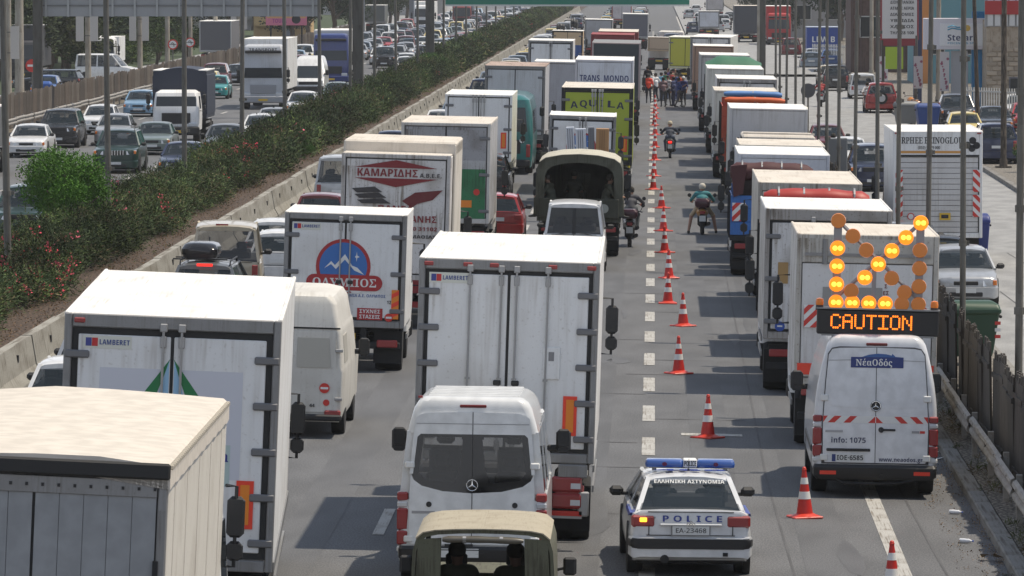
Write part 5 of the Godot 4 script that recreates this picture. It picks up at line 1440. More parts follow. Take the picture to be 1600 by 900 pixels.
func police_car() -> void:
	var t := car("fastback", {"paint": paint(0.66, 0.67, 0.68, 0.3), "L": 4.17, "W": 1.70, "H": 1.40, "lamp_w": 0.33})
	var navy := plain(0.02, 0.045, 0.26, 0.4)
	var belt := 0.635 * 1.40
	P(t, "bumper_strip", mb().loft([bump(0.85, 1.0, 0.40, 0.545, -0.32), bump(0.85, 1.022, 0.40, 0.545, -0.14), bump(0.85, 0.98, 0.40, 0.545, 0.012), bump(0.85, 0.885, 0.40, 0.54, 0.066)]), M.black, 40)
	P(t, "boot_ledge", mb().box(V(0, 0.735, 0.02), V(0.86, 0.03, 0.05), 0.012), paint(0.66, 0.67, 0.68, 0.3))
	P(t, "boot_seam", mb().box(V(-0.58, 0.72, 0.0), V(0.012, 0.26, 0.02)).box(V(0.58, 0.72, 0.0), V(0.012, 0.26, 0.02)), M.under)
	text(t, "P O L I C E", V(0.02, 0.815, 0.008), 0.085, 0.82, navy, false, "lettering")
	text(t, "EA-23468", V(0.0, 0.655, 0.031), 0.065, 0.42, M.ink, false, "lettering", 0.0, false)
	P(t, "plate_frame", mb().box(V(0, 0.655, 0.012), V(0.54, 0.15, 0.02)), plain(0.2, 0.2, 0.2))
	P(t, "number_plate", mb().box(V(0, 0.655, 0.02), V(0.51, 0.12, 0.018)), M.plate)
	for s in 2: shape(t, "double_chevron", [[-0.06, 0.70 + s * 0.03 + 0.02], [0.0, 0.745 + s * 0.03 + 0.02], [0.06, 0.70 + s * 0.03 + 0.02], [0.06, 0.685 + s * 0.03 + 0.02], [0.0, 0.73 + s * 0.03 + 0.02], [-0.06, 0.685 + s * 0.03 + 0.02]], 0.047, 0.006, M.chrome)
	P(t, "high_brake_light", mb().box(V(0, belt + 0.005, -0.10), V(0.34, 0.035, 0.05), 0.01), M.red_lamp)
	P(t, "model_badge", mb().box(V(-0.6, 0.83, 0.004), V(0.22, 0.025, 0.012)).box(V(0.62, 0.80, 0.004), V(0.2, 0.025, 0.012)), plain(0.25, 0.25, 0.26, 0.3, 0.6))
	P(t, "rear_wiper", mb().cyl(V(-0.22, belt + 0.02, -0.17), V(0.42, belt + 0.045, -0.21), 0.012, 0.008, 6).cyl(V(-0.22, belt + 0.02, -0.15), V(-0.22, belt + 0.02, -0.19), 0.03, 0.03, 8), M.black)
	P(t, "turn_signal", mb().box(V(-0.66, 0.80, 0.035), V(0.1, 0.06, 0.02), 0.008), glow(1.0, 0.42, 0.03, 2.2))
	P(t, "exhaust", mb().cyl(V(-0.36, 0.26, -0.2), V(-0.36, 0.26, 0.06), 0.06, 0.06, 12), M.under)
	P(t, "tow_eye_cover", mb().box(V(0.48, 0.33, 0.066), V(0.07, 0.05, 0.012)), M.under)
	# banner on the pane, number on the roof
	var lean := atan2(0.66, 0.42)
	var rp := thing()
	rp.name = "pane_banner"
	t.add_child(rp, true)
	rp.transform = Transform3D(Basis(Vector3.RIGHT, -(PI / 2 - lean) - 0.14), V(0, 1.27, -0.70))
	text(rp, "ΕΛΛΗΝΙΚΗ ΑΣΤΥΝΟΜΙΑ", V(0, 0, 0.0), 0.06, 0.98, M.tape_white)
	var rn := thing()
	rn.name = "roof_number"
	t.add_child(rn, true)
	rn.transform = Transform3D(Basis(Vector3.RIGHT, -PI / 2 - 0.01), V(0.02, 1.405, -1.02))
	text(rn, "468", V(0, 0, 0), 0.26, 1.0, navy)
	P(t, "aerial", mb().cyl(V(0, 1.40, -0.92), V(0, 1.43, -0.92), 0.02, 0.015, 8).cyl(V(0, 1.42, -0.92), V(0, 1.58, -0.82), 0.004, 0.003, 5), M.black)
	for sx in [-1, 1]:
		shape(t, "blue_flash", [], 0, 0, navy) if false else P(t, "blue_flash", mb().hexa([V(sx * 0.853, 0.83, -0.30), V(sx * 0.853, 0.83, -1.5), V(sx * 0.835, 0.875, -1.5), V(sx * 0.835, 0.875, -0.22), V(sx * 0.80, 0.83, -0.30), V(sx * 0.80, 0.83, -1.5), V(sx * 0.80, 0.875, -1.5), V(sx * 0.80, 0.875, -0.22)]), navy)
		P(t, "blue_flash", mb().hexa([V(sx * 0.70, 0.885, -0.11), V(sx * 0.80, 0.865, -0.14), V(sx * 0.838, 0.866, -0.55), V(sx * 0.76, 0.898, -0.55), V(sx * 0.70, 0.875, -0.11), V(sx * 0.80, 0.85, -0.14), V(sx * 0.83, 0.85, -0.55), V(sx * 0.76, 0.885, -0.55)]), navy)
	put(t, "police_car", "white police car with a blue roof light bar and blue lettering", "police car", road(0.51, 79.4), "", 0.04, -0.012)
	var l := thing()
	var blue := mat(lin(0.004, 0.065, 0.30), 0.12)
	blue.clearcoat_enabled = true
	for sx in [-1, 1]:
		var h := P(l, "blue_lens", mb().vloft([[0.02, 0.26, -0.15, 0.15, 0.04], [0.07, 0.27, -0.16, 0.16, 0.05], [0.13, 0.26, -0.14, 0.14, 0.05], [0.15, 0.24, -0.11, 0.11, 0.05]]), blue, 40, V(sx * 0.36, 0, 0))
		P(h, "lamp_unit", mb().cyl(V(0.0, 0.075, 0.10), V(0.0, 0.075, 0.166), 0.035, 0.035, 10), plain(0.14, 0.015, 0.06, 0.2))
	P(l, "centre_panel", mb().box(V(0, 0.085, 0), V(0.19, 0.14, 0.3), 0.015), M.tape_white)
	text(l, "POLICE", V(0, 0.085, 0.151), 0.085, 0.165, M.ink)
	P(l, "base", mb().box(V(0, 0.01, 0), V(1.16, 0.025, 0.2), 0.008).box(V(-0.5, -0.02, 0), V(0.06, 0.06, 0.1)).box(V(0.5, -0.02, 0), V(0.06, 0.06, 0.1)), plain(0.35, 0.36, 0.37))
	put(l, "light_bar", "blue rotating light bar with a white centre panel on the police car roof", "light bar", road(0.48, 79.4) + V(0.03, 1.41, -1.32), "", 0.03, -0.012).scale = V(1, 0.82, 1)

func soft_top_jeep() -> void:
	var t := thing()
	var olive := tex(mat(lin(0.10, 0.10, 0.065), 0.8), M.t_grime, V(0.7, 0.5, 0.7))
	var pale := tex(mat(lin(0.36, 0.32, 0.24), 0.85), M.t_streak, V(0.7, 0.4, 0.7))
	var W := 1.66
	P(t, "body", mb().box(V(0, 0.72, -1.9), V(W, 0.62, 3.8), 0.06), olive)
	P(t, "hood_frame", mb().box(V(0, 1.1, -3.1), V(W * 0.9, 0.25, 1.4), 0.08), olive)
	var ol := []; var il := []
	for p in [[0.835, 1.0], [0.83, 1.5], [0.815, 1.78], [0.775, 1.93], [0.69, 2.005], [0.55, 2.035], [0.3, 2.05], [0.0, 2.055]]:
		ol.append(Vector2(p[0], p[1])); il.append(Vector2(p[0] * 0.95, p[1] - (0.045 if p[1] > 1.9 else 0.01)))
	var ol2 := ol.duplicate(); var il2 := il.duplicate()
	for k in range(6, -1, -1):
		ol2.append(Vector2(-ol[k].x, ol[k].y)); il2.append(Vector2(-il[k].x, il[k].y))
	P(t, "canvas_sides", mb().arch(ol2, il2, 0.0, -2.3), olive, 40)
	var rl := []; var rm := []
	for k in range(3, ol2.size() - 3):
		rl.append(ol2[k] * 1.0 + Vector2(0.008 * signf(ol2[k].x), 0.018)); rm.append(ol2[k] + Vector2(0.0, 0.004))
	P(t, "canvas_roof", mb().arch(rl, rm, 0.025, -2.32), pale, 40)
	for sx in [-1, 1]: P(t, "canvas_flap", mb().hexa([V(sx * 0.80, 1.0, 0.0), V(sx * 0.50, 1.0, 0.01), V(sx * 0.48, 1.95, 0.01), V(sx * 0.75, 1.93, 0.0), V(sx * 0.80, 1.0, -0.03), V(sx * 0.50, 1.0, -0.02), V(sx * 0.48, 1.95, -0.02), V(sx * 0.75, 1.93, -0.03)]), olive)
	tarp_roll(t, "rolled_window", -0.47, 0.47, 1.935, 0.03, 0.045, plain(0.10, 0.09, 0.07, 0.35), 2)
	P(t, "windscreen_frame", mb().box(V(0, 1.84, -2.3), V(1.5, 0.05, 0.05)).box(V(0, 1.22, -2.3), V(1.5, 0.06, 0.05)).box(V(-0.72, 1.5, -2.3), V(0.06, 0.6, 0.05)).box(V(0.72, 1.5, -2.3), V(0.06, 0.6, 0.05)), olive)
	P(t, "spare_wheel", mb().lathe([[0.2, 0.0], [0.33, 0.0], [0.36, 0.05], [0.36, 0.17], [0.32, 0.22], [0.2, 0.2]], 20, V(0.0, 0.85, 0.0), Vector3.BACK), M.rubber, 40)
	P(t, "equipment_case", mb().box(V(0.02, 1.17, -0.12), V(0.72, 0.5, 0.1), 0.05), plain(0.16, 0.155, 0.14, 0.7))
	P(t, "case_panel", mb().box(V(0.02, 1.15, -0.06), V(0.56, 0.36, 0.03), 0.01), M.ink)
	for sx in [-1, 1]:
		P(t, "tail_light", mb().box(V(sx * 0.7, 0.65, 0.02), V(0.12, 0.2, 0.06), 0.02), M.red_lamp)
		var mi := P(t, "mirror", mb().box(V(sx * 0.98, 1.36, -2.2), V(0.16, 0.24, 0.06), 0.03), M.black, 30)
		P(mi, "mirror_arm", mb().cyl(V(sx * 0.80, 1.3, -2.25), V(sx * 0.95, 1.34, -2.22), 0.02, 0.02, 6), M.black)
		wheel(t, sx * 0.72, -0.75, 0.37, 0.2); wheel(t, sx * 0.72, -3.1, 0.37, 0.2)
		seat_at(t, sx * 0.36, 1.0, -1.7, 0.35)
	P(t, "rear_bumper", mb().box(V(0, 0.45, 0.05), V(1.5, 0.12, 0.12), 0.03), M.under)
	put(t, "soft_top_jeep", "olive soft-top army jeep with an open back at the bottom of the picture", "jeep", road(-1.99, 66.4), "", 0.0, -0.01).scale = V(1, 0.92, 1)
	for s in [[-0.33, "person in dark clothes riding on the passenger side of the soft-top jeep"], [0.36, "person in dark clothes sitting at the right side of the soft-top jeep"]]:
		var x: float = s[0]
		var j := {"head": V(0, 0.73, 0.0), "sl": V(-0.19, 0.5, 0.02), "sr": V(0.19, 0.5, 0.02), "hl": V(-0.1, 0.05, 0.05), "hr": V(0.1, 0.05, 0.05), "kl": V(-0.14, 0.12, -0.38), "kr": V(0.14, 0.12, -0.38), "al": V(-0.14, -0.28, -0.5), "ar": V(0.14, -0.28, -0.5), "el": V(-0.3, 0.25, -0.08), "er": V(0.3, 0.25, -0.08), "wl": V(-0.18, 0.24, -0.33), "wr": V(0.18, 0.24, -0.33)}
		var p := person(j, {"top": Color(0.05, 0.052, 0.035), "leg": Color(0.05, 0.052, 0.035), "fore": Color(0.05, 0.052, 0.035), "skin": Color(0.16, 0.09, 0.06)}, 0.022)
		put(p, "person", s[1], "person", road(-1.99 + x, 66.4) + V(0, 0.75, -1.45))

func army_truck() -> void:
	var t := thing()
	var olive := tex(mat(lin(0.055, 0.058, 0.042), 0.8), M.t_grime, V(0.5, 0.4, 0.5))
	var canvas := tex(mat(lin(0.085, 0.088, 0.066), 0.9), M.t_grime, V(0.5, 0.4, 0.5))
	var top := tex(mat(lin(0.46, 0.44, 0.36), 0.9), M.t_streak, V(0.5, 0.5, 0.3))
	var W := 2.5; var L := 4.6
	var prof := func(g: float) -> Array:
		var o := []
		for p in [[-1.0, 1.2], [-0.995, 2.2], [-0.975, 2.56], [-0.92, 2.72], [-0.78, 2.84], [-0.42, 2.93], [0, 2.96], [0.42, 2.93], [0.78, 2.84], [0.92, 2.72], [0.975, 2.56], [0.995, 2.2], [1.0, 1.2]]:
			o.append(Vector2(p[0] * (W / 2 - g), p[1] - (g if p[1] > 1.3 else 0.0)))
		return o
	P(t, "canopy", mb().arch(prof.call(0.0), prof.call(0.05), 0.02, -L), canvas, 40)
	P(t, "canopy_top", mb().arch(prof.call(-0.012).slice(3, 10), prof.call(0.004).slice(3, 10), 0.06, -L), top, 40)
	# the curtain rim round the opening and the bulkhead with its small window
	var rimm := mb()
	var outl: Array = prof.call(0.0); var inl: Array = prof.call(0.24)
	for k in outl.size() - 1:
		rimm.hexa([V(outl[k].x, outl[k].y, 0.03), V(outl[k + 1].x, outl[k + 1].y, 0.03), V(inl[k + 1].x, inl[k + 1].y, 0.03), V(inl[k].x, inl[k].y, 0.03), V(outl[k].x, outl[k].y, 0.0), V(outl[k + 1].x, outl[k + 1].y, 0.0), V(inl[k + 1].x, inl[k + 1].y, -0.06), V(inl[k].x, inl[k].y, -0.06)])
	P(t, "canopy_rim", rimm, canvas, 30)
	P(t, "bulkhead", mb().box(V(-0.72, 2.0, -L), V(1.0, 1.7, 0.04)).box(V(0.75, 2.0, -L), V(0.95, 1.7, 0.04)).box(V(0, 1.5, -L), V(0.6, 0.8, 0.04)).box(V(0, 2.56, -L), V(0.6, 0.6, 0.04)), canvas)
	P(t, "tailgate", mb().box(V(0, 1.42, 0.05), V(2.3, 0.55, 0.06), 0.02), olive)
	P(t, "cargo_bed", mb().box(V(0, 1.1, -L / 2), V(2.4, 0.14, L)), olive)
	for sx in [-1, 1]: P(t, "bench", mb().box(V(sx * 0.95, 1.55, -L / 2), V(0.4, 0.06, L - 0.4)), olive)
	P(t, "emblem", mb().lathe([[0.06, 0.0], [0.13, 0.0], [0.13, 0.006], [0.06, 0.006]], 20, V(0.72, 1.42, 0.082), Vector3.BACK), plain(0.3, 0.31, 0.28))
	chassis(t, 2.4, L, {"axle": 1.3})
	cab(t, 2.3, 2.6, -L - 0.3, 1.9, olive, {"mirror_x": 1.36, "mirror_y": 1.95, "bumper": olive})
	put(t, "army_truck", "olive army truck with soldiers sitting under its open canvas canopy", "army truck", road(-2.17, 164.6), "", 0.0, -atan(FALL))
	var soldier := {"top": Color(0.055, 0.06, 0.04), "leg": Color(0.055, 0.06, 0.04), "skin": Color(0.30, 0.17, 0.11)}
	var k := 0
	for s in [[-0.80, -0.45, -1.2, "soldier sitting at the left of the army truck with a bare forearm", 0.55], [0.84, -0.5, 1.3, "soldier sitting at the right of the army truck resting an arm", 0.5], [-0.15, -2.2, 0.2, "soldier seen dimly in the middle of the army truck under the canvas", 0.1]]:
		var j := {"head": V(0, 0.73, -0.1), "sl": V(-0.19, 0.5, -0.03), "sr": V(0.19, 0.5, -0.03), "hl": V(-0.1, 0.08, 0.05), "hr": V(0.1, 0.08, 0.05), "kl": V(-0.16, 0.12, -0.38), "kr": V(0.16, 0.12, -0.38), "al": V(-0.15, -0.32, -0.42), "ar": V(0.15, -0.32, -0.42), "el": V(-0.3, 0.26, -0.12), "er": V(0.3, 0.26, -0.12), "wl": V(-0.12, 0.2, -0.36), "wr": V(0.14, 0.22, -0.38)}
		var p := person(j, soldier, 0.03)
		put(p, "person", s[3], "person", road(-2.17 + s[0], 164.6 - s[1]) + V(0, 1.52 + (0.05 if k == 2 else 0.0), 0), "", s[2] * -1.0 + PI * 0.0)
		k += 1

func motorcycle(paint_: Material, o := {}) -> Node3D:      # rear at z = 0, facing -z
	var t := thing()
	var L: float = o.get("L", 2.0); var r: float = o.get("r", 0.30)
	for z in [-r, -L + r]:
		P(t, "wheel", mb().lathe([[r * 0.6, -0.06], [r * 0.9, -0.06], [r, -0.03], [r, 0.03], [r * 0.9, 0.06], [r * 0.6, 0.06]], 18, V(0, r, z), Vector3.RIGHT), M.rubber, 40)
	P(t, "engine", mb().box(V(0, 0.42, -L * 0.5), V(0.3, 0.4, 0.6), 0.08).cyl(V(0.14, 0.28, -L * 0.55), V(0.2, 0.36, -0.1), 0.05, 0.06, 10), M.under)
	P(t, "fairing", mb().loft([mb().ring(V(0, 0.72, -0.12), V(0.13, 0, 0), V(0, 0.09, 0), 10), mb().ring(V(0, 0.70, -0.45), V(0.2, 0, 0), V(0, 0.15, 0), 10), mb().ring(V(0, 0.66, -0.9), V(0.16, 0, 0), V(0, 0.16, 0), 10), mb().ring(V(0, 0.78, -1.3), V(0.2, 0, 0), V(0, 0.2, 0), 10), mb().ring(V(0, 0.82, -1.6), V(0.12, 0, 0), V(0, 0.12, 0), 10)]), paint_, 50)
	P(t, "saddle", mb().box(V(0, 0.80, -0.65), V(0.26, 0.1, 0.75), 0.045), M.black, 40)
	P(t, "fork", mb().cyl(V(-0.09, r, -L + r), V(-0.09, 0.95, -L + r + 0.35), 0.028, 0.028, 6).cyl(V(0.09, r, -L + r), V(0.09, 0.95, -L + r + 0.35), 0.028, 0.028, 6), M.steel)
	P(t, "handlebar", mb().tube([V(-0.38, 1.0, -1.28), V(-0.2, 1.04, -1.4), V(0.2, 1.04, -1.4), V(0.38, 1.0, -1.28)], 0.018, 6), M.black)
	for sx in [-1, 1]: P(t, "mirror", mb().lathe([[0.0, 0.0], [0.055, 0.005], [0.06, 0.02], [0.0, 0.03]], 10, V(sx * 0.40, 1.2, -1.33), Vector3.BACK).cyl(V(sx * 0.32, 1.02, -1.34), V(sx * 0.40, 1.2, -1.34), 0.01, 0.01, 5), M.black, 40)
	P(t, "tail_light", mb().box(V(0, 0.70, -0.03), V(0.17, 0.1, 0.07), 0.02), M.brake if o.get("braking", false) else M.red_lamp, 30)
	P(t, "number_plate", mb().box(V(0, 0.52, 0.01), V(0.2, 0.18, 0.012)), M.plate)
	P(t, "rear_mudguard", mb().box(V(0, 0.50, -0.03), V(0.16, 0.3, 0.03), 0.01), M.black)
	if o.get("top_box", false): P(t, "top_box", mb().vloft([[0.86, 0.2, -0.42, 0.0, 0.08], [0.94, 0.24, -0.45, 0.03, 0.1], [1.06, 0.24, -0.45, 0.03, 0.1], [1.14, 0.19, -0.4, -0.02, 0.1]]), plain(0.05, 0.012, 0.02, 0.3), 40)
	return t

func rider(c: Dictionary, feet_down := false) -> Node3D:       # sits at the origin of its motorcycle
	var j := {"head": V(0, 1.46, -0.82), "sl": V(-0.2, 1.26, -0.75), "sr": V(0.2, 1.26, -0.75), "hl": V(-0.1, 0.90, -0.6), "hr": V(0.1, 0.90, -0.6), "kl": V(-0.22, 0.72, -1.02), "kr": V(0.22, 0.72, -1.02), "al": V(-0.2, 0.34, -0.85), "ar": V(0.2, 0.34, -0.85), "el": V(-0.38, 1.08, -0.95), "er": V(0.38, 1.08, -0.95), "wl": V(-0.33, 1.04, -1.2), "wr": V(0.33, 1.04, -1.2)}
	if feet_down:
		j.kl = V(-0.34, 0.58, -0.85); j.kr = V(0.34, 0.58, -0.85); j.al = V(-0.43, 0.1, -0.62); j.ar = V(0.43, 0.1, -0.62)
		j.el = V(-0.35, 1.06, -0.92); j.er = V(0.35, 1.06, -0.92); j.wl = V(-0.33, 1.02, -1.18); j.wr = V(0.33, 1.02, -1.18)
	c["grip"] = V(0, -0.8, -0.5)
	return person(j, c, 0.02)

# ---------- the jam, near to far
func sticker(t: Node3D, x: float, y: float, z: float) -> void:
	var b := slab(t, "maker_sticker", x - 0.29, x + 0.29, y - 0.075, y + 0.075, z, 0.003, plain(0.62, 0.62, 0.55, 0.5))
	slab(b, "sticker_square", x - 0.26, x - 0.19, y - 0.05, y + 0.05, z + 0.003, 0.003, plain(0.05, 0.06, 0.25))
	slab(b, "sticker_square", x - 0.185, x - 0.115, y - 0.05, y + 0.05, z + 0.003, 0.003, plain(0.5, 0.03, 0.03))
	text(b, "LAMBERET", V(x + 0.085, y, z + 0.005), 0.06, 0.36, plain(0.03, 0.06, 0.22))

func near_lorries() -> void:
	# covered lorry at the bottom left
	var t := lorry({"w": 2.5, "h": 3.72, "L": 8.0, "doors": "boards", "box": dirty(0.58, 0.55, 0.49, 0.7), "door": tex(mat(lin(0.27, 0.28, 0.29), 0.5), M.t_dust, V(0.5, 0.5, 0.5)), "frame": M.frame, "roof": M.roof_cream, "header": 0.10, "roof_lip": false, "cab_h": 2.6, "mirror_x": 1.26, "mirror_y": 2.3, "cab_paint": M.white})
	P(t, "top_trim", mb().box(V(0, 3.70, 0.075), V(2.54, 0.155, 0.05), 0.02), M.seal)
	P(t, "rivet_strip", mb().box(V(0, 3.53, 0.04), V(2.3, 0.16, 0.02), 0.006), M.frame)
	var rv := mb()
	for i in 16: rv.box(V(-1.12 + i * 0.15, 3.53, 0.055), V(0.025, 0.03, 0.015))
	P(t, "rivets", rv, M.black)
	for sx in [-1, 1]: P(t, "door_catch", mb().box(V(sx * 1.16, 2.75, 0.06), V(0.05, 0.22, 0.04)).box(V(sx * 1.16, 2.1, 0.06), V(0.05, 0.22, 0.04)), M.under)
	var sheetm := []
	for i in 25:
		var u := i / 24.0
		var r := PackedVector3Array()
		var sag := 0.025 * absf(sin(u * PI * 5.0)) - 0.02
		for p in [[-1.27, 3.54], [-1.265, 3.71], [-1.2, 3.76], [-0.6, 3.785 - sag], [0.0, 3.79 - sag * 1.3], [0.6, 3.785 - sag], [1.2, 3.76], [1.265, 3.71], [1.27, 3.54], [1.255, 3.54], [1.235, 3.68], [0.6, 3.725], [0.0, 3.73], [-0.6, 3.725], [-1.235, 3.68], [-1.255, 3.54]]:
			r.append(V(p[0], p[1] + 0.012 * sin(u * 60.0 + p[0] * 3.0), 0.06 - u * 8.12))
		sheetm.append(r)
	P(t, "tarpaulin_roof", mb().loft(sheetm), tex(mat(lin(0.60, 0.55, 0.48), 0.85), M.t_dust, V(0.4, 0.4, 0.4)), 40)
	var lace := mb()
	for i in 44: lace.box(V(1.262, 3.73, -0.1 - i * 0.18), V(0.05, 0.05, 0.06), 0.01)
	P(t, "lacing", lace, plain(0.42, 0.38, 0.31, 0.9))
	for i in 5: P(t, "side_fold", mb().cyl(V(1.248, 1.12, -0.8 - i * 1.6), V(1.248, 3.55, -0.8 - i * 1.6), 0.016, 0.012, 6), M.cream)
	away_lorry(t, -5.76, 53.4, "covered lorry with a cream tarpaulin roof and grey panelled rear doors", 0.006, -0.026, "", "covered_lorry")
	# tall white lorry with the green mountain mark
	t = lorry({"w": 2.6, "h": 4.14, "L": 9.5, "box": M.white, "board": "", "markers": [-1.12], "hinges": 5, "rods": [0.11], "cab_h": 2.9, "mirror_x": 1.38, "tandem": true, "header": 0.16, "seal": 0.10, "lamp_y": 0.86})
	sticker(t, -0.78, 3.80, 0.034)
	var gr := plain(0.01, 0.17, 0.05, 0.45)
	for sx in [-1, 1]: shape(t, "green_peak", [[sx * 0.02, 3.63], [sx * 0.66, 2.75], [sx * 0.34, 2.75], [sx * 0.09, 3.42]], 0.033, 0.002, gr)
	for sx in [-1, 1]: shape(t, "blue_peak", [[sx * 0.03, 3.61], [sx * 0.28, 2.75], [sx * 0.03, 2.75]], 0.033, 0.002, plain(0.28, 0.48, 0.66, 0.45))
	slab(t, "door_patch", -0.86, -0.03, 2.2, 3.5, 0.0305, 0.002, plain(0.56, 0.57, 0.62, 0.5)); slab(t, "door_patch", 0.03, 0.86, 2.2, 3.5, 0.0305, 0.002, plain(0.56, 0.57, 0.62, 0.5))
	slab(t, "blue_panel", 0.62, 0.74, 2.12, 2.62, 0.033, 0.002, plain(0.42, 0.52, 0.50, 0.5))
	text(t, "a", V(0.67, 2.48, 0.037), 0.13, 0.10, plain(0.02, 0.03, 0.22), true)
	slab(t, "warning_board", 0.83, 1.04, 1.62, 2.2, 0.036, 0.012, M.reflex_red)
	slab(t, "board_centre", 0.88, 0.99, 1.67, 2.15, 0.049, 0.003, M.reflex_orange)
	slab(t, "side_stripe", 0, 0, 0, 0, 0, 0.0, M.frame) if false else P(t, "side_sill", mb().box(V(1.305, 1.16, -4.75), V(0.03, 0.14, 9.4), 0.01), M.frame)
	away_lorry(t, -5.77, 68.8, "tall white refrigerated lorry with a green and blue mountain mark behind the covered lorry", 0.045, -0.022)
	# the middle lorry
	t = lorry({"w": 2.6, "h": 4.18, "L": 7.9, "floor": 1.28, "box": M.white, "markers": [-1.16, -0.6, -0.22, 0.62, 1.18], "hinges": 5, "rods": [0.11, 0.56], "cab_h": 3.0, "mirror_x": 1.44, "mirror_y": 2.75, "header": 0.15, "seal": 0.07, "lamp_y": 0.9, "plate": M.plate})
	sticker(t, -0.86, 3.90, 0.034)
	for sx in [-1, 1]:
		slab(t, "warning_board", sx * 0.93 - 0.1, sx * 0.93 + 0.1, 1.68, 2.25, 0.036, 0.012, M.reflex_red)
		slab(t, "board_centre", sx * 0.93 - 0.055, sx * 0.93 + 0.055, 1.73, 2.2, 0.049, 0.003, M.reflex_orange)
	var hb := slab(t, "inspection_hatch", 0.52, 0.77, 2.48, 2.95, 0.032, 0.025, M.white, 0.02)
	slab(hb, "hatch_window", 0.60, 0.68, 2.75, 2.88, 0.058, 0.004, plain(0.2, 0.2, 0.21, 0.3))
	P(t, "grab_handle", mb().tube([V(0.38, 1.55, 0.04), V(0.38, 1.55, 0.09), V(0.62, 1.55, 0.09), V(0.62, 1.55, 0.04)], 0.025, 6), M.chrome)
	for sx in [-1, 1]:
		P(t, "tail_lamp_cluster", mb().box(V(sx * 0.92, 0.98, 0.03), V(0.44, 0.22, 0.09), 0.03).box(V(sx * 0.92, 0.74, 0.03), V(0.44, 0.22, 0.09), 0.03), M.red_lamp)
		slab(t, "reversing_lens", sx * 0.92 + 0.06, sx * 0.92 + 0.2, 0.92, 1.0, 0.07, 0.008, M.clear_lamp)
		slab(t, "reversing_lens", sx * 0.92 + 0.06, sx * 0.92 + 0.2, 0.68, 0.76, 0.07, 0.008, M.clear_lamp)
	P(t, "striped_bar", mb().box(V(0, 0.56, 0.02), V(2.3, 0.07, 0.06)), M.tape_red)
	P(t, "striped_bar_edge", mb().box(V(0, 0.505, 0.02), V(2.3, 0.035, 0.058)).box(V(1.17, 0.7, 0.01), V(0.16, 0.36, 0.08), 0.02), M.steel)
	P(t, "equipment_box", mb().box(V(1.0, 1.17, 0.0), V(0.42, 0.2, 0.12), 0.02), M.frame)
	away_lorry(t, -2.08, 82.6, "tall white refrigerated lorry with red roof lamps ahead of the white minibus", 0.0, -0.012)
	# old high-roofed van between the lorries
	t = thing()
	var ow := dirty(0.60, 0.58, 0.53, 0.5)
	P(t, "body", mb().vloft([[0.32, 0.90, -5.0, 0, 0.06], [0.5, 0.95, -5.1, 0, 0.07], [1.25, 0.97, -5.05, -0.01, 0.08], [1.32, 0.945, -4.6, -0.03, 0.08], [1.95, 0.90, -4.1, -0.06, 0.08], [2.05, 0.885, -4.0, -0.07, 0.08], [2.10, 0.86, -4.0, -0.09, 0.1], [2.5, 0.80, -3.7, -0.14, 0.12], [2.64, 0.72, -3.6, -0.2, 0.16], [2.7, 0.5, -3.4, -0.4, 0.2]]), ow, 30)
	for sx in [-1, 1]:
		P(t, "rear_door", mb().hexa([V(sx * 0.01, 0.5, 0.0), V(sx * 0.86, 0.5, 0.0), V(sx * 0.80, 2.0, -0.062), V(sx * 0.01, 2.0, -0.062), V(sx * 0.01, 0.5, 0.022), V(sx * 0.86, 0.5, 0.022), V(sx * 0.80, 2.0, -0.04), V(sx * 0.01, 2.0, -0.04)]), ow)
		P(t, "blank_window", mb().hexa([V(sx * 0.10, 1.33, 0.0), V(sx * 0.72, 1.33, 0.0), V(sx * 0.68, 1.88, -0.03), V(sx * 0.10, 1.88, -0.03), V(sx * 0.10, 1.33, 0.005), V(sx * 0.72, 1.33, 0.005), V(sx * 0.68, 1.88, -0.022), V(sx * 0.10, 1.88, -0.022)]), plain(0.40, 0.38, 0.33, 0.5))
		P(t, "hinge", mb().box(V(sx * 0.88, 0.75, 0.02), V(0.14, 0.06, 0.05), 0.01).box(V(sx * 0.87, 1.65, -0.03), V(0.14, 0.06, 0.05), 0.01), M.steel)
		P(t, "tail_light", mb().box(V(sx * 0.78, 0.48, 0.03), V(0.3, 0.12, 0.06), 0.02), M.red_lamp)
		P(t, "side_window", mb().hexa([V(sx * 0.95, 1.38, -0.6), V(sx * 0.95, 1.38, -1.7), V(sx * 0.912, 1.9, -1.7), V(sx * 0.912, 1.9, -0.6), V(sx * 0.90, 1.38, -0.6), V(sx * 0.90, 1.38, -1.7), V(sx * 0.86, 1.9, -1.7), V(sx * 0.86, 1.9, -0.6)]), plain(0.42, 0.40, 0.35, 0.5))
		wheel(t, sx * 0.83, -1.2, 0.34, 0.24); wheel(t, sx * 0.83, -4.2, 0.34, 0.24)
	disc(t, "no_entry_mark", V(0.62, 0.95, 0.022), 0.095, 0.008, M.tape_red, 18)
	slab(t, "mark_bar", 0.55, 0.69, 0.93, 0.97, 0.031, 0.003, M.tape_white)
	disc(t, "speed_mark", V(0.66, 0.68, 0.022), 0.06, 0.008, M.tape_red, 18)
	text(t, "44", V(0.4, 0.62, 0.026), 0.06, 0.1, M.ink)
	P(t, "rear_bumper", mb().box(V(0, 0.4, 0.05), V(1.9, 0.12, 0.12), 0.03), M.black)
	P(t, "roof_gutter", mb().box(V(0, 2.06, -0.06), V(1.76, 0.03, 0.02)), M.under)
	van_mirrors(t, 0.95, 1.45, -4.1)
	away_lorry(t, -6.30, 101.0, "dirty white high-roofed van with blanked rear windows beside the tall lorries", 0.0, -0.01, "", "van", "van").scale = V(0.96, 0.945, 1)
	# dairy lorry
	dairy(2.5, 3.24, 3.5, -6.26, 117.4, "white dairy lorry with a large round mountain emblem and red name band", false)
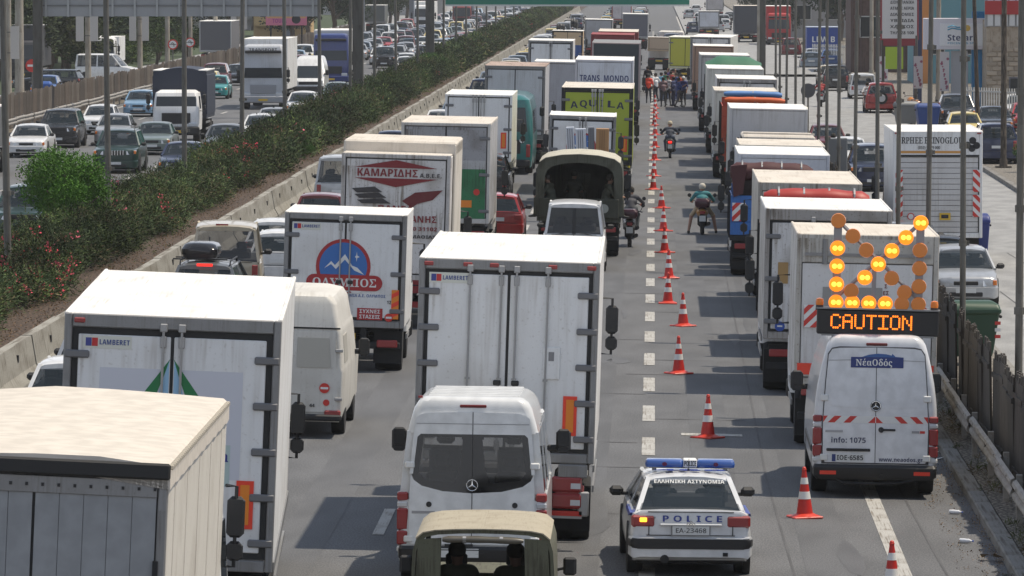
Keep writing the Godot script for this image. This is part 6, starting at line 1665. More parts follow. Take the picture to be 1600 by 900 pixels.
	# tile maker's lorry
	t = lorry({"w": 2.5, "h": 4.0, "L": 5.6, "doors": "single", "box": dirty(0.62, 0.60, 0.58, 0.6, true), "frame": dirty(0.5, 0.48, 0.46, 0.6, true), "roof": M.roof_cream, "header": 0.1, "roof_lip": false, "cab_h": 2.7, "cab_paint": M.white, "bar": plain(0.25, 0.02, 0.02)})
	P(t, "front_hood", mb().box(V(0.02, 4.1, -3.4), V(2.6, 0.32, 4.4), 0.04), M.roof_cream)
	P(t, "side_post", mb().box(V(1.29, 2.6, -3.4), V(0.06, 3.2, 4.4), 0.02), M.cream)
	var dr := plain(0.20, 0.012, 0.016, 0.5); var dk := plain(0.045, 0.04, 0.04, 0.6)
	shape(t, "diamond", [[-0.95, 3.68], [0, 3.86], [0.95, 3.68], [0.3, 3.68], [-0.3, 3.68]], 0.05, 0.003, dr)
	shape(t, "diamond", [[-0.95, 3.44], [0, 3.24], [0.95, 3.44], [0.3, 3.44], [-0.3, 3.44]], 0.05, 0.003, dr)
	text(t, "ΚΑΜΑΡΙΔΗΣ", V(-0.20, 3.56, 0.052), 0.17, 1.38, dr)
	text(t, "Α.Β.Ε.Ε.", V(0.80, 3.52, 0.052), 0.09, 0.5, dk)
	for i in 3: shape(t, "tile_picture", [[-1.0 + i * 0.06, 3.19 - i * 0.13], [-0.48 + i * 0.09, 3.24 - i * 0.13], [-0.3 + i * 0.10, 3.12 - i * 0.13], [-0.88 + i * 0.06, 3.09 - i * 0.12]], 0.05, 0.003, dk)
	shape(t, "tile_picture", [[0.15, 2.93], [0.45, 3.13], [1.08, 3.2], [0.85, 2.97], [0.5, 2.87], [0.38, 2.78]], 0.05, 0.003, plain(0.14, 0.02, 0.022, 0.6))
	text(t, "ΠΑΝΕΛ", V(0.0, 2.74, 0.052), 0.15, 0.8, dr)
	text(t, "ΠΟΛΥΟΥΡΕΘΑΝΗΣ", V(0.0, 2.52, 0.052), 0.15, 1.9, dr)
	text(t, "ΤΗΛ. - FAX: 23330 31102", V(0.1, 2.30, 0.052), 0.085, 1.75, dr)
	text(t, "ΑΛΕΞΑΝΔΡΕΙΑ ΗΜΑΘΙΑΣ", V(0.1, 2.12, 0.052), 0.075, 1.7, dk)
	P(t, "lower_panel", mb().box(V(0, 0.98, 0.03), V(2.4, 0.3, 0.05)), dr)
	away_lorry(t, -5.88, 131.4, "weathered white lorry with a red diamond and roof tile pictures on its back", 0.0, -0.01)

func dairy(w: float, h: float, L: float, x: float, d: float, label: String, small: bool) -> void:
	var t := lorry({"w": w, "h": h, "L": L, "floor": 0.92, "box": M.white, "hinges": 3, "rods": [0.10], "cab_h": 2.4, "markers": [], "header": 0.13, "seal": 0.07, "lamp_y": 0.6, "roof": M.roof})
	var k := w / 2.5
	var cy := h - 1.08
	var red := plain(0.36, 0.015, 0.02, 0.4); var sky := plain(0.03, 0.14, 0.42, 0.4)
	P(t, "emblem_ring", mb().cyl(V(-0.03, cy, 0.03), V(-0.03, cy, 0.036), 0.56 * k, 0.56 * k, 40), red)
	P(t, "emblem_disc", mb().cyl(V(-0.03, cy, 0.03), V(-0.03, cy, 0.039), 0.49 * k, 0.49 * k, 40), sky)
	shape(t, "mountain", [[-0.42 * k, cy - 0.05], [-0.28 * k, cy + 0.10], [-0.2 * k, cy + 0.02], [0.0, cy + 0.25], [0.15 * k, cy + 0.02], [0.26 * k, cy - 0.02], [0.40 * k, cy - 0.16], [0.2 * k, cy - 0.08], [0.0, cy + 0.14], [-0.18 * k, cy - 0.06], [-0.28 * k, cy + 0.04]], 0.039, 0.003, M.tape_white)
	for i in 3: P(t, "cloud", mb().cyl(V((-0.28 + i * 0.26) * k, cy - 0.38 * k, 0.039), V((-0.28 + i * 0.26) * k, cy - 0.38 * k, 0.042), 0.17 * k, 0.17 * k, 20), M.tape_white)
	shape(t, "star", [[0.2 * k, cy + 0.20], [0.23 * k, cy + 0.23], [0.24 * k, cy + 0.31], [0.25 * k, cy + 0.23], [0.3 * k, cy + 0.20], [0.25 * k, cy + 0.18], [0.24 * k, cy + 0.1], [0.23 * k, cy + 0.18]], 0.039, 0.003, M.tape_white)
	var py := cy - 0.33 - (0.0 if not small else 0.05)
	var pill := []
	for i in 9: pill.append([0.62 * k + 0.16 * cos(-PI / 2 + PI * i / 8.0), py + 0.16 * sin(-PI / 2 + PI * i / 8.0)])
	for i in 9: pill.append([-0.62 * k - 0.16 * cos(-PI / 2 + PI * i / 8.0), py - 0.16 * sin(-PI / 2 + PI * i / 8.0)])
	shape(t, "name_band", pill, 0.043, 0.003, red)
	text(t, "ΟΛΥΜΠΟΣ", V(0, py, 0.048), 0.17, 1.3 * k, M.tape_white, true)
	text(t, "ΓΑΛΑΚΤΟΚΟΜΙΑ Α.Ε. ΟΛΥΜΠΟΣ", V(0.25 * k, py - 0.26, 0.033), 0.06, 1.2 * k, plain(0.06, 0.12, 0.3))
	for sx in [-1, 1]:
		var b := slab(t, "warning_board", sx * (w / 2 - 0.2) - 0.075, sx * (w / 2 - 0.2) + 0.075, py - 0.72, py - 0.12, 0.035, 0.01, M.reflex_orange)
		for i in 3: shape(b, "red_bar", [[sx * (w / 2 - 0.2) - 0.075, py - 0.70 + i * 0.2], [sx * (w / 2 - 0.2) + 0.075, py - 0.62 + i * 0.2], [sx * (w / 2 - 0.2) + 0.075, py - 0.53 + i * 0.2], [sx * (w / 2 - 0.2) - 0.075, py - 0.61 + i * 0.2]], 0.046, 0.002, M.reflex_red)
	if not small:
		sticker(t, -0.80, h - 0.28, 0.034)
		slab(t, "stop_notice", 0.28, 0.80, 1.08, 1.32, 0.036, 0.004, red)
		text(t, "ΣΥΧΝΕΣ", V(0.54, 1.255, 0.042), 0.075, 0.42, M.tape_white)
		text(t, "ΣΤΑΣΕΙΣ", V(0.54, 1.145, 0.042), 0.075, 0.42, M.tape_white)
		disc(t, "no_entry_mark", V(0.93, 1.14, 0.045), 0.085, 0.006, M.tape_red, 18)
		slab(t, "mark_bar", 0.87, 0.99, 1.12, 1.16, 0.052, 0.003, M.tape_white)
		text(t, "128", V(0.95, 1.45, 0.038), 0.07, 0.13, M.ink)
	away_lorry(t, x, d, label, 0.006, -0.012)

func middle_lorries() -> void:
	var g := lorry({"w": 2.5, "h": 3.9, "L": 7.0, "doors": "double", "box": dirty(0.42, 0.42, 0.43, 0.5, true), "door": dirty(0.30, 0.30, 0.31, 0.5, true), "frame": dirty(0.52, 0.5, 0.47, 0.5), "hinges": 3, "rods": [], "header": 0.09, "roof": M.roof_cream, "cab_paint": M.white, "seal": 0.02})
	slab(g, "green_panel", -1.12, 1.12, 1.15, 2.62, 0.034, 0.004, dirty(0.02, 0.16, 0.06, 0.5, true))
	slab(g, "pale_band", -1.12, 1.12, 2.62, 2.86, 0.034, 0.004, dirty(0.4, 0.4, 0.4, 0.5, true))
	disc(g, "no_entry_mark", V(0.88, 1.98, 0.038), 0.09, 0.006, M.tape_red, 16)
	slab(g, "orange_plate", 0.45, 0.75, 1.55, 1.75, 0.039, 0.004, M.reflex_orange)
	away_lorry(g, -5.79, 160.5, "grey box lorry whose rear doors are green below the middle")
	var a := away_lorry(lorry({"w": 2.45, "h": 3.55, "L": 7.5, "box": M.white, "board": "orange", "hinges": 3, "rods": [0.08, 0.2], "header": 0.08, "cab_h": 2.6, "frame": M.white}), -6.36, 209.5, "white box lorry with pale rear doors left of the teal bus")
	slab(a, "orange_plate", 0.75, 1.0, 1.15, 1.35, 0.06, 0.004, M.reflex_orange)
	bus()
	away_lorry(lorry({"w": 2.5, "h": 4.1, "L": 9.0, "box": dirty(0.50, 0.50, 0.51), "hinges": 2, "rods": [], "roof": M.roof_brown, "header": 0.14, "frame": dirty(0.2, 0.19, 0.18), "seal": 0.03, "cab_h": 2.8, "tandem": true}), -5.72, 237.5, "tall grey-white lorry with a brown roof above the teal bus")
	away_lorry(lorry({"w": 2.1, "h": 3.7, "L": 6.0, "doors": "single", "box": dirty(0.34, 0.34, 0.36), "frame": dirty(0.5, 0.5, 0.5), "header": 0.08}), -4.6, 272.0, "dark grey box lorry half hidden beside the brown-roofed lorry")
	away_lorry(lorry({"w": 2.5, "h": 4.0, "L": 8.0, "box": M.white, "hinges": 2, "rods": [0.06], "header": 0.12, "seal": 0.08, "roof": M.roof}), -5.75, 321.0, "white lorry with two black-edged rear doors near the far hedge")
	var cr := lorry({"w": 2.4, "h": 3.0, "L": 6.0, "floor": 0.9, "box": plain(0.55, 0.40, 0.24, 0.7), "hinges": 2, "rods": [], "header": 0.08, "frame": M.under})
	slab(cr, "blue_panel", -1.1, 1.1, 0.95, 1.9, 0.034, 0.004, plain(0.03, 0.08, 0.25))
	for i in 2: tarp_roll(cr, "roof_bundle", -0.9 + i * 1.1, -0.2 + i * 1.0, 3.3 + 0.3 * i, -0.8, 0.25 + 0.15 * i, M.black, 1)
	away_lorry(cr, -6.7, 448.0, "cream and blue lorry with black bundles on its roof")
	away_lorry(lorry({"w": 2.4, "h": 3.4, "L": 7.0, "doors": "single", "box": dirty(0.36, 0.36, 0.37), "header": 0.08}), -4.78, 500.0, "grey box lorry far along the middle lane before the white vans")
	# right lane
	dairy(2.3, 3.16, 5.0, -2.42, 198.2, "smaller dairy lorry partly hidden behind the army truck", true)
	var lime := plain(0.30, 0.36, 0.02, 0.45)
	var q := lorry({"w": 2.6, "h": 3.9, "L": 9.5, "box": lime, "door": lime, "hinges": 4, "rods": [0.08, 0.18], "roof": M.roof_cream, "header": 0.12, "frame": M.under, "cab_paint": plain(0.5, 0.45, 0.02), "board": "orange", "cab_h": 2.8, "seal": 0.06, "mirror_x": 1.42})
	var nv := plain(0.015, 0.018, 0.05)
	var letters := "AQUILA"
	for i in 6: text(q, letters[i], V(-0.84 + i * 0.335, 3.27 - 0.012 * pow(i - 2.5, 2.0) + 0.07, 0.034), 0.24, 0.27 if i != 3 else 0.09, nv, false, "lettering", -0.025 * (i - 2.5))
	away_lorry(q, -2.04, 208.5, "lime green lorry with large dark letters and a cream roof")
	var tm := lorry({"w": 2.5, "h": 4.25, "L": 9.5, "doors": "single", "box": dirty(0.58, 0.60, 0.64), "header": 0.1, "frame": dirty(0.5, 0.5, 0.53), "roof": M.roof, "seal": 0.02, "tandem": true})
	text(tm, "TRANS  MONDO", V(0.0, 3.45, 0.034), 0.26, 2.1, plain(0.015, 0.025, 0.12))
	away_lorry(tm, -2.13, 247.3, "white lorry with TRANS MONDO in dark blue letters")
	away_lorry(lorry({"w": 2.5, "h": 4.3, "L": 12.0, "doors": "single", "box": plain(0.035, 0.045, 0.05, 0.7), "header": 0.06, "frame": plain(0.35, 0.28, 0.27), "roof": plain(0.2, 0.2, 0.2), "tandem": true, "seal": 0.0}), -1.94, 296.0, "dark grey curtain-sided lorry towering above the white lettered lorry")
	away_lorry(lorry({"w": 2.5, "h": 4.25, "L": 9.0, "doors": "single", "box": plain(0.17, 0.015, 0.018, 0.6), "header": 0.06, "frame": plain(0.15, 0.014, 0.016), "roof": plain(0.25, 0.03, 0.03), "seal": 0.0}), -2.4, 333.0, "dark red lorry seen above the dark grey lorry")
	away_lorry(lorry({"w": 2.55, "h": 4.0, "L": 14.0, "doors": "single", "box": plain(0.19, 0.02, 0.02, 0.6), "header": 0.06, "frame": plain(0.18, 0.02, 0.02), "roof": M.roof_cream, "seal": 0.0}), -2.29, 368.0, "red lorry with a cream roof beyond the dark red lorry")
	away_lorry(lorry({"w": 2.5, "h": 3.8, "L": 9.0, "box": dirty(0.55, 0.5, 0.5), "hinges": 2, "rods": [], "frame": plain(0.4, 0.1, 0.08)}), -4.0, 720.0, "pale lorry with reddish corners far down the road")
	away_lorry(lorry({"w": 2.5, "h": 3.4, "L": 9.0, "doors": "single", "box": plain(0.11, 0.11, 0.13), "frame": plain(0.3, 0.3, 0.3)}), -1.8, 560.0, "dark flat-backed lorry far down the right lane")
	# right shoulder queue
	var r1 := lorry({"w": 2.5, "h": 3.78, "L": 4.4, "doors": "single", "box": dirty(0.60, 0.58, 0.55, 0.6, true), "door": dirty(0.62, 0.61, 0.60, 0.6), "frame": dirty(0.46, 0.44, 0.40, 0.6, true), "header": 0.5, "roof": M.roof_cream, "cab_h": 2.9, "mirror_x": 1.42, "mirror_y": 2.35, "lamp_y": 1.0, "seal": 0.02})
	chevron(r1, -0.98, 2.33, 0.24, 0.40, 0.05, -1); chevron(r1, 0.98, 2.33, 0.24, 0.40, 0.05, 1)
	for x in [-0.62, 0.02, 0.86]: slab(r1, "grey_patch", x - 0.16 if x != 0.02 else x - 0.35, x + 0.0 if x != 0.02 else x + 0.25, 2.15, 2.85, 0.034, 0.002, plain(0.28, 0.27, 0.26, 0.6))
	for s in [["Σ", 2.88], ["ΕΣ", 2.76], ["356", 2.56]]: text(r1, s[0], V(0.33, s[1], 0.036), 0.07, 0.0, dirty(0.14, 0.012, 0.012))
	P(r1, "ladder_bar", mb().cyl(V(-0.75, 3.25, 0.06), V(-0.75, 3.7, 0.06), 0.05, 0.05, 8).box(V(0, 3.42, 0.05), V(2.2, 0.05, 0.06)), M.frame)
	for sx in [-1, 1]: slab(r1, "reflector_plate", sx * 1.0 - 0.2, sx * 1.0 + 0.2, 1.30, 1.50, 0.05, 0.012, M.reflex_red)
	disc(r1, "speed_mark", V(0.95, 1.62, 0.05), 0.13, 0.006, M.tape_red, 20); disc(r1, "speed_mark_centre", V(0.95, 1.62, 0.056), 0.10, 0.004, M.tape_white, 20)
	text(r1, "80", V(0.95, 1.62, 0.063), 0.09, 0.13, M.ink)
	away_lorry(r1, 3.77, 101.3, "white box lorry with a red and white chevron board ahead of the motorway van", 0.0, 0.0)
	var r2 := lorry({"w": 2.5, "h": 3.68, "L": 5.6, "doors": "double", "box": dirty(0.52, 0.5, 0.47, 0.6, true), "door": dirty(0.6, 0.59, 0.58, 0.5, true), "hinges": 3, "rods": [0.3], "roof": M.roof, "header": 0.22, "frame": dirty(0.33, 0.31, 0.29, 0.6, true), "cab_h": 2.7, "seal": 0.06, "mirror_x": 1.4})
	slab(r2, "wooden_notice", -0.98, -0.78, 2.2, 2.62, 0.034, 0.01, plain(0.36, 0.22, 0.08, 0.5))
	disc(r2, "blue_arrow_sign", V(-0.92, 1.35, 0.036), 0.1, 0.005, plain(0.03, 0.08, 0.35), 16)
	slab(r2, "arrow", -0.97, -0.87, 1.34, 1.37, 0.042, 0.003, M.tape_white)
	away_lorry(r2, 3.46, 113.8, "grimy white box lorry with a small blue arrow sign on its door")
	var r3 := dropside({"w": 2.4, "L": 5.4, "side": dirty(0.42, 0.28, 0.24, 0.7, true), "side_h": 2.7, "cab_paint": M.white_old, "boards": 5, "cab_h": 2.6})
	tarp_roll(r3, "teal_tarpaulin", -1.15, 1.2, 3.12, -0.05, 0.10, plain(0.02, 0.17, 0.14, 0.6), 1)
	tarp_roll(r3, "red_tarpaulin", -1.15, 1.2, 3.30, -3.6, 0.24, plain(0.34, 0.02, 0.012, 0.5), 4)
	P(r3, "hoop_frame", mb().box(V(-1.15, 2.9, -0.05), V(0.06, 0.5, 0.06)).box(V(1.15, 2.9, -0.05), V(0.06, 0.5, 0.06)).box(V(0, 3.02, -0.05), V(2.3, 0.05, 0.05)).box(V(-1.15, 3.0, -3.6), V(0.06, 0.7, 0.06)).box(V(1.15, 3.0, -3.6), V(0.06, 0.7, 0.06)).box(V(0, 3.05, -3.6), V(2.3, 0.06, 0.06)), M.under)
	away_lorry(r3, 3.6, 124.6, "open-sided lorry with a red tarpaulin roll and a teal one", 0.0, 0.0, "", "open_lorry")
	var r4 := lorry({"w": 2.5, "h": 3.26, "L": 8.4, "doors": "single", "box": dirty(0.56, 0.53, 0.47, 0.6, true), "roof": M.roof_cream, "header": 0.2, "frame": dirty(0.36, 0.34, 0.31, 0.6, true), "cab_h": 2.5, "seal": 0.02, "mirror_x": 1.4})
	text(r4, "MAN", V(-0.05, 2.98, 0.034), 0.11, 0.32, M.ink)
	away_lorry(r4, 3.77, 138.6, "long cream lorry with a flat sunlit roof behind the red tarpaulin")
	var blue := dirty(0.03, 0.14, 0.42, 0.5)
	var r5 := dropside({"w": 2.35, "L": 3.4, "side": blue, "side_h": 2.2, "cab_paint": M.white_old, "cab_h": 2.4, "boards": 3})
	tarp_roll(r5, "maroon_tarpaulin", -1.2, 1.05, 2.85, -0.3, 0.27, plain(0.06, 0.012, 0.014, 0.7), 4)
	P(r5, "hanging_tarpaulin", mb().hexa([V(-1.19, 3.0, 0.05), V(-0.75, 3.05, 0.02), V(-0.85, 2.25, 0.06), V(-1.1, 2.15, 0.06), V(-1.19, 3.0, -0.4), V(-0.75, 3.05, -0.4), V(-0.85, 2.25, -0.1), V(-1.1, 2.15, -0.3)]), plain(0.06, 0.012, 0.014, 0.7))
	P(r5, "dark_load", mb().box(V(0.05, 2.35, -1.7), V(2.1, 0.9, 3.0), 0.05), plain(0.02, 0.012, 0.012, 0.9))
	chevron(r5, -0.95, 1.75, 0.36, 0.5, 0.02, -1)
	away_lorry(r5, 3.3, 156.6, "blue dropside lorry with a maroon tarpaulin bundled on top", 0.0, 0.0, "", "open_lorry")
	away_lorry(lorry({"w": 2.6, "h": 3.12, "L": 7.0, "doors": "single", "box": dirty(0.50, 0.52, 0.57), "roof": M.roof, "header": 0.12, "seal": 0.0, "frame": dirty(0.48, 0.5, 0.55), "cab_h": 2.6}), 3.7, 163.4, "bluish white box lorry with a bright roof beyond the maroon tarpaulin")
	away_lorry(lorry({"w": 2.6, "h": 3.02, "L": 6.0, "doors": "single", "box": dirty(0.48, 0.46, 0.42, 0.6, true), "roof": M.roof_cream, "header": 0.1, "seal": 0.0, "frame": dirty(0.46, 0.44, 0.4), "cab_h": 2.6}), 3.9, 174.8, "low box lorry with a patchy cream roof and dull grey sides")
	var r8 := dropside({"w": 2.45, "L": 4.8, "side": plain(0.15, 0.14, 0.12, 0.8), "side_h": 2.75, "cab_paint": M.white_old, "cab_h": 2.8})
	P(r8, "canvas_cover", mb().box(V(0, 2.92, -2.6), V(2.35, 0.14, 4.2), 0.05).box(V(0, 3.05, -0.8), V(2.3, 0.06, 0.1)), M.roof_cream)
	away_lorry(r8, 4.03, 184.6, "dropside lorry with weathered grey boards and a sagging canvas cover", 0.0, 0.0, "", "open_lorry")
	away_lorry(lorry({"w": 2.6, "h": 3.68, "L": 7.0, "doors": "single", "box": dirty(0.42, 0.42, 0.43), "roof": M.roof, "header": 0.06, "seal": 0.0, "frame": dirty(0.42, 0.42, 0.43), "cab_h": 2.8}), 3.84, 192.4, "plain light grey box lorry with a smooth blank back")
	var r10 := dropside({"w": 2.5, "L": 5.5, "side": plain(0.33, 0.31, 0.27, 0.7), "side_h": 2.9, "cab_paint": M.white_old, "cab_h": 2.9})
	tarp_roll(r10, "white_tarpaulin", -1.15, 1.3, 3.4, -0.2, 0.17, plain(0.66, 0.62, 0.54, 0.8), 2)
	away_lorry(r10, 4.15, 204.0, "open lorry with a white tarpaulin rolled across its top", 0.0, 0.0, "", "open_lorry")
	var r11 := dropside({"w": 2.4, "L": 5.5, "side": dirty(0.36, 0.05, 0.02, 0.6), "side_h": 3.2, "cab_paint": M.white_old, "cab_h": 2.9})
	tarp_roll(r11, "orange_tarpaulin", -1.1, 1.15, 3.42, -0.1, 0.12, plain(0.55, 0.09, 0.015, 0.6), 1)
	tarp_roll(r11, "blue_tarpaulin", -1.1, 1.1, 3.58, -3.0, 0.12, plain(0.08, 0.2, 0.45, 0.6), 1)
	away_lorry(r11, 3.74, 214.6, "open lorry with an orange tarpaulin roll and a blue one on top", 0.0, 0.0, "", "open_lorry")
	away_lorry(lorry({"w": 2.5, "h": 3.5, "L": 6.6, "doors": "single", "box": dirty(0.55, 0.53, 0.48), "roof": M.roof_cream, "header": 0.08, "seal": 0.0, "frame": dirty(0.53, 0.5, 0.46)}), 3.62, 227.0, "cream-backed box lorry just beyond the orange and blue tarpaulins")
	away_lorry(lorry({"w": 2.5, "h": 3.7, "L": 8.0, "box": dirty(0.60, 0.58, 0.57), "hinges": 3, "rods": [0.12], "roof": M.roof, "header": 0.16, "frame": dirty(0.3, 0.28, 0.27, 0.6, true), "seal": 0.05}), 3.88, 240.4, "white lorry with double rear doors and a rusty header in the shoulder queue")
	away_lorry(lorry({"w": 2.5, "h": 3.84, "L": 9.0, "doors": "single", "box": dirty(0.54, 0.53, 0.48), "roof": M.roof, "header": 0.06, "seal": 0.0, "frame": dirty(0.53, 0.52, 0.47)}), 3.61, 255.4, "tall pale lorry with a plain back below the green tarpaulin")
	var r15 := dropside({"w": 2.5, "L": 6.0, "side": dirty(0.45, 0.1, 0.09, 0.7), "side_h": 3.1, "cab_paint": M.white_old, "cab_h": 2.9})
	var lump := mb()
	var lr := []
	for i in 11:
		var u := i / 10.0
		lr.append(mb().ring(V(lerpf(-1.3, 1.35, u), 3.5, -1.4), V(0, 0.25 + 0.55 * sin(PI * clampf(u, 0.04, 0.96)) * (0.8 + 0.2 * sin(u * 9.0)), 0), V(0, 0, 1.4), 12))
	P(r15, "green_tarpaulin", lump.loft(lr), plain(0.03, 0.13, 0.07, 0.7), 50)
	away_lorry(r15, 3.73, 272.0, "lorry loaded under a humped green tarpaulin", 0.0, 0.0, "", "open_lorry")
	away_lorry(lorry({"w": 2.5, "h": 3.9, "L": 8.0, "doors": "single", "box": dirty(0.40, 0.39, 0.38), "roof": M.roof, "header": 0.1, "frame": dirty(0.4, 0.39, 0.38)}), 3.55, 289.0, "grey lorry with a pale flat top beyond the green tarpaulin")
	away_lorry(lorry({"w": 2.3, "h": 3.75, "L": 8.0, "doors": "single", "box": plain(0.32, 0.2, 0.14, 0.7), "roof": M.roof, "header": 0.06, "frame": plain(0.3, 0.19, 0.13)}), 3.41, 330.0, "brown-backed lorry with a white top in the shoulder queue")
	away_lorry(lorry({"w": 2.5, "h": 3.9, "L": 13.0, "box": dirty(0.62, 0.61, 0.59), "hinges": 2, "rods": [0.1], "roof": M.roof, "header": 0.08, "tandem": true}), 3.5, 358.0, "long white lorry whose streaked side shows beside the waiting crowd", -0.05)
	var yg := lorry({"w": 2.3, "h": 3.3, "L": 8.0, "doors": "double", "box": dirty(0.6, 0.58, 0.5), "door": plain(0.42, 0.40, 0.04, 0.5), "hinges": 2, "rods": [], "header": 0.08, "frame": plain(0.5, 0.48, 0.3)})
	away_lorry(yg, 2.2, 402.0, "yellow-green lorry beyond the crowd on the closed lane", -0.06)
	var tow := dropside({"w": 2.4, "L": 7.0, "side": plain(0.5, 0.1, 0.02, 0.6), "side_h": 1.9, "cab_paint": M.white_old})
	away_lorry(tow, 1.5, 480.0, "orange-sided recovery lorry standing on the closed lane", 0.0, 0.0, "", "open_lorry")
	var c := car_copy("sedan", col("dark blue"))
	put(c, "car", "dark blue car carried on the orange recovery lorry", "car", road(1.5, 480.8) + V(0, 1.12, 0), "", 0.0)
	away_lorry(lorry({"w": 1.8, "h": 2.6, "L": 2.6, "floor": 1.5, "doors": "single", "box": plain(0.45, 0.34, 0.24, 0.7), "frame": plain(0.4, 0.3, 0.2), "header": 0.06, "cab_h": 2.3, "cab_l": 1.5}), 0.45, 452.0, "small lorry with a beige box beside the crowd")

func bus() -> void:
	var t := thing()
	var teal := paint(0.01, 0.14, 0.13, 0.3)
	P(t, "body", mb().vloft([[0.3, 1.12, -8.4, 0, 0.1], [0.6, 1.16, -8.5, 0.02, 0.16], [1.5, 1.18, -8.5, 0.02, 0.2], [2.5, 1.13, -8.4, -0.05, 0.22], [2.95, 1.03, -8.3, -0.12, 0.25], [3.12, 0.8, -8.0, -0.35, 0.3], [3.17, 0.4, -7.6, -0.8, 0.3]]), teal, 40)
	P(t, "rear_window", mb().hexa([V(-0.95, 1.7, 0.0), V(0.95, 1.7, 0.0), V(0.85, 2.65, -0.09), V(-0.85, 2.65, -0.09), V(-0.95, 1.7, 0.03), V(0.95, 1.7, 0.03), V(0.85, 2.65, -0.06), V(-0.85, 2.65, -0.06)]), M.dark_glass)
	P(t, "engine_grille", mb().box(V(0, 1.1, 0.015), V(1.4, 0.55, 0.04), 0.02), M.black)
	for i in 5:
		for sx in [-1, 1]: P(t, "side_window", mb().hexa([V(sx * 1.18, 1.6, -0.8 - i * 1.45), V(sx * 1.18, 1.6, -2.1 - i * 1.45), V(sx * 1.135, 2.5, -2.1 - i * 1.45), V(sx * 1.135, 2.5, -0.8 - i * 1.45), V(sx * 1.1, 1.6, -0.8 - i * 1.45), V(sx * 1.1, 1.6, -2.1 - i * 1.45), V(sx * 1.08, 2.5, -2.1 - i * 1.45), V(sx * 1.08, 2.5, -0.8 - i * 1.45)]), M.dark_glass)
	for sx in [-1, 1]:
		P(t, "tail_light", mb().box(V(sx * 1.0, 0.95, 0.02), V(0.16, 0.5, 0.06), 0.02), M.red_lamp)
		wheel(t, sx * 1.0, -2.2, 0.45, 0.3); wheel(t, sx * 1.0, -6.6, 0.45, 0.3)
		P(t, "mirror", mb().box(V(sx * 1.36, 2.3, -8.3), V(0.2, 0.4, 0.12), 0.05), M.black)
	disc(t, "speed_mark", V(0.75, 1.35, 0.03), 0.1, 0.02, M.tape_white, 16)
	P(t, "rear_bumper", mb().box(V(0, 0.45, 0.05), V(2.2, 0.3, 0.12), 0.05), M.under)
	P(t, "number_plate", mb().box(V(0, 0.75, 0.04), V(0.52, 0.12, 0.02)), M.plate)
	away_lorry(t, -5.9, 227.0, "teal bus with a rounded roof in the middle lane", 0.0, 0.0, "", "bus", "bus")

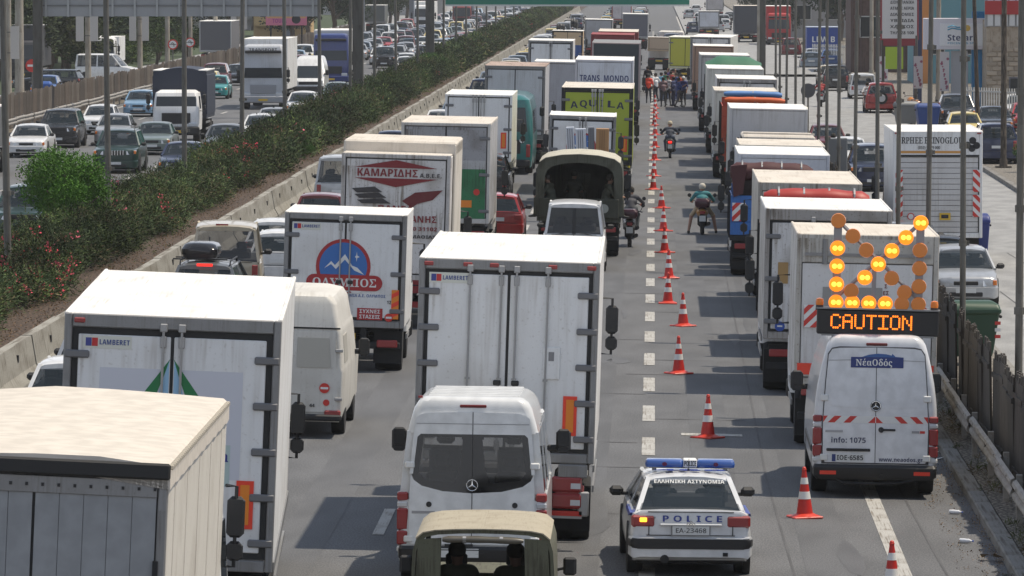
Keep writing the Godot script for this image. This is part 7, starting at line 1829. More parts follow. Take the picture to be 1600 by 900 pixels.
func near_cars() -> void:
	var g := "cars queued beside the median barrier"
	away_car("hatch", "white", -10.05, 98.5, "white car with a short roof aerial, nearest of the queue by the barrier", g)
	away_car("wagon", "silver", -10.2, 104.6, "silver estate car with dark roof bars near the barrier", g, {"rails": true})
	var c := away_car("wagon", "grey", -10.25, 130.6, "dark grey estate car carrying a glossy black roof box", g, {"rails": true})
	P(c, "brake_light", mb().box(V(0, 1.40, -0.16), V(0.36, 0.06, 0.04)), M.brake)
	var rb := thing()
	P(rb, "box_lid", mb().vloft([[0.12, 0.41, -1.45, -0.02, 0.2], [0.24, 0.42, -1.46, 0.0, 0.2], [0.34, 0.36, -1.35, -0.08, 0.2], [0.38, 0.26, -1.2, -0.2, 0.2]], 4), plain(0.02, 0.02, 0.022, 0.12), 50)
	P(rb, "box_base", mb().vloft([[0.03, 0.36, -1.4, -0.06, 0.16], [0.12, 0.41, -1.45, -0.02, 0.2]], 4), plain(0.02, 0.02, 0.022, 0.4), 50)
	P(rb, "cross_bar", mb().box(V(0, 0.0, -0.3), V(1.25, 0.03, 0.06)).box(V(0, 0.0, -1.1), V(1.25, 0.03, 0.06)), M.black)
	put(rb, "roof_box", "glossy black roof box on the dark grey estate car", "roof box", road(-10.25, 130.6) + V(-0.12, 1.50, -0.45), "", 0.0, -atan(FALL))
	var p := away_car("mpv", "beige", -10.35, 138.6, "beige panel van with dark rear windows beside the barrier", g, {"L": 4.7, "W": 1.82, "H": 1.98, "glass": M.tint, "dark_bumper": true}, 0.06)
	P(p, "high_brake_light", mb().box(V(-0.1, 1.95, -0.16), V(0.3, 0.04, 0.05)), M.red_lamp)
	away_car("hatch", "white", -9.55, 146.4, "white car with dark trim right of the beige van", g)
	away_car("hatch", "white", -10.1, 152.6, "white hatchback with an aerial beyond the beige van", g)
	away_car("hatch", "dark red", -9.9, 170.0, "dark red hatchback with a pale roof left of the weathered lorry", g)
	away_car("mpv", "silver", -10.35, 189.0, "silver box van with a dark lower bumper by the barrier", g, {"H": 1.92, "dark_bumper": true})
	away_car("sedan", "dark blue", -10.6, 233.0, "dark blue saloon by the barrier left of the grey and green lorry", g)
	away_car("hatch", "red", -10.1, 256.0, "small red car with a dark rear window by the barrier", g)
	away_car("sedan", "white", -9.9, 267.0, "white saloon just beyond the small red car by the barrier", g)
	away_car("hatch", "grey-blue", -9.9, 289.0, "grey-blue hatchback behind the white saloon by the barrier", g)
	away_car("sedan", "light blue", -9.9, 309.0, "light blue saloon by the barrier below the brown-roofed lorry", g)
	away_car("suv", "dark blue", -9.6, 324.0, "dark blue off-road car by the barrier left of the brown-roofed lorry", g)
	away_car("hatch", "red", -4.75, 172.6, "red hatchback squeezed between the grey and green lorry and the army truck", "")
	away_car("suv", "black", -5.9, 199.0, "black off-road car showing beside the white box lorry", "")
	var sv := away_car("mpv", "white", -2.2, 157.0, "white small van with two rear windows behind the army truck", "", {"L": 4.2, "W": 1.76, "H": 1.92, "glass": M.tint})
	P(sv, "door_post", mb().hexa([V(-0.05, 1.04, 0.03), V(0.05, 1.04, 0.03), V(0.05, 1.83, -0.09), V(-0.05, 1.83, -0.09), V(-0.05, 1.04, 0.0), V(0.05, 1.04, 0.0), V(0.05, 1.83, -0.12), V(-0.05, 1.83, -0.12)]), M.black)
	P(sv, "door_gap", mb().box(V(0, 0.8, 0.004), V(0.014, 0.46, 0.02)), M.black)
	for sx in [-1, 1]: P(sv, "wiper", mb().cyl(V(sx * 0.15, 1.07, 0.04), V(sx * 0.5, 1.02, 0.04), 0.012, 0.01, 6), M.black)
	var pk := away_car("pickup", "white", -2.3, 186.0, "white pickup loaded with silver panels ahead of the army truck", "")
	for i in 4:
		var b := thing()
		var m: Material = plain(0.60, 0.63, 0.68, 0.25, 0.3) if i < 2 else (plain(0.18, 0.19, 0.21, 0.4) if i == 2 else plain(0.38, 0.21, 0.09, 0.8))
		P(b, "panel", mb().box(V(0, 1.0, 0), V([0.26, 0.34, 0.2, 0.42][i], 2.0 - 0.1 * (i % 2), 0.5), 0.01), m)
		for k in 3: P(b, "panel_edge", mb().box(V(-0.08 + 0.07 * k, 1.0, 0.256), V(0.02, 1.9 - 0.1 * (i % 2), 0.02)), plain(0.1, 0.1, 0.11) if i < 3 else plain(0.25, 0.14, 0.06))
		put(b, "load_panel", ["silver panel at the left of the load on the white pickup", "tall silver panel in the load on the white pickup", "dark grey panel in the load on the white pickup", "brown cardboard crate in the load on the white pickup"][i], "panel", road(-2.3, 186.9) + V([-0.34, -0.02, 0.27, 0.6][i], 1.1, 0), "panels loaded on the pickup", 0.0, [0.04, 0.03, 0.0, -0.02][i])

func motorcycles() -> void:
	put(motorcycle(plain(0.36, 0.16, 0.02, 0.4), {"top_box": true, "L": 1.9}), "motor_scooter", "orange and black scooter with a maroon top box on the closed lane", "scooter", road(1.52, 179.8))
	put(rider({"top": Color(0.03, 0.17, 0.19), "leg": Color(0.42, 0.33, 0.22), "shin": Color(0.34, 0.19, 0.13), "hair": Color(0.5, 0.47, 0.4), "skin": Color(0.36, 0.2, 0.13)}, true), "person", "grey-haired rider in a teal shirt with both feet down on the scooter", "person", road(1.52, 179.8))
	put(motorcycle(plain(0.03, 0.03, 0.035, 0.35), {"braking": true}), "motorcycle", "dark motorcycle with its red tail lamp lit riding down the closed lane", "motorcycle", road(0.70, 249.6))
	put(rider({"top": Color(0.035, 0.04, 0.06), "leg": Color(0.06, 0.075, 0.11), "hair": Color(0.5, 0.44, 0.32), "cap": true}), "person", "rider in a dark shirt and pale cap on the motorcycle with the lit lamp", "person", road(0.70, 249.6))
	put(motorcycle(plain(0.02, 0.02, 0.022, 0.35), {"top_box": true}), "motorcycle", "black motorcycle with a top box squeezing past the army truck", "motorcycle", road(-0.72, 171.0))
	put(motorcycle(plain(0.3, 0.02, 0.02, 0.35)), "motorcycle", "red and black motorcycle just ahead of the army truck", "motorcycle", road(-0.70, 176.0))
	put(rider({"top": Color(0.05, 0.05, 0.055), "leg": Color(0.05, 0.055, 0.06)}), "person", "rider in black on the red and black motorcycle by the army truck", "person", road(-0.70, 176.0))
	put(motorcycle(plain(0.05, 0.05, 0.06, 0.35)), "motorcycle", "motorcycle ridden along the service road beside the parked cars", "motorcycle", road(9.9, 341.0))
	put(rider({"top": Color(0.3, 0.03, 0.03), "leg": Color(0.03, 0.03, 0.04), "cap": true, "hair": Color(0.02, 0.02, 0.02)}), "person", "rider in a red top on the service road motorcycle", "person", road(9.9, 341.0))
	put(motorcycle(plain(0.45, 0.16, 0.02, 0.35)), "motorcycle", "orange motorcycle parked by the grey waste container", "motorcycle", road(14.6, 318.0), "", 0.3)
	put(motorcycle(plain(0.2, 0.02, 0.02, 0.35)), "motorcycle", "dark red motorcycle parked beside the blue bins", "motorcycle", road(14.9, 300.0), "", -0.2)

func crowd() -> void:
	var looks := [["orange vest and dark trousers", Color(0.75, 0.06, 0.02), Color(0.03, 0.03, 0.035)], ["white shirt and dark trousers", Color(0.62, 0.62, 0.62), Color(0.03, 0.03, 0.04)], ["light blue shirt and jeans", Color(0.16, 0.38, 0.5), Color(0.05, 0.07, 0.12)], ["patterned grey shirt and dark trousers", Color(0.25, 0.17, 0.18), Color(0.06, 0.065, 0.07)],
		["pale shirt and black trousers", Color(0.5, 0.5, 0.48), Color(0.02, 0.02, 0.022)], ["navy jacket and navy trousers", Color(0.03, 0.04, 0.12), Color(0.025, 0.03, 0.07)], ["blue shirt and grey trousers", Color(0.05, 0.09, 0.26), Color(0.1, 0.1, 0.1)], ["navy shirt and black trousers", Color(0.04, 0.05, 0.16), Color(0.02, 0.02, 0.025)], ["green shirt and jeans", Color(0.03, 0.16, 0.08), Color(0.06, 0.08, 0.14)],
		["red shirt and dark jeans", Color(0.36, 0.03, 0.03), Color(0.05, 0.06, 0.1)], ["dark blue overalls", Color(0.03, 0.05, 0.15), Color(0.03, 0.05, 0.15)], ["orange top and beige trousers", Color(0.6, 0.1, 0.03), Color(0.28, 0.22, 0.15)], ["black shirt and blue jeans", Color(0.025, 0.025, 0.028), Color(0.06, 0.09, 0.18)], ["violet shirt and dark trousers", Color(0.12, 0.07, 0.25), Color(0.04, 0.04, 0.05)], ["beige shirt and brown trousers", Color(0.38, 0.28, 0.2), Color(0.1, 0.065, 0.04)]]
	var where := [[-0.32, 346], [0.10, 350], [0.45, 352], [0.55, 338], [0.82, 342], [1.15, 340], [1.45, 337], [1.75, 341], [0.72, 356], [1.05, 357], [1.35, 352], [1.62, 350], [-0.4, 372], [0.9, 366], [1.3, 364]]
	var pose := ["standing", "with hands on hips", "stepping forward", "with folded arms"]
	for i in where.size():
		var k: int = [0, 1, 0, 3, 1, 0, 2, 0, 3, 0, 1, 0, 2, 0, 3][i]
		var p := person(standing(k), {"top": looks[i][1], "leg": looks[i][2], "cap": i in [4, 7], "hair": Color(0.02, 0.016, 0.012) if i != 7 else Color(0.6, 0.6, 0.58), "fore": looks[i][1] if i in [5, 10] else SKIN}, 0.034)
		put(p, "person", "person in %s %s in the crowd" % [looks[i][0], pose[k]], "person", road(where[i][0], where[i][1]), "people gathered on the closed lane", [0.0, 0.8, -0.9, 0.3, -0.4, 1.2, -1.4, 2.6, 0.1, -0.6, 2.2, 0.9, 0.2, 2.9, -2.5][i])

func cones() -> void:
	var list := [[3.21, 77.3, "traffic cone cut by the bottom edge of the picture right of the police car"], [2.33, 88.4, "traffic cone standing just left of the motorway van"], [0.97, 102.9, "traffic cone standing on a short pale road stripe ahead of the police car"], [0.52, 118.9, "traffic cone with one white band, second ahead of the police car"], [0.69, 134.5, "traffic cone leaning into the lane, third ahead of the police car"], [0.35, 143.3, "traffic cone on a dark square foot, fourth ahead of the police car"], [0.41, 154.8, "traffic cone beside the dashes, fifth ahead of the police car"], [0.32, 168.4, "traffic cone left of the scooter's rear wheel"], [0.30, 181.9, "traffic cone left of the scooter rider's shoulder"], [0.27, 198.8, "traffic cone just beyond the scooter, left of it"], [-0.02, 214.9, "traffic cone first beyond the scooter on the dashed line"], [0.0, 228.3, "traffic cone second beyond the scooter on the dashed line"], [0.03, 246.6, "traffic cone left of the dark motorcycle's wheel"], [0.05, 264.0, "traffic cone just beyond the dark motorcycle"], [0.06, 282.9, "traffic cone second beyond the dark motorcycle"], [0.03, 299.4, "traffic cone third beyond the dark motorcycle"], [0.07, 312.0, "traffic cone fourth beyond the dark motorcycle"], [0.05, 323.3, "traffic cone two places before the crowd"], [0.08, 334.0, "traffic cone nearest the feet of the crowd"]]
	for i in list.size(): cone(list[i][0], list[i][1], list[i][2], 0.78, 0.02 * sin(i * 2.2))
	var s := mb()
	s.quad(road(0.5, 103.3) + V(0, 0.01, 0), road(1.6, 103.3) + V(0, 0.01, 0), road(1.6, 103.8) + V(0, 0.01, 0), road(0.5, 103.8) + V(0, 0.01, 0))
	struct(P(null, "road_stripe", s, M.mark), "road_stripe")

# ---------- the oncoming carriageway
func nth(i: int) -> String:
	var w := ["first", "second", "third", "fourth", "fifth", "sixth", "seventh", "eighth", "ninth", "tenth", "eleventh", "twelfth"]
	if i < 12: return w[i]
	var n := i + 1
	return str(n) + ("st" if n % 10 == 1 else ("nd" if n % 10 == 2 else ("rd" if n % 10 == 3 else "th")))

func front_lorry(x: float, d: float, w: float, h: float, L: float, cabm: Material, boxm: Material, label: String, o := {}) -> void:
	var t := lorry({"w": w, "h": h, "L": L, "doors": "none", "box": boxm, "roof": o.get("roof", M.roof), "cab_paint": cabm, "cab_h": o.get("cab_h", 2.8), "visor": o.get("visor", false), "cab_w": o.get("cab_w", w - 0.1), "grille": o.get("grille", M.black), "bumper": o.get("bumper", M.black), "beacon": o.get("deflector", false)})
	if o.has("canvas"):
		var rr := []
		for z in [0.05, -L - 0.02]:
			var r := PackedVector3Array()
			for p in [[-1.02, 1.3], [-1.02, h - 0.25], [-0.9, h - 0.08], [-0.5, h + 0.06], [0, h + 0.12], [0.5, h + 0.05], [0.9, h - 0.1], [1.02, h - 0.3], [1.02, 1.3]]: r.append(V(p[0] * w / 2, p[1], z))
			rr.append(r)
		P(t, "canvas_cover", mb().loft(rr), o.canvas, 40)
	if o.has("band"):
		text(t, "TRANSPORT", V(0, h - 0.6, -L - 2.25), 0.16, 1.6, M.ink).rotation.y = PI
	put(t, "lorry", label, "lorry", road(x, d) - V(0, 0, L + 2.2), "", PI)

func oncoming() -> void:
	var g := "cars driving towards us beyond the median"
	facing_car("suv", "dark green", -18.75, 170.0, "dark green off-road car behind the hedge at the left edge", g)
	facing_car("sedan", "white", -26.88, 246.0, "white car with a plain bonnet at the left in the oncoming outer lane", g)
	facing_car("suv", "black", -26.9, 259.0, "black off-road car with clear headlamps behind the white car", g)
	facing_car("hatch", "white", -27.0, 279.0, "white hatchback following the black off-road car", g)
	facing_car("hatch", "silver", -24.7, 262.0, "silver hatchback between the white hatchback and the dark jeep", g)
	var j := facing_car("suv", "dark green", -21.35, 227.7, "dark green jeep with a slatted chrome grille and roof bars", g, {"rails": true})
	for i in 7: P(j, "grille_bar", mb().box(V(-0.33 + i * 0.11, 0.83, -4.63), V(0.05, 0.2, 0.03), 0.01), M.chrome)
	facing_car("sedan", "grey-green", -21.8, 249.5, "dark grey-green saloon just behind the jeep", g)
	facing_car("sedan", "dark blue", -18.3, 221.7, "dark blue saloon beside the hedge below the second lamp post", g)
	facing_car("sedan", "grey", -18.5, 246.3, "dark grey saloon with its lamps on beside the hedge", g)
	facing_car("hatch", "white", -18.0, 262.0, "white car beside the hedge behind the dark grey saloon", g)
	facing_car("sedan", "silver", -18.2, 274.0, "silver saloon beside the hedge in front of the lorry with chrome visor", g)
	facing_car("hatch", "light blue", -27.9, 311.0, "light blue hatchback left of the covered lorry", g)
	facing_car("hatch", "teal", -26.9, 352.0, "teal hatchback behind the covered lorry", g)
	facing_car("hatch", "white", -18.9, 308.0, "white hatchback in front of the white van", g)
	facing_car("sedan", "grey-green", -18.4, 333.0, "grey-green open-topped saloon in front of the blue lorry", g)
	facing_car("sedan", "white", -18.3, 424.0, "low white sports car close to the hedge", g)
	facing_car("suv", "black", -21.2, 452.0, "black off-road car left of the low white sports car", g)
	front_lorry(-22.1, 266.0, 2.5, 3.35, 5.0, M.white, plain(0.02, 0.025, 0.04, 0.6), "white lorry with a dark blue canvas cover coming towards us", {"canvas": plain(0.014, 0.02, 0.04, 0.55), "cab_h": 2.45, "cab_w": 2.15})
	front_lorry(-22.2, 327.0, 2.5, 4.0, 9.0, dirty(0.45, 0.47, 0.5), M.white, "tall silver-white lorry with a lettered visor coming towards us", {"cab_h": 3.7, "visor": true, "grille": plain(0.25, 0.26, 0.28, 0.4), "bumper": plain(0.3, 0.31, 0.33), "band": true})
	front_lorry(-21.6, 385.0, 2.5, 3.8, 10.0, paint(0.015, 0.03, 0.16), plain(0.5, 0.5, 0.5), "dark blue lorry coming towards us behind the white van", {"cab_h": 3.6, "visor": true, "bumper": plain(0.015, 0.03, 0.14)})
	front_lorry(-27.6, 690.0, 2.5, 3.6, 9.0, M.white, M.white, "white lorry cab far back in the oncoming outer lane", {"cab_h": 3.2})
	front_lorry(-24.0, 720.0, 2.5, 3.9, 9.0, plain(0.2, 0.03, 0.03), plain(0.08, 0.09, 0.12), "dark lorry with red trim far back in the oncoming lanes", {"cab_h": 2.9})
	front_lorry(-27.05, 224.0, 2.3, 2.7, 4.0, plain(0.55, 0.22, 0.03), plain(0.12, 0.12, 0.12), "orange lorry cut by the left edge of the picture", {"cab_h": 2.4})
	var v := thing()
	P(v, "body", mb().vloft(van_shell(1.97, 2.5, 5.4, 0.3, 2.5)), paint(0.7, 0.7, 0.69), 40)
	P(v, "windscreen", mb().hexa([V(-0.82, 1.15, -4.88), V(0.82, 1.15, -4.88), V(0.72, 1.9, -4.13), V(-0.72, 1.9, -4.13), V(-0.82, 1.15, -4.78), V(0.82, 1.15, -4.78), V(0.72, 1.9, -4.03), V(-0.72, 1.9, -4.03)]), M.dark_glass)
	P(v, "grille", mb().box(V(0, 0.85, -5.4), V(1.2, 0.2, 0.06), 0.02), M.black)
	P(v, "front_bumper", mb().box(V(0, 0.48, -5.38), V(1.95, 0.34, 0.2), 0.06), M.black)
	for sx in [-1, 1]:
		P(v, "headlight", mb().box(V(sx * 0.76, 0.9, -5.36), V(0.3, 0.26, 0.14), 0.04), M.clear_lamp)
		wheel(v, sx * 0.86, -1.1, 0.35, 0.24); wheel(v, sx * 0.86, -4.4, 0.35, 0.24)
	van_mirrors(v, 0.98, 1.5, -4.6)
	put(v, "van", "white high-roofed van coming towards us left of the dark blue lorry", "van", road(-21.5, 358.0) - V(0, 0, 5.4), "", PI)
	# the rest of the jam
	var q := RandomNumberGenerator.new()
	q.seed = 2024
	var kinds := ["hatch", "sedan", "hatch", "sedan", "suv", "wagon", "mpv", "fastback"]
	var names := {"hatch": "hatchback", "sedan": "saloon", "suv": "off-road car", "wagon": "estate car", "mpv": "van", "fastback": "sloping-backed car"}
	var cols := ["white", "silver", "silver", "grey", "black", "dark blue", "white", "light blue", "red", "grey-blue", "beige", "dark red", "grey-green", "silver", "yellow"]
	pass
	for lane in [[-18.6, 438.0, "lane beside the hedge", 980.0], [-21.9, 468.0, "lane second from the hedge", 980.0], [-25.2, 372.0, "lane third from the hedge", 980.0], [-28.6, 366.0, "outermost oncoming lane", 980.0]]:
		var d: float = lane[1]
		var n := 0
		while d < lane[3] and n < 35:
			var k: String = kinds[q.randi() % kinds.size()]
			var c: String = cols[q.randi() % cols.size()]
			if (lane[0] < -26 and d > 676 and d < 706) or (lane[0] < -22.5 and lane[0] > -26 and d > 708 and d < 736):
				d += 10.0
				continue
			facing_car(k, c, lane[0] + q.randf_range(-0.45, 0.45), d, "%s %s, %s far oncoming car in the %s" % [c, names[k], nth(n), lane[2]], "distant cars coming towards us", {}, q.randf_range(-0.02, 0.02), true)
			d += q.randf_range(8.0, 15.0) * (1.0 if d < 700 else 1.5)
			n += 1
	for lane in [[-9.9, 340.0, "lane by the barrier", 900.0], [-6.0, 520.0, "middle lane", 900.0], [-2.1, 590.0, "right lane", 900.0]]:
		var d: float = lane[1]
		var n := 0
		while d < lane[3] and n < 35:
			var k: String = kinds[q.randi() % kinds.size()]
			var c: String = cols[q.randi() % cols.size()]
			if not (lane[0] < -3 and lane[0] > -7 and d > 705 and d < 730):
				var cc := car_copy(k, col(c), true)
				put(cc, "car", "%s %s, %s far car queued in the %s" % [c, names[k], nth(n), lane[2]], {"suv": "off-road car", "mpv": "van"}.get(k, "car"), road(lane[0] + q.randf_range(-0.4, 0.4), d), "distant cars driving away", 0.0)
			d += q.randf_range(8.5, 14.0) * (1.0 if d < 600 else 1.5)
			n += 1

# ---------- beyond the fences
func bin(x: float, d: float, m: Material, label: String, w := 1.25, yaw := 0.0, stripes := false) -> void:
	var t := thing()
	P(t, "tub", mb().vloft([[0.18, w * 0.40, -0.36, 0.36, 0.06], [0.3, w * 0.42, -0.4, 0.4, 0.06], [1.05, w * 0.5, -0.48, 0.48, 0.06], [1.1, w * 0.53, -0.52, 0.52, 0.06], [1.16, w * 0.53, -0.52, 0.52, 0.06]]), m, 30)
	P(t, "lid", mb().vloft([[1.16, w * 0.52, -0.5, 0.52, 0.06], [1.26, w * 0.5, -0.45, 0.48, 0.08], [1.33, w * 0.42, -0.3, 0.35, 0.1]]), m, 40)
	for sx in [-1, 1]:
		for sz in [-1, 1]: P(t, "castor", mb().cyl(V(sx * w * 0.35 - 0.03, 0.09, sz * 0.28), V(sx * w * 0.35 + 0.03, 0.09, sz * 0.28), 0.09, 0.09, 10), M.rubber)
		P(t, "handle", mb().box(V(sx * w * 0.55, 1.0, 0.0), V(0.06, 0.06, 0.5), 0.02), M.under)
		if stripes:
			for i in 3: P(t, "reflective_stripe", mb().box(V(sx * w * 0.47, 0.6 + i * 0.14, 0.465), V(0.12, 0.07, 0.02)), M.tape_red if i % 2 == 0 else M.tape_white)
	put(t, "waste_container", label, "waste bin", V(x, 0.06 if x < 7.5 else gy(x) + 0.03, -d), "", yaw)

func right_side() -> void:
	guard_rail(5.42, 62.0, 330.0, 0.62, -1.0, "weathered steel guard rail along the kerb beside the brown screen fence")
	screen_fence(5.72, 62.0, 330.0, 1.95, 1.12, "tall fence of dark brown overlapping panels between motorway and service road", [[0.050, 0.042, 0.034], [0.062, 0.052, 0.042], [0.042, 0.037, 0.031], [0.075, 0.064, 0.052]], 3)
	var px := [1592, 1505, 1449, 1403, 1371, 1335, 1310, 1292, 1278, 1255, 1243, 1228, 1218, 1212]
	for i in px.size():
		var d: float = 9000.0 * 6.15 / (px[i] - 1022.0)
		pole(6.15, d, 0.064 if i else 0.07, 10.4, "grey lamp post, %s of the row behind the brown screen fence" % nth(i), "lamp posts along the service road", M.pole, 0.006 * sin(i * 2.1) - 0.004)
	bin(6.55, 121.0, plain(0.012, 0.05, 0.025, 0.5), "dark green waste container standing on the pavement behind the screen fence", 1.3, 0.1, true)
	bin(9.32, 165.5, plain(0.015, 0.03, 0.16, 0.5), "blue bin standing right of the lettered removal lorry", 0.6)
	bin(13.7, 289.0, plain(0.015, 0.05, 0.20, 0.5), "blue bin at the kerb left of the yellow taxi", 1.15, 0.1)
	bin(13.06, 299.0, plain(0.16, 0.165, 0.165, 0.5), "grey waste container at the kerb by the red off-road car", 1.1, 0.25)
	# removal lorry
	var t := lorry({"w": 2.5, "h": 3.84, "L": 6.5, "floor": 0.85, "doors": "roller", "box": M.white, "door": dirty(0.56, 0.55, 0.54, 0.5), "header": 0.72, "frame": M.white, "seal": 0.02, "roof": M.roof, "cab_h": 2.6, "lamp_y": 0.6})
	text(t, "ORPHEE BEINOGLOU", V(-0.23, 3.58, 0.05), 0.18, 1.85, M.ink, true)
	text(t, "(010) 94 79 000", V(-0.25, 3.38, 0.05), 0.09, 0.62, M.ink, true)
	slab(t, "orange_stripe", -1.15, 0.75, 3.22, 3.29, 0.047, 0.003, plain(0.55, 0.27, 0.07))
	slab(t, "black_stripe", -1.15, 1.15, 3.12, 3.18, 0.047, 0.003, M.ink)
	for p in [[0.82, 3.45], [0.97, 3.58], [1.08, 3.44], [0.95, 3.36]]: P(t, "emblem_loop", mb().lathe([[0.05, 0.0], [0.10, 0.0], [0.10, 0.006], [0.05, 0.006]], 16, V(p[0], p[1], 0.049), Vector3.BACK), M.ink)
	for sx in [-1, 1]:
		chevron(t, sx * 1.08, 2.45, 0.2, 0.62, 0.062, sx); chevron(t, sx * 1.08, 1.75, 0.2, 0.62, 0.062, sx)
		slab(t, "marker_lamp", sx * 1.15 - 0.06, sx * 1.15 + 0.06, 3.76, 3.80, 0.05, 0.01, M.red_lamp)
	slab(t, "yellow_plate", 0.05, 0.36, 1.35, 1.55, 0.05, 0.012, M.plate_yellow)
	slab(t, "plate_ink", 0.1, 0.3, 1.4, 1.5, 0.063, 0.003, M.ink)
	disc(t, "speed_mark", V(-0.75, 1.45, 0.04), 0.1, 0.012, M.tape_red, 18); disc(t, "speed_mark_centre", V(-0.75, 1.45, 0.053), 0.075, 0.004, M.tape_white, 18)
	away_lorry(t, 7.95, 161.5, "white removal lorry with a roller door and black serif lettering on the service road", 0.0, 0.0, "", "removal_lorry")
	var g := "cars parked along the service road"
	facing_car("hatch", "silver", 7.75, 143.0, "silver hatchback parked facing us beside the green waste container", g)
	away_car("sedan", "black", 7.45, 149.5, "black saloon parked nose to nose behind the silver hatchback", g)
	away_car("hatch", "grey", 6.95, 155.5, "dark grey hatchback parked just below the removal lorry", g)
	facing_car("suv", "dark blue", 8.2, 215.0, "dark blue off-road car with bright headlamps left of the removal lorry", g)
	facing_car("hatch", "white", 7.9, 233.0, "white hatchback parked behind the dark blue off-road car", g)
	facing_car("hatch", "dark red", 7.6, 252.0, "dark red and white hatchback on the service road behind the pole sign", g)
	away_car("suv", "dark blue", 14.3, 240.0, "dark blue off-road car parked on the pavement at the right edge", g)
	facing_car("hatch", "yellow", 14.5, 268.0, "pale yellow taxi parked facing us by the blue bins", g)
	facing_car("suv", "black", 15.4, 292.0, "black off-road car parked behind the pale yellow taxi", g)
	facing_car("sedan", "black", 16.6, 280.0, "black saloon parked right of the pale yellow taxi", g)
	away_car("suv", "red", 12.9, 327.0, "red off-road car with a spare wheel on its rear door", g, {"spare": true})
	away_car("mpv", "white", 13.1, 361.0, "silver-white small van parked beyond the red off-road car", g, {"H": 1.6})
	away_car("suv", "black", 12.1, 383.0, "black off-road car parked beyond the silver-white van", g)
	away_car("sedan", "beige", 12.2, 400.0, "beige saloon parked behind the black off-road car", g)
	away_car("sedan", "grey-blue", 12.5, 458.0, "grey-blue saloon parked below the blue container", g)
	away_car("sedan", "blue", 14.2, 462.0, "blue saloon parked right of the grey-blue saloon", g)
	away_car("hatch", "silver", 13.2, 476.0, "silver hatchback parked just beneath the blue container", g)
	away_car("suv", "dark red", 12.4, 520.0, "dark red off-road car parked near the red lorry", g)
	away_car("hatch", "dark green", 14.6, 530.0, "dark green hatchback parked left of the blue container", g)
	facing_car("hatch", "red", 18.6, 286.0, "red hatchback on the forecourt at the right edge of the picture", g)
	front_lorry(12.6, 582.0, 2.5, 4.1, 9.0, plain(0.34, 0.02, 0.02), plain(0.38, 0.03, 0.03), "red lorry facing us at the far end of the service road", {"cab_h": 3.4, "visor": true})
	for s in [[12.1, 327.5, "person in a white top standing left of the red off-road car", Color(0.6, 0.58, 0.56), Color(0.03, 0.03, 0.035)], [7.0, 225.0, "person in brown standing on the pavement left of the dark blue off-road car", Color(0.14, 0.1, 0.07), Color(0.08, 0.06, 0.05)]]:
		put(person(standing(1), {"top": s[3], "leg": s[4]}, 0.034), "person", s[2], "person", V(s[0], 0.05 if s[0] < 7.4 else gy(s[0]), -s[1]), "", 0.5)
	# where the closed lane meets the slip road
	away_lorry(lorry({"w": 2.3, "h": 3.0, "L": 5.0, "doors": "single", "box": dirty(0.5, 0.52, 0.56)}), 6.1, 640.0, "pale lorry on the slip road left of the gantry column")
	away_lorry(lorry({"w": 2.5, "h": 4.0, "L": 10.0, "doors": "single", "box": plain(0.05, 0.055, 0.065), "frame": plain(0.06, 0.06, 0.07), "roof": M.roof_cream}), 9.6, 600.0, "dark tall lorry with a pale roof on the slip road")
	away_lorry(lorry({"w": 2.6, "h": 4.1, "L": 10.0, "doors": "single", "box": dirty(0.42, 0.40, 0.40)}), 9.3, 880.0, "grey lorry highest on the slip road")
	var sq := [["silver", 7.6, 690.0], ["white", 8.6, 705.0], ["dark blue", 4.6, 668.0], ["white", 7.0, 735.0], ["red", 5.0, 560.0], ["silver", 9.2, 760.0], ["white", 6.2, 790.0], ["grey", 8.0, 820.0], ["silver", 5.2, 845.0], ["white", 11.0, 720.0], ["black", 10.6, 800.0], ["white", 6.8, 930.0]]
	for i in sq.size():
		put(car_copy(["hatch", "sedan", "wagon"][i % 3], col(sq[i][0]), true), "car", "%s car on the slip road, %s from its start" % [sq[i][0], nth(i)], "car", V(sq[i][1], 0.11, -sq[i][2]), "cars on the slip road")
	# poles and boards
	pole(14.3, 236.0, 0.13, 9.0, "thick wooden pole beside the dark blue off-road car", "", tex(mat(lin(0.13, 0.105, 0.08), 0.9), M.t_wood, V(1, 0.2, 1)), 0.0, 0.1, 0, "utility_pole")
	pole(15.3, 272.0, 0.11, 9.0, "leaning wooden pole in front of the white shop sign", "", tex(mat(lin(0.09, 0.07, 0.055), 0.9), M.t_wood, V(1, 0.2, 1)), 0.035, 0.1, 0, "utility_pole")
	pole(17.0, 345.0, 0.16, 11.0, "pale concrete pole right of the tall notice board", "", M.pale_pole, 0.0, 0.1, 0, "utility_pole")
	pole(8.6, 470.0, 0.24, 12.0, "pale concrete pole at the edge of the service road near the gantry column", "", M.pale_pole, 0.0, 0.0, 0, "utility_pole")
	pole(16.2, 430.0, 0.16, 11.0, "pale concrete pole beside the brown shed", "", M.pale_pole, 0.0, 0.1, 0, "utility_pole")
	var rs := thing()
	P(rs, "post", mb().cyl(V(0, 0, 0), V(0, 2.9, 0), 0.04, 0.04, 8), M.pole)
	P(rs, "sign_face", mb().cyl(V(0, 2.6, 0.04), V(0, 2.6, 0.07), 0.33, 0.33, 20), plain(0.07, 0.07, 0.075))
	put(rs, "round_sign", "grey back of a round sign at the edge of the service road", "road sign", V(7.0, 0.05, -262.0))
	var gb := thing()
	P(gb, "cabinet", mb().box(V(0, 1.1, 0), V(0.75, 2.0, 0.5), 0.03), plain(0.12, 0.13, 0.14, 0.5))
	P(gb, "plinth", mb().box(V(0, 0.06, 0), V(0.85, 0.14, 0.6)), M.kerb)
	put(gb, "utility_cabinet", "grey utility cabinet between lamp posts behind the lorry queue", "cabinet", V(6.6, 0.05, -208.0))
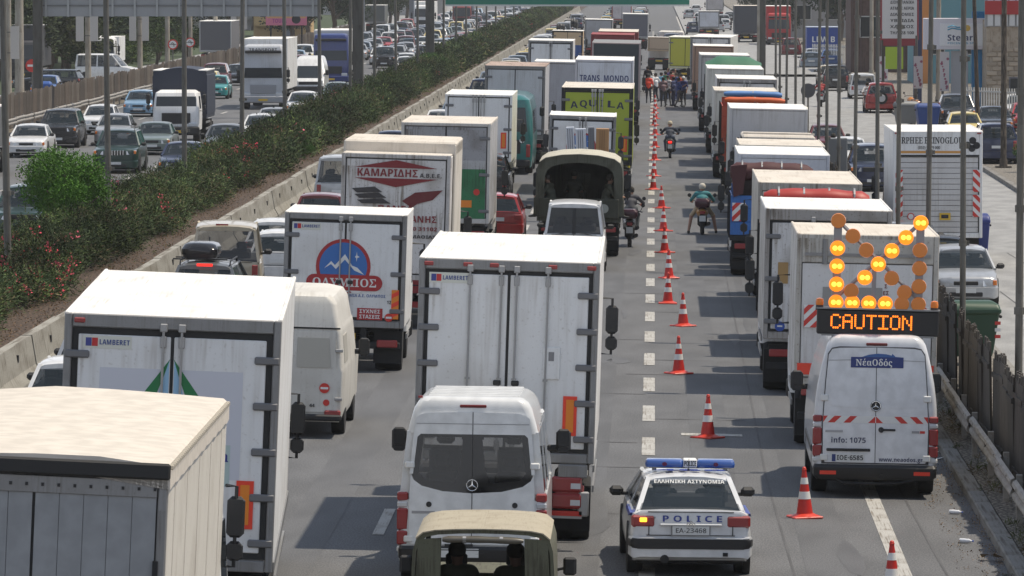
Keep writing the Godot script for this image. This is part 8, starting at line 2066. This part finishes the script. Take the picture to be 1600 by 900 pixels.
	for s in [[13.9, 352.0, 0], [15.0, 330.0, 1], [16.1, 322.0, 2]]:
		var b := thing()
		P(b, "post", mb().cyl(V(0, 0, 0), V(0, 4.2, 0), 0.07, 0.07, 8), M.pole)
		P(b, "poster", mb().box(V(0.1, 1.9 + 0.2 * s[2], 0.08), V(0.52, 1.5 + 0.35 * s[2], 0.06)), plain(0.55, 0.52, 0.52))
		for i in 14: P(b, "poster_print", mb().lathe([[0.0, 0.0], [0.05 + 0.02 * (i % 3), 0.0], [0.05 + 0.02 * (i % 3), 0.006], [0.0, 0.006]], 5, V(-0.09 + 0.38 * fmod(i * 0.37, 1.0), 1.3 + (1.2 + 0.3 * s[2]) * fmod(i * 0.618, 1.0), 0.112), Vector3.BACK), plain(0.30, 0.09, 0.14))
		put(b, "poster_post", ["post with a pink flowered poster above the black off-road car", "post with a pink flowered poster below the lime board", "post with a tall pink flowered poster right of the lime board"][s[2]], "poster", V(s[0], 0.08, -s[1]))
	var nb := thing()
	for x in [-0.95, 0.95]: P(nb, "post", mb().box(V(x, 3.5, -0.15), V(0.16, 7.0, 0.16)), M.gantry)
	P(nb, "board", mb().box(V(0, 5.75, 0), V(2.25, 3.9, 0.12), 0.02), plain(0.24, 0.03, 0.035))
	P(nb, "board_face", mb().box(V(0, 5.5, 0.06), V(2.05, 3.2, 0.02)), plain(0.56, 0.55, 0.53))
	text(nb, "ΜΑΡΜΑΡΑ", V(0, 7.4, 0.075), 0.3, 1.9, M.tape_white)
	var lines := ["ΥΔΡΑΥΛΙΚΑ", "ΒΙΟΜΗΧΑΝΙΚΑ", "ΔΙΟΜ. ΠΑΝΙΚΑ", "ΑΤΜΟΣ ΑΕΡΙΑ", "ΔΙΑΝΟΜΕΣ", "ΥΒΡΙΔΙΑ", "ΧΑΛΚΟΣ", "ΤΗΛ. 28 100"]
	for i in 8: text(nb, lines[i], V(0.15, 6.75 - i * 0.36, 0.075), 0.18, 1.4, M.ink)
	P(nb, "lime_board", mb().box(V(-0.3, 2.75, 0), V(1.05, 1.3, 0.08)), plain(0.33, 0.46, 0.03))
	P(nb, "red_strip", mb().box(V(0, 3.65, 0.02), V(1.9, 0.36, 0.08)), plain(0.22, 0.02, 0.03))
	put(nb, "notice_board", "tall red-edged notice board of Greek lines above a lime green board", "notice board", V(14.45, 0.08, -340.0))
	var st := thing()
	P(st, "sign_box", mb().box(V(0.0, 4.4, 0), V(3.9, 1.75, 0.5), 0.03), plain(0.62, 0.60, 0.64))
	P(st, "sign_face", mb().box(V(0.35, 4.35, 0.26), V(2.75, 1.25, 0.04), 0.01), plain(0.70, 0.70, 0.71))
	text(st, "Stelart", V(0.2, 4.18, 0.285), 0.34, 1.6, plain(0.02, 0.03, 0.10))
	text(st, "PISCINES & SPA", V(0.2, 3.88, 0.285), 0.11, 1.6, plain(0.12, 0.3, 0.42))
	for i in 2: P(st, "wave", mb().tube([V(-0.6, 4.62 + i * 0.14, 0.29), V(-0.35, 4.72 + i * 0.14, 0.29), V(-0.05, 4.66 + i * 0.1, 0.29), V(0.4 - 0.3 * i, 4.62 + i * 0.15, 0.29)], 0.035, 5), plain(0.06, 0.30, 0.45))
	disc(st, "sun_mark", V(0.5, 4.72, 0.28), 0.17, 0.01, plain(0.6, 0.38, 0.06), 20)
	P(st, "blue_column", mb().box(V(1.25, 2.55, -0.35), V(0.95, 6.2, 0.5), 0.02), plain(0.015, 0.17, 0.36))
	P(st, "pale_panel", mb().box(V(0.1, 1.75, -0.3), V(0.95, 3.4, 0.3), 0.02), plain(0.42, 0.43, 0.45))
	put(st, "shop_sign", "white shop sign reading Stelart on a bright blue column", "shop sign", V(16.95, 0.08, -322.0))
	var nc := thing()
	P(nc, "column", mb().box(V(0, 4.5, 0), V(0.5, 9.0, 0.4)), plain(0.03, 0.045, 0.10))
	put(nc, "advertising_column", "dark blue column rising left of the white shop sign", "column", V(15.75, 0.08, -345.0))
	var bl := thing()
	P(bl, "box_body", mb().box(V(0, 1.6, 0), V(2.9, 2.1, 5.0), 0.04), plain(0.015, 0.05, 0.25))
	P(bl, "roof", mb().box(V(0, 2.68, 0), V(2.95, 0.06, 5.05)), plain(0.4, 0.45, 0.55))
	text(bl, "LEW B", V(0, 1.6, 2.52), 0.5, 2.0, M.tape_white)
	P(bl, "skid", mb().box(V(0, 0.3, 0), V(2.5, 0.5, 4.6)), M.under)
	put(bl, "container", "blue container with white lettering beyond the parked cars", "container", V(14.9, 0.06, -510.0))
	# shops and sheds
	var shed := building("shed", "brown shed with a dark gateway behind the tall notice board", V(19.5, 0.06, -440.0), 9.0, 6.5, 12.0, tex(mat(lin(0.10, 0.06, 0.05), 0.9), M.t_grime, V(0.3, 0.3, 0.3)), 1, 3)
	for i in 14: P(shed, "wall_rib", mb().box(V(-4.4 + i * 0.67, 3.2, 0.03), V(0.1, 6.3, 0.06)), plain(0.075, 0.045, 0.04))
	var store := thing()
	P(store, "wall", mb().box(V(0, 2.6, -5), V(12, 5.2, 10)), tex(mat(lin(0.36, 0.30, 0.23), 0.9), M.t_grime, V(0.5, 0.5, 0.5)))
	for r in 14:
		for c in 20:
			P(store, "stone", mb().box(V(-5.7 + c * 0.6 + 0.3 * (r % 2), 0.2 + r * 0.26, 0.02), V(0.55, 0.22, 0.08 + 0.02 * ((r * 7 + c * 3) % 3)), 0.03), plain([0.34, 0.40, 0.29][(r * 5 + c * 7) % 3], [0.28, 0.33, 0.24][(r * 5 + c * 7) % 3], [0.21, 0.25, 0.18][(r * 5 + c * 7) % 3], 0.9)) if not (r in [3, 4, 5, 6] and c % 5 == 2) else null
	for i in 4:
		var f := P(store, "window", mb().box(V(-4.3 + i * 3.0, 1.45, 0.05), V(0.9, 1.25, 0.1)), plain(0.1, 0.1, 0.12))
		P(f, "pane", mb().box(V(-4.3 + i * 3.0, 1.45, 0.09), V(0.76, 1.1, 0.04)), M.dark_glass)
	for i in 30: P(store, "fascia_rib", mb().box(V(-5.8 + i * 0.4, 6.3, 0.1), V(0.3, 2.8, 0.08)), plain(0.55, 0.55, 0.54))
	P(store, "fascia", mb().box(V(0, 6.3, -0.05), V(12.2, 2.9, 0.2)), plain(0.30, 0.30, 0.30))
	P(store, "red_band", mb().box(V(0, 5.9, 0.17), V(12.2, 0.75, 0.08)), plain(0.36, 0.02, 0.02))
	P(store, "blue_band", mb().box(V(0, 6.95, 0.17), V(12.2, 0.4, 0.08)), plain(0.03, 0.1, 0.32))
	P(store, "roof", mb().box(V(0, 7.85, -5), V(12.4, 0.2, 10.4)), plain(0.3, 0.3, 0.3))
	put(store, "shop", "stone-fronted shop with a white ribbed fascia and red and blue bands", "shop", V(24.3, 0.07, -318.0))
	var lim := building("shop", "turquoise fronted shop behind the white shop sign", V(22.0, 0.07, -400.0), 8.0, 9.0, 10.0, plain(0.12, 0.26, 0.29, 0.9), 2, 3)
	P(lim, "orange_frame", mb().box(V(-3.2, 4.5, 0.1), V(0.5, 9.0, 0.2)).box(V(2.2, 4.5, 0.1), V(0.4, 9.0, 0.2)), plain(0.5, 0.2, 0.05))
	building("warehouse", "grey warehouse far off beyond the blue container", V(23.0, 0.07, -640.0), 16.0, 9.0, 20.0, plain(0.28, 0.27, 0.26, 0.9), 2, 5)
	building("warehouse", "pale warehouse at the far end of the service road", V(38.0, 0.07, -850.0), 30.0, 11.0, 24.0, plain(0.42, 0.40, 0.37, 0.9), 2, 8)
	for s in [[14.0, 460.0], [17.6, 300.0]]:
		var rf := thing()
		for i in 26: P(rf, "railing_bar", mb().box(V(0, 0.9, -i * 0.25), V(0.05, 1.8, 0.05)), plain(0.55, 0.54, 0.50))
		P(rf, "rail", mb().box(V(0, 0.25, -3.1), V(0.06, 0.08, 6.4)).box(V(0, 1.6, -3.1), V(0.06, 0.08, 6.4)), plain(0.5, 0.49, 0.46))
		put(rf, "railing", "white railing beside the brown shed" if s[0] < 15 else "white railing in front of the stone-fronted shop", "railing", V(s[0] + 1.8, 0.08, -s[1]), "", 0.5)
	var q := RandomNumberGenerator.new()
	q.seed = 9
	for i in 12:
		tree("roadside_tree", "%s tree, %s along the service road beyond the shops" % [["dark green", "olive green", "dusty green"][i % 3], ["first", "second", "third", "fourth", "fifth", "sixth", "seventh", "eighth", "ninth", "tenth", "eleventh", "twelfth"][i]], "tree", V(17.0 + q.randf_range(0, 9) + i * 0.8, 0.05, -490.0 - i * 42.0), q.randf_range(7, 11), q.randf_range(3.2, 5.0), Color(0.03, 0.048, 0.024), 100 + i, 700, "trees beyond the service road", 0.3, 0.42)
	for i in 5:
		tree("roadside_tree", "%s far tree beside the closed lane past the yellow-green lorry" % ["low", "broad", "dark", "tall", "thin"][i], "tree", V(14.5 + (i % 2) * 1.2, 0.05, -640.0 - i * 70.0), 5.5 + i % 3, 2.4, Color(0.032, 0.045, 0.026), 140 + i, 420, "", 0.3, 0.42)
	tree("verge_bush", "small green bush at the kerb by the thick wooden pole", "bush", V(15.0, 0.08, -231.0), 1.3, 0.8, Color(0.05, 0.09, 0.025), 640, 380, "", 0.05, 0.2)
	away_car("wagon", "grey", 17.6, 262.0, "grey estate car on the forecourt behind the dark blue off-road car", "cars parked along the service road")
	facing_car("hatch", "white", 19.4, 305.0, "white hatchback on the forecourt in front of the stone-fronted shop", "cars parked along the service road")
	# litter and weeds by the kerb
	var lit := [[4.72, 99.5, "crumpled clear plastic bag lying in the gutter by the van"], [4.70, 89.5, "small blue and white plastic bottle in the gutter"], [4.62, 85.0, "white plastic bottle lying in the gutter behind the van"], [4.80, 82.6, "crushed brown paper and green leaves in the gutter"], [4.88, 80.2, "flat white wrapper in the gutter"], [4.95, 77.0, "white scrap of paper nearest the bottom of the gutter"]]
	for i in lit.size():
		var l := thing()
		if i in [1, 2]:
			P(l, "bottle_body", mb().lathe([[0.0, -0.16], [0.055, -0.155], [0.06, -0.05], [0.052, 0.03], [0.058, 0.08], [0.022, 0.15], [0.02, 0.18], [0.0, 0.18]], 10, Vector3.ZERO, V(0.9, 0.0, 0.43).normalized()), plain(0.68, 0.70, 0.74, 0.2), 40)
			P(l, "bottle_cap", mb().lathe([[0.0, 0.18], [0.024, 0.18], [0.024, 0.205], [0.0, 0.205]], 8, Vector3.ZERO, V(0.9, 0.0, 0.43).normalized()), plain(0.05, 0.12, 0.45))
		else:
			var o := mb()
			for k in 7:
				var a := V(q.randf_range(-0.16, 0.16), q.randf_range(-0.03, 0.09), q.randf_range(-0.14, 0.14))
				o.tri(a, a + V(q.randf_range(0.08, 0.2), q.randf_range(-0.04, 0.06), q.randf_range(-0.1, 0.1)), a + V(q.randf_range(-0.05, 0.1), q.randf_range(0.0, 0.07), q.randf_range(0.08, 0.2)))
			P(l, "wrapper", o, plain(0.66, 0.67, 0.68, 0.4) if i != 3 else plain(0.2, 0.14, 0.07, 0.8))
		put(l, "litter", lit[i][2], "litter", road(lit[i][0], lit[i][1]) + V(0, 0.04, 0), "litter in the gutter").scale = Vector3.ONE * (0.6 if i in [1, 2] else 1.0)
	var wt := []; var wc := []
	for i in 900:
		var d := 68.0 + pow(q.randf(), 1.5) * 110.0
		if sin(d * 0.55) < 0.1 and q.randf() < 0.8: continue
		wt.append(turned(q, V(5.35 + q.randf_range(-0.05, 0.36), 0.06, -d), q.randf_range(0.25, 0.75)))
		wc.append(Color(0.07, 0.085, 0.028) * q.randf_range(0.6, 1.4) if q.randf() < 0.6 else Color(0.16, 0.12, 0.06) * q.randf_range(0.6, 1.2))
	struct(scatter(null, "weeds", clump_mesh(12, 0.14, 0.24, 0.012, 71), M.leaf, wt, wc), "weeds", "stuff")
	var gt := []; var gc := []
	for i in 1500:
		var d := 64.0 + pow(q.randf(), 1.4) * 130.0
		gt.append(turned(q, road(4.98 - pow(q.randf(), 2.0) * 0.65, d) + V(0, 0.012, 0), q.randf_range(0.12, 0.4)))
		gc.append(Color(0.2, 0.14, 0.09) * q.randf_range(0.4, 1.6))
	struct(scatter(null, "gutter_debris", clump_mesh(6, 0.12, 0.09, 0.03, 72), M.leaf, gt, gc), "gutter_debris", "stuff")

func left_side() -> void:
	guard_rail(-31.3, 170.0, 620.0, 0.72, 1.0, "pale steel guard rail along the far edge of the oncoming lanes")
	screen_fence(-32.3, 170.0, 620.0, 1.75, 1.5, "long fence of brown weathered boards behind the far guard rail", [[0.105, 0.082, 0.062], [0.13, 0.10, 0.076], [0.085, 0.068, 0.055], [0.16, 0.135, 0.11]], 5)
	var px := [10, 168, 287, 377, 445, 500, 547, 585, 619, 653, 693, 713, 729, 745, 760, 775, 790, 803]
	for i in px.size():
		pole(-15.9, 9000.0 * 15.9 / (1022.0 - px[i]), 0.095, 10.4, "grey lamp post, %s of the row standing in the median hedge" % nth(i), "lamp posts in the median hedge", M.pole, 0.008 * sin(i * 1.7) + (0.014 if i == 0 else 0.0), 0.36, 1)
	tree("median_shrub", "large bright green bush growing out of the median hedge", "bush", V(-16.5, 0.36, -161.0), 3.1, 1.75, Color(0.062, 0.15, 0.024), 7, 1500, "", 0.16, 0.14)
	tree("median_shrub", "small light green bush at the foot of the large bush", "bush", V(-15.3, 0.36, -155.5), 1.3, 0.85, Color(0.065, 0.13, 0.025), 8, 420, "", 0.1, 0.13)
	tree("median_shrub", "small green shrub at the soil edge below the fifth lamp post", "bush", V(-14.7, 0.36, -238.0), 1.1, 0.8, Color(0.05, 0.12, 0.02), 9, 260, "", 0.1, 0.14)
	tree("median_shrub", "pale green shrub in the hedge below the second thick column", "bush", V(-15.6, 0.36, -402.0), 1.9, 1.5, Color(0.05, 0.12, 0.02), 10, 320, "", 0.1, 0.2)
	# side road
	var g := "cars parked on the side road at the left"
	away_car("wagon", "black", -37.0, 372.0, "black estate car parked across the side road", g, {}, PI / 2 - 0.15)
	facing_car("mpv", "white", -36.2, 402.0, "white van parked across the side road behind the black estate car", g, {"H": 2.0}, PI / 2 - 0.2)
	facing_car("hatch", "blue", -37.4, 352.0, "blue car parked facing us by the fence", g)
	front_lorry(-40.5, 420.0, 2.5, 2.9, 5.0, M.white, M.white, "white lorry cab standing among the trees at the left", {"cab_h": 2.9, "bumper": plain(0.3, 0.05, 0.04)})
	front_lorry(-44.0, 400.0, 2.5, 4.0, 6.0, plain(0.03, 0.03, 0.035), plain(0.05, 0.05, 0.055), "dark lorry standing at the left edge behind the poles", {"cab_h": 2.9})
	away_lorry(lorry({"w": 2.6, "h": 3.6, "L": 9.0, "doors": "single", "box": plain(0.12, 0.12, 0.13, 0.8), "frame": plain(0.4, 0.4, 0.4), "header": 0.05, "seal": 0.0}), -35.5, 466.0, "dark grey box lorry standing on the side road below the sign gantry")
	away_lorry(lorry({"w": 2.4, "h": 3.2, "L": 7.0, "doors": "single", "box": plain(0.12, 0.13, 0.13, 0.8), "frame": plain(0.3, 0.3, 0.3), "header": 0.05}), -33.4, 690.0, "dark lorry standing far off beside the fence")
	bin(-36.4, 342.0, plain(0.02, 0.08, 0.3, 0.5), "blue bin standing by the fence left of the black estate car", 1.1)
	for s in [[-37.6, 335.0, 0.19, "pale concrete pole left of the white lorry cab"], [-36.0, 366.0, 0.2, "pale concrete pole behind the blue bin"], [-39.5, 358.0, 0.30, "thick grey pole at the left edge"], [-36.8, 412.0, 0.2, "pale concrete pole behind the black estate car"], [-37.2, 440.0, 0.2, "pale concrete pole beside the white parked van"], [-36.4, 452.0, 0.17, "thin pale pole above the white parked van"], [-35.8, 470.0, 0.2, "pale concrete pole left of the dark grey box lorry"], [-36.0, 500.0, 0.2, "pale concrete pole above the dark grey box lorry"]]:
		pole(s[0], s[1], s[2], 11.0, s[3], "", M.pale_pole, 0.0, 0.1, 0, "utility_pole")
	for s in [[-37.6, 334.6, 2.6, "pale advertising boards fixed round the pole left of the white lorry cab"], [-36.0, 365.6, 3.2, "pale advertising boards on the pole behind the blue bin"], [-36.8, 411.6, 2.6, "pale advertising boards on the pole behind the black estate car"], [-36.0, 499.6, 2.4, "pale advertising boards on the pole above the dark grey box lorry"]]:
		var b := thing()
		P(b, "board", mb().box(V(-0.45, 0, 0), V(0.5, 1.9, 0.08)).box(V(0.45, 0, 0), V(0.5, 1.9, 0.08)), plain(0.46, 0.43, 0.40))
		P(b, "bracket", mb().box(V(0, 0.6, -0.05), V(1.3, 0.06, 0.06)).box(V(0, -0.6, -0.05), V(1.3, 0.06, 0.06)), M.pole)
		put(b, "advert_board", s[3], "sign board", V(s[0], s[2] + 1.2, -s[1] + 0.3))
	for s in [[-34.6, 320.0, 0], [-33.6, 402.0, 1], [-33.2, 412.0, 2]]:
		var b := thing()
		P(b, "post", mb().cyl(V(0, 0, 0), V(0, 2.9, 0), 0.04, 0.04, 8), M.pole)
		P(b, "sign_face", mb().cyl(V(0, 2.6, 0.04), V(0, 2.6, 0.07), 0.36, 0.36, 20), M.tape_red)
		if s[2] == 0: P(b, "white_bar", mb().box(V(0, 2.6, 0.075), V(0.5, 0.12, 0.012)), M.tape_white)
		else:
			P(b, "sign_centre", mb().cyl(V(0, 2.6, 0.07), V(0, 2.6, 0.076), 0.27, 0.27, 20), M.tape_white)
			P(b, "turn_arrow", mb().tube([V(0.08, 2.45, 0.085), V(0.08, 2.65, 0.085), V(-0.02, 2.73, 0.085), V(-0.12, 2.66, 0.085)], 0.025, 5).box(V(0, 2.6, 0.09), V(0.5, 0.04, 0.01)), M.ink)
		put(b, "road_sign", ["round red no-entry sign by the fence at the left", "round sign banning turns, left one of the pair above the fence", "round sign banning turns, right one of the pair above the fence"][s[2]], "road sign", V(s[0], 0.12, -s[1]))
	var pb := thing()
	for x in [-1.4, 1.4]: P(pb, "post", mb().box(V(x, 1.4, -0.1), V(0.14, 2.8, 0.14)), M.under)
	P(pb, "board", mb().box(V(0, 3.2, 0), V(3.7, 1.1, 0.1), 0.02), plain(0.55, 0.16, 0.24))
	P(pb, "board_stripe", mb().box(V(0, 3.45, 0.055), V(3.5, 0.3, 0.012)), plain(0.55, 0.3, 0.12))
	text(pb, "TOULA", V(-0.6, 3.05, 0.06), 0.36, 1.3, plain(0.3, 0.02, 0.2))
	P(pb, "round_mark", mb().cyl(V(0.9, 3.2, 0.05), V(0.9, 3.2, 0.062), 0.4, 0.4, 18), M.ink)
	put(pb, "billboard", "pink advertising billboard below the sign gantry", "billboard", V(-31.5 - 1.7, 0.1, -520.0))
	for s in [[-31.6, 640.0], [-30.8, 760.0]]:
		var fb := thing()
		P(fb, "deck", mb().box(V(0, 6.2, 0), V(14.0, 1.1, 3.0)), plain(0.16, 0.17, 0.19))
		P(fb, "pier", mb().box(V(2.5, 3.0, 0), V(0.9, 6.0, 1.2)).box(V(-5.5, 3.0, 0), V(0.9, 6.0, 1.2)), plain(0.16, 0.17, 0.19))
		put(fb, "footbridge", "grey footbridge end on a pier beyond the oncoming lanes" if s[1] < 700 else "second grey footbridge end farther along the oncoming lanes", "bridge", V(s[0] - 3.5, 0.0, -s[1]))
	var q := RandomNumberGenerator.new()
	q.seed = 19
	var sorts := ["broad dark", "dusty olive", "tall green", "low bushy", "rounded grey-green", "ragged dark", "pale green"]
	for i in 24:
		var d := 395.0 + i * 19.0
		tree("roadside_tree", "%s tree along the side road, %s from the dark lorry at the left edge" % [sorts[i % 7], nth(i)], "tree", V(-43.5 - q.randf_range(0, 9) - (4.0 if i % 3 == 0 else 0.0), 0.1, -d), q.randf_range(5.5, 9.0), q.randf_range(3.0, 4.6), Color(0.034, 0.05, 0.026).lerp(Color(0.055, 0.065, 0.03), q.randf()), 200 + i, 800, "trees along the side road", 0.22, 0.36)
	for i in 12:
		tree("roadside_tree", "%s tree close behind the board fence, %s beyond the sign gantry" % [sorts[(i + 3) % 7], nth(i)], "tree", V(-34.8 - q.randf_range(0, 2.5), 0.1, -560.0 - i * 42.0), q.randf_range(5, 8.0), q.randf_range(2.4, 3.4), Color(0.034, 0.048, 0.026), 300 + i, 520, "trees behind the board fence", 0.22, 0.4)
	for i in 16:
		tree("garden_tree", "%s tree on the lawn, %s counted from the left edge" % [["dark leafy", "olive", "grey-green", "broad"][i % 4], nth(i)], "tree", V(-52.5 + i * 0.62 + q.randf_range(-1.0, 1.0), 0.1, -405.0 - (i * 37 % 80)), q.randf_range(5.5, 8.0), q.randf_range(3.4, 4.6), Color(0.030, 0.046, 0.022).lerp(Color(0.05, 0.065, 0.03), q.randf()), 500 + i, 800, "trees on the lawn", 0.1, 0.36)
	for i in 14:
		tree("verge_bush", "%s bush behind the side road, %s from the left" % [["dark", "bright green", "olive"][i % 3], nth(i)], "bush", V(-46.5 + i * 0.55, 0.1, -425.0 - (i * 53 % 90)), 2.4 + 0.7 * (i % 3), 2.3, Color(0.032, 0.06, 0.018).lerp(Color(0.06, 0.09, 0.025), q.randf()), 600 + i, 420, "bushes behind the side road", 0.05, 0.22)
	for i in 6:
		tree("garden_bush", "%s bush on the lawn by the side road, %s along" % [["clipped", "rounded", "leafy"][i % 3], nth(i)], "bush", V(-42.0 - i * 0.9, 0.15, -352.0 - i * 7.0), 2.2 + 0.5 * (i % 2), 2.0, Color(0.03, 0.07, 0.018), 400 + i, 420, "bushes on the lawn", 0.05, 0.22)
	building("apartment_block", "pale block with dark windows above the trees at the left", V(-62.0, 0.1, -520.0), 16.0, 14.0, 12.0, plain(0.50, 0.50, 0.50, 0.9), 4, 4)
	building("apartment_block", "grey block behind the sign gantry at the left", V(-50.0, 0.1, -700.0), 14.0, 11.0, 12.0, plain(0.36, 0.35, 0.34, 0.9), 3, 4, 0.0, {"balcony": true})
	building("apartment_block", "ochre block with balconies left of the thick column", V(-41.5, 0.1, -640.0), 6.0, 10.0, 12.0, plain(0.44, 0.30, 0.14, 0.9), 3, 2, 0.0, {"balcony": true})
	building("warehouse", "low pale warehouse far along the side road", V(-44.0, 0.1, -900.0), 22.0, 8.0, 20.0, plain(0.40, 0.39, 0.38, 0.9), 2, 7)

func _ready() -> void:
	rng.seed = 5
	# camera, sky, sun, air
	var cam := Camera3D.new()
	cam.name = "camera"
	cam.fov = 5.7248
	cam.near = 1.0
	cam.far = 8000.0
	cam.position = Vector3(0, 8.5, 0)
	cam.rotation = Vector3(-0.05661, 0.02463, 0.0)
	add_child(cam)
	cam.current = true
	var env := Environment.new()
	env.background_mode = Environment.BG_SKY
	var sky := Sky.new()
	var sm := ProceduralSkyMaterial.new()
	sm.sky_top_color = Color(0.50, 0.55, 0.63)
	sm.sky_horizon_color = Color(0.83, 0.84, 0.86)
	sm.sky_curve = 0.16
	sm.sky_energy_multiplier = 1.2
	sm.ground_horizon_color = Color(0.62, 0.62, 0.60)
	sm.ground_bottom_color = Color(0.30, 0.29, 0.27)
	sky.sky_material = sm
	env.sky = sky
	env.tonemap_mode = Environment.TONE_MAPPER_LINEAR
	env.tonemap_exposure = 1.13
	env.sdfgi_enabled = true
	env.ssao_enabled = true
	env.ssil_enabled = true
	env.fog_enabled = true
	env.fog_density = 0.00012
	env.fog_light_color = Color(0.80, 0.81, 0.82)
	var we := WorldEnvironment.new()
	we.name = "world_environment"
	we.environment = env
	add_child(we)
	var sun := DirectionalLight3D.new()
	sun.name = "sun"
	sun.light_energy = 1.3
	sun.light_color = Color(1.0, 0.95, 0.87)
	sun.light_angular_distance = 0.9
	sun.shadow_enabled = true
	add_child(sun)
	sun.look_at_from_position(Vector3(0.39, 0.91, -0.10), Vector3.ZERO, Vector3.UP)
	materials()
	M.proto_paint = mat(Color(0.5, 0.5, 0.5))
	M.asphalt_worn = tex(mat(lin(0.128, 0.131, 0.138), 0.8), M.t_road, V(0.09, 0.09, 0.02), true, M.t_grain)
	ground()
	barrier()
	hedge()
	gantries()
	left_side()
	right_side()
	near_lorries()
	middle_lorries()
	operator_van()
	minibus()
	police_car()
	soft_top_jeep()
	army_truck()
	near_cars()
	oncoming()
	motorcycles()
	crowd()
	cones()
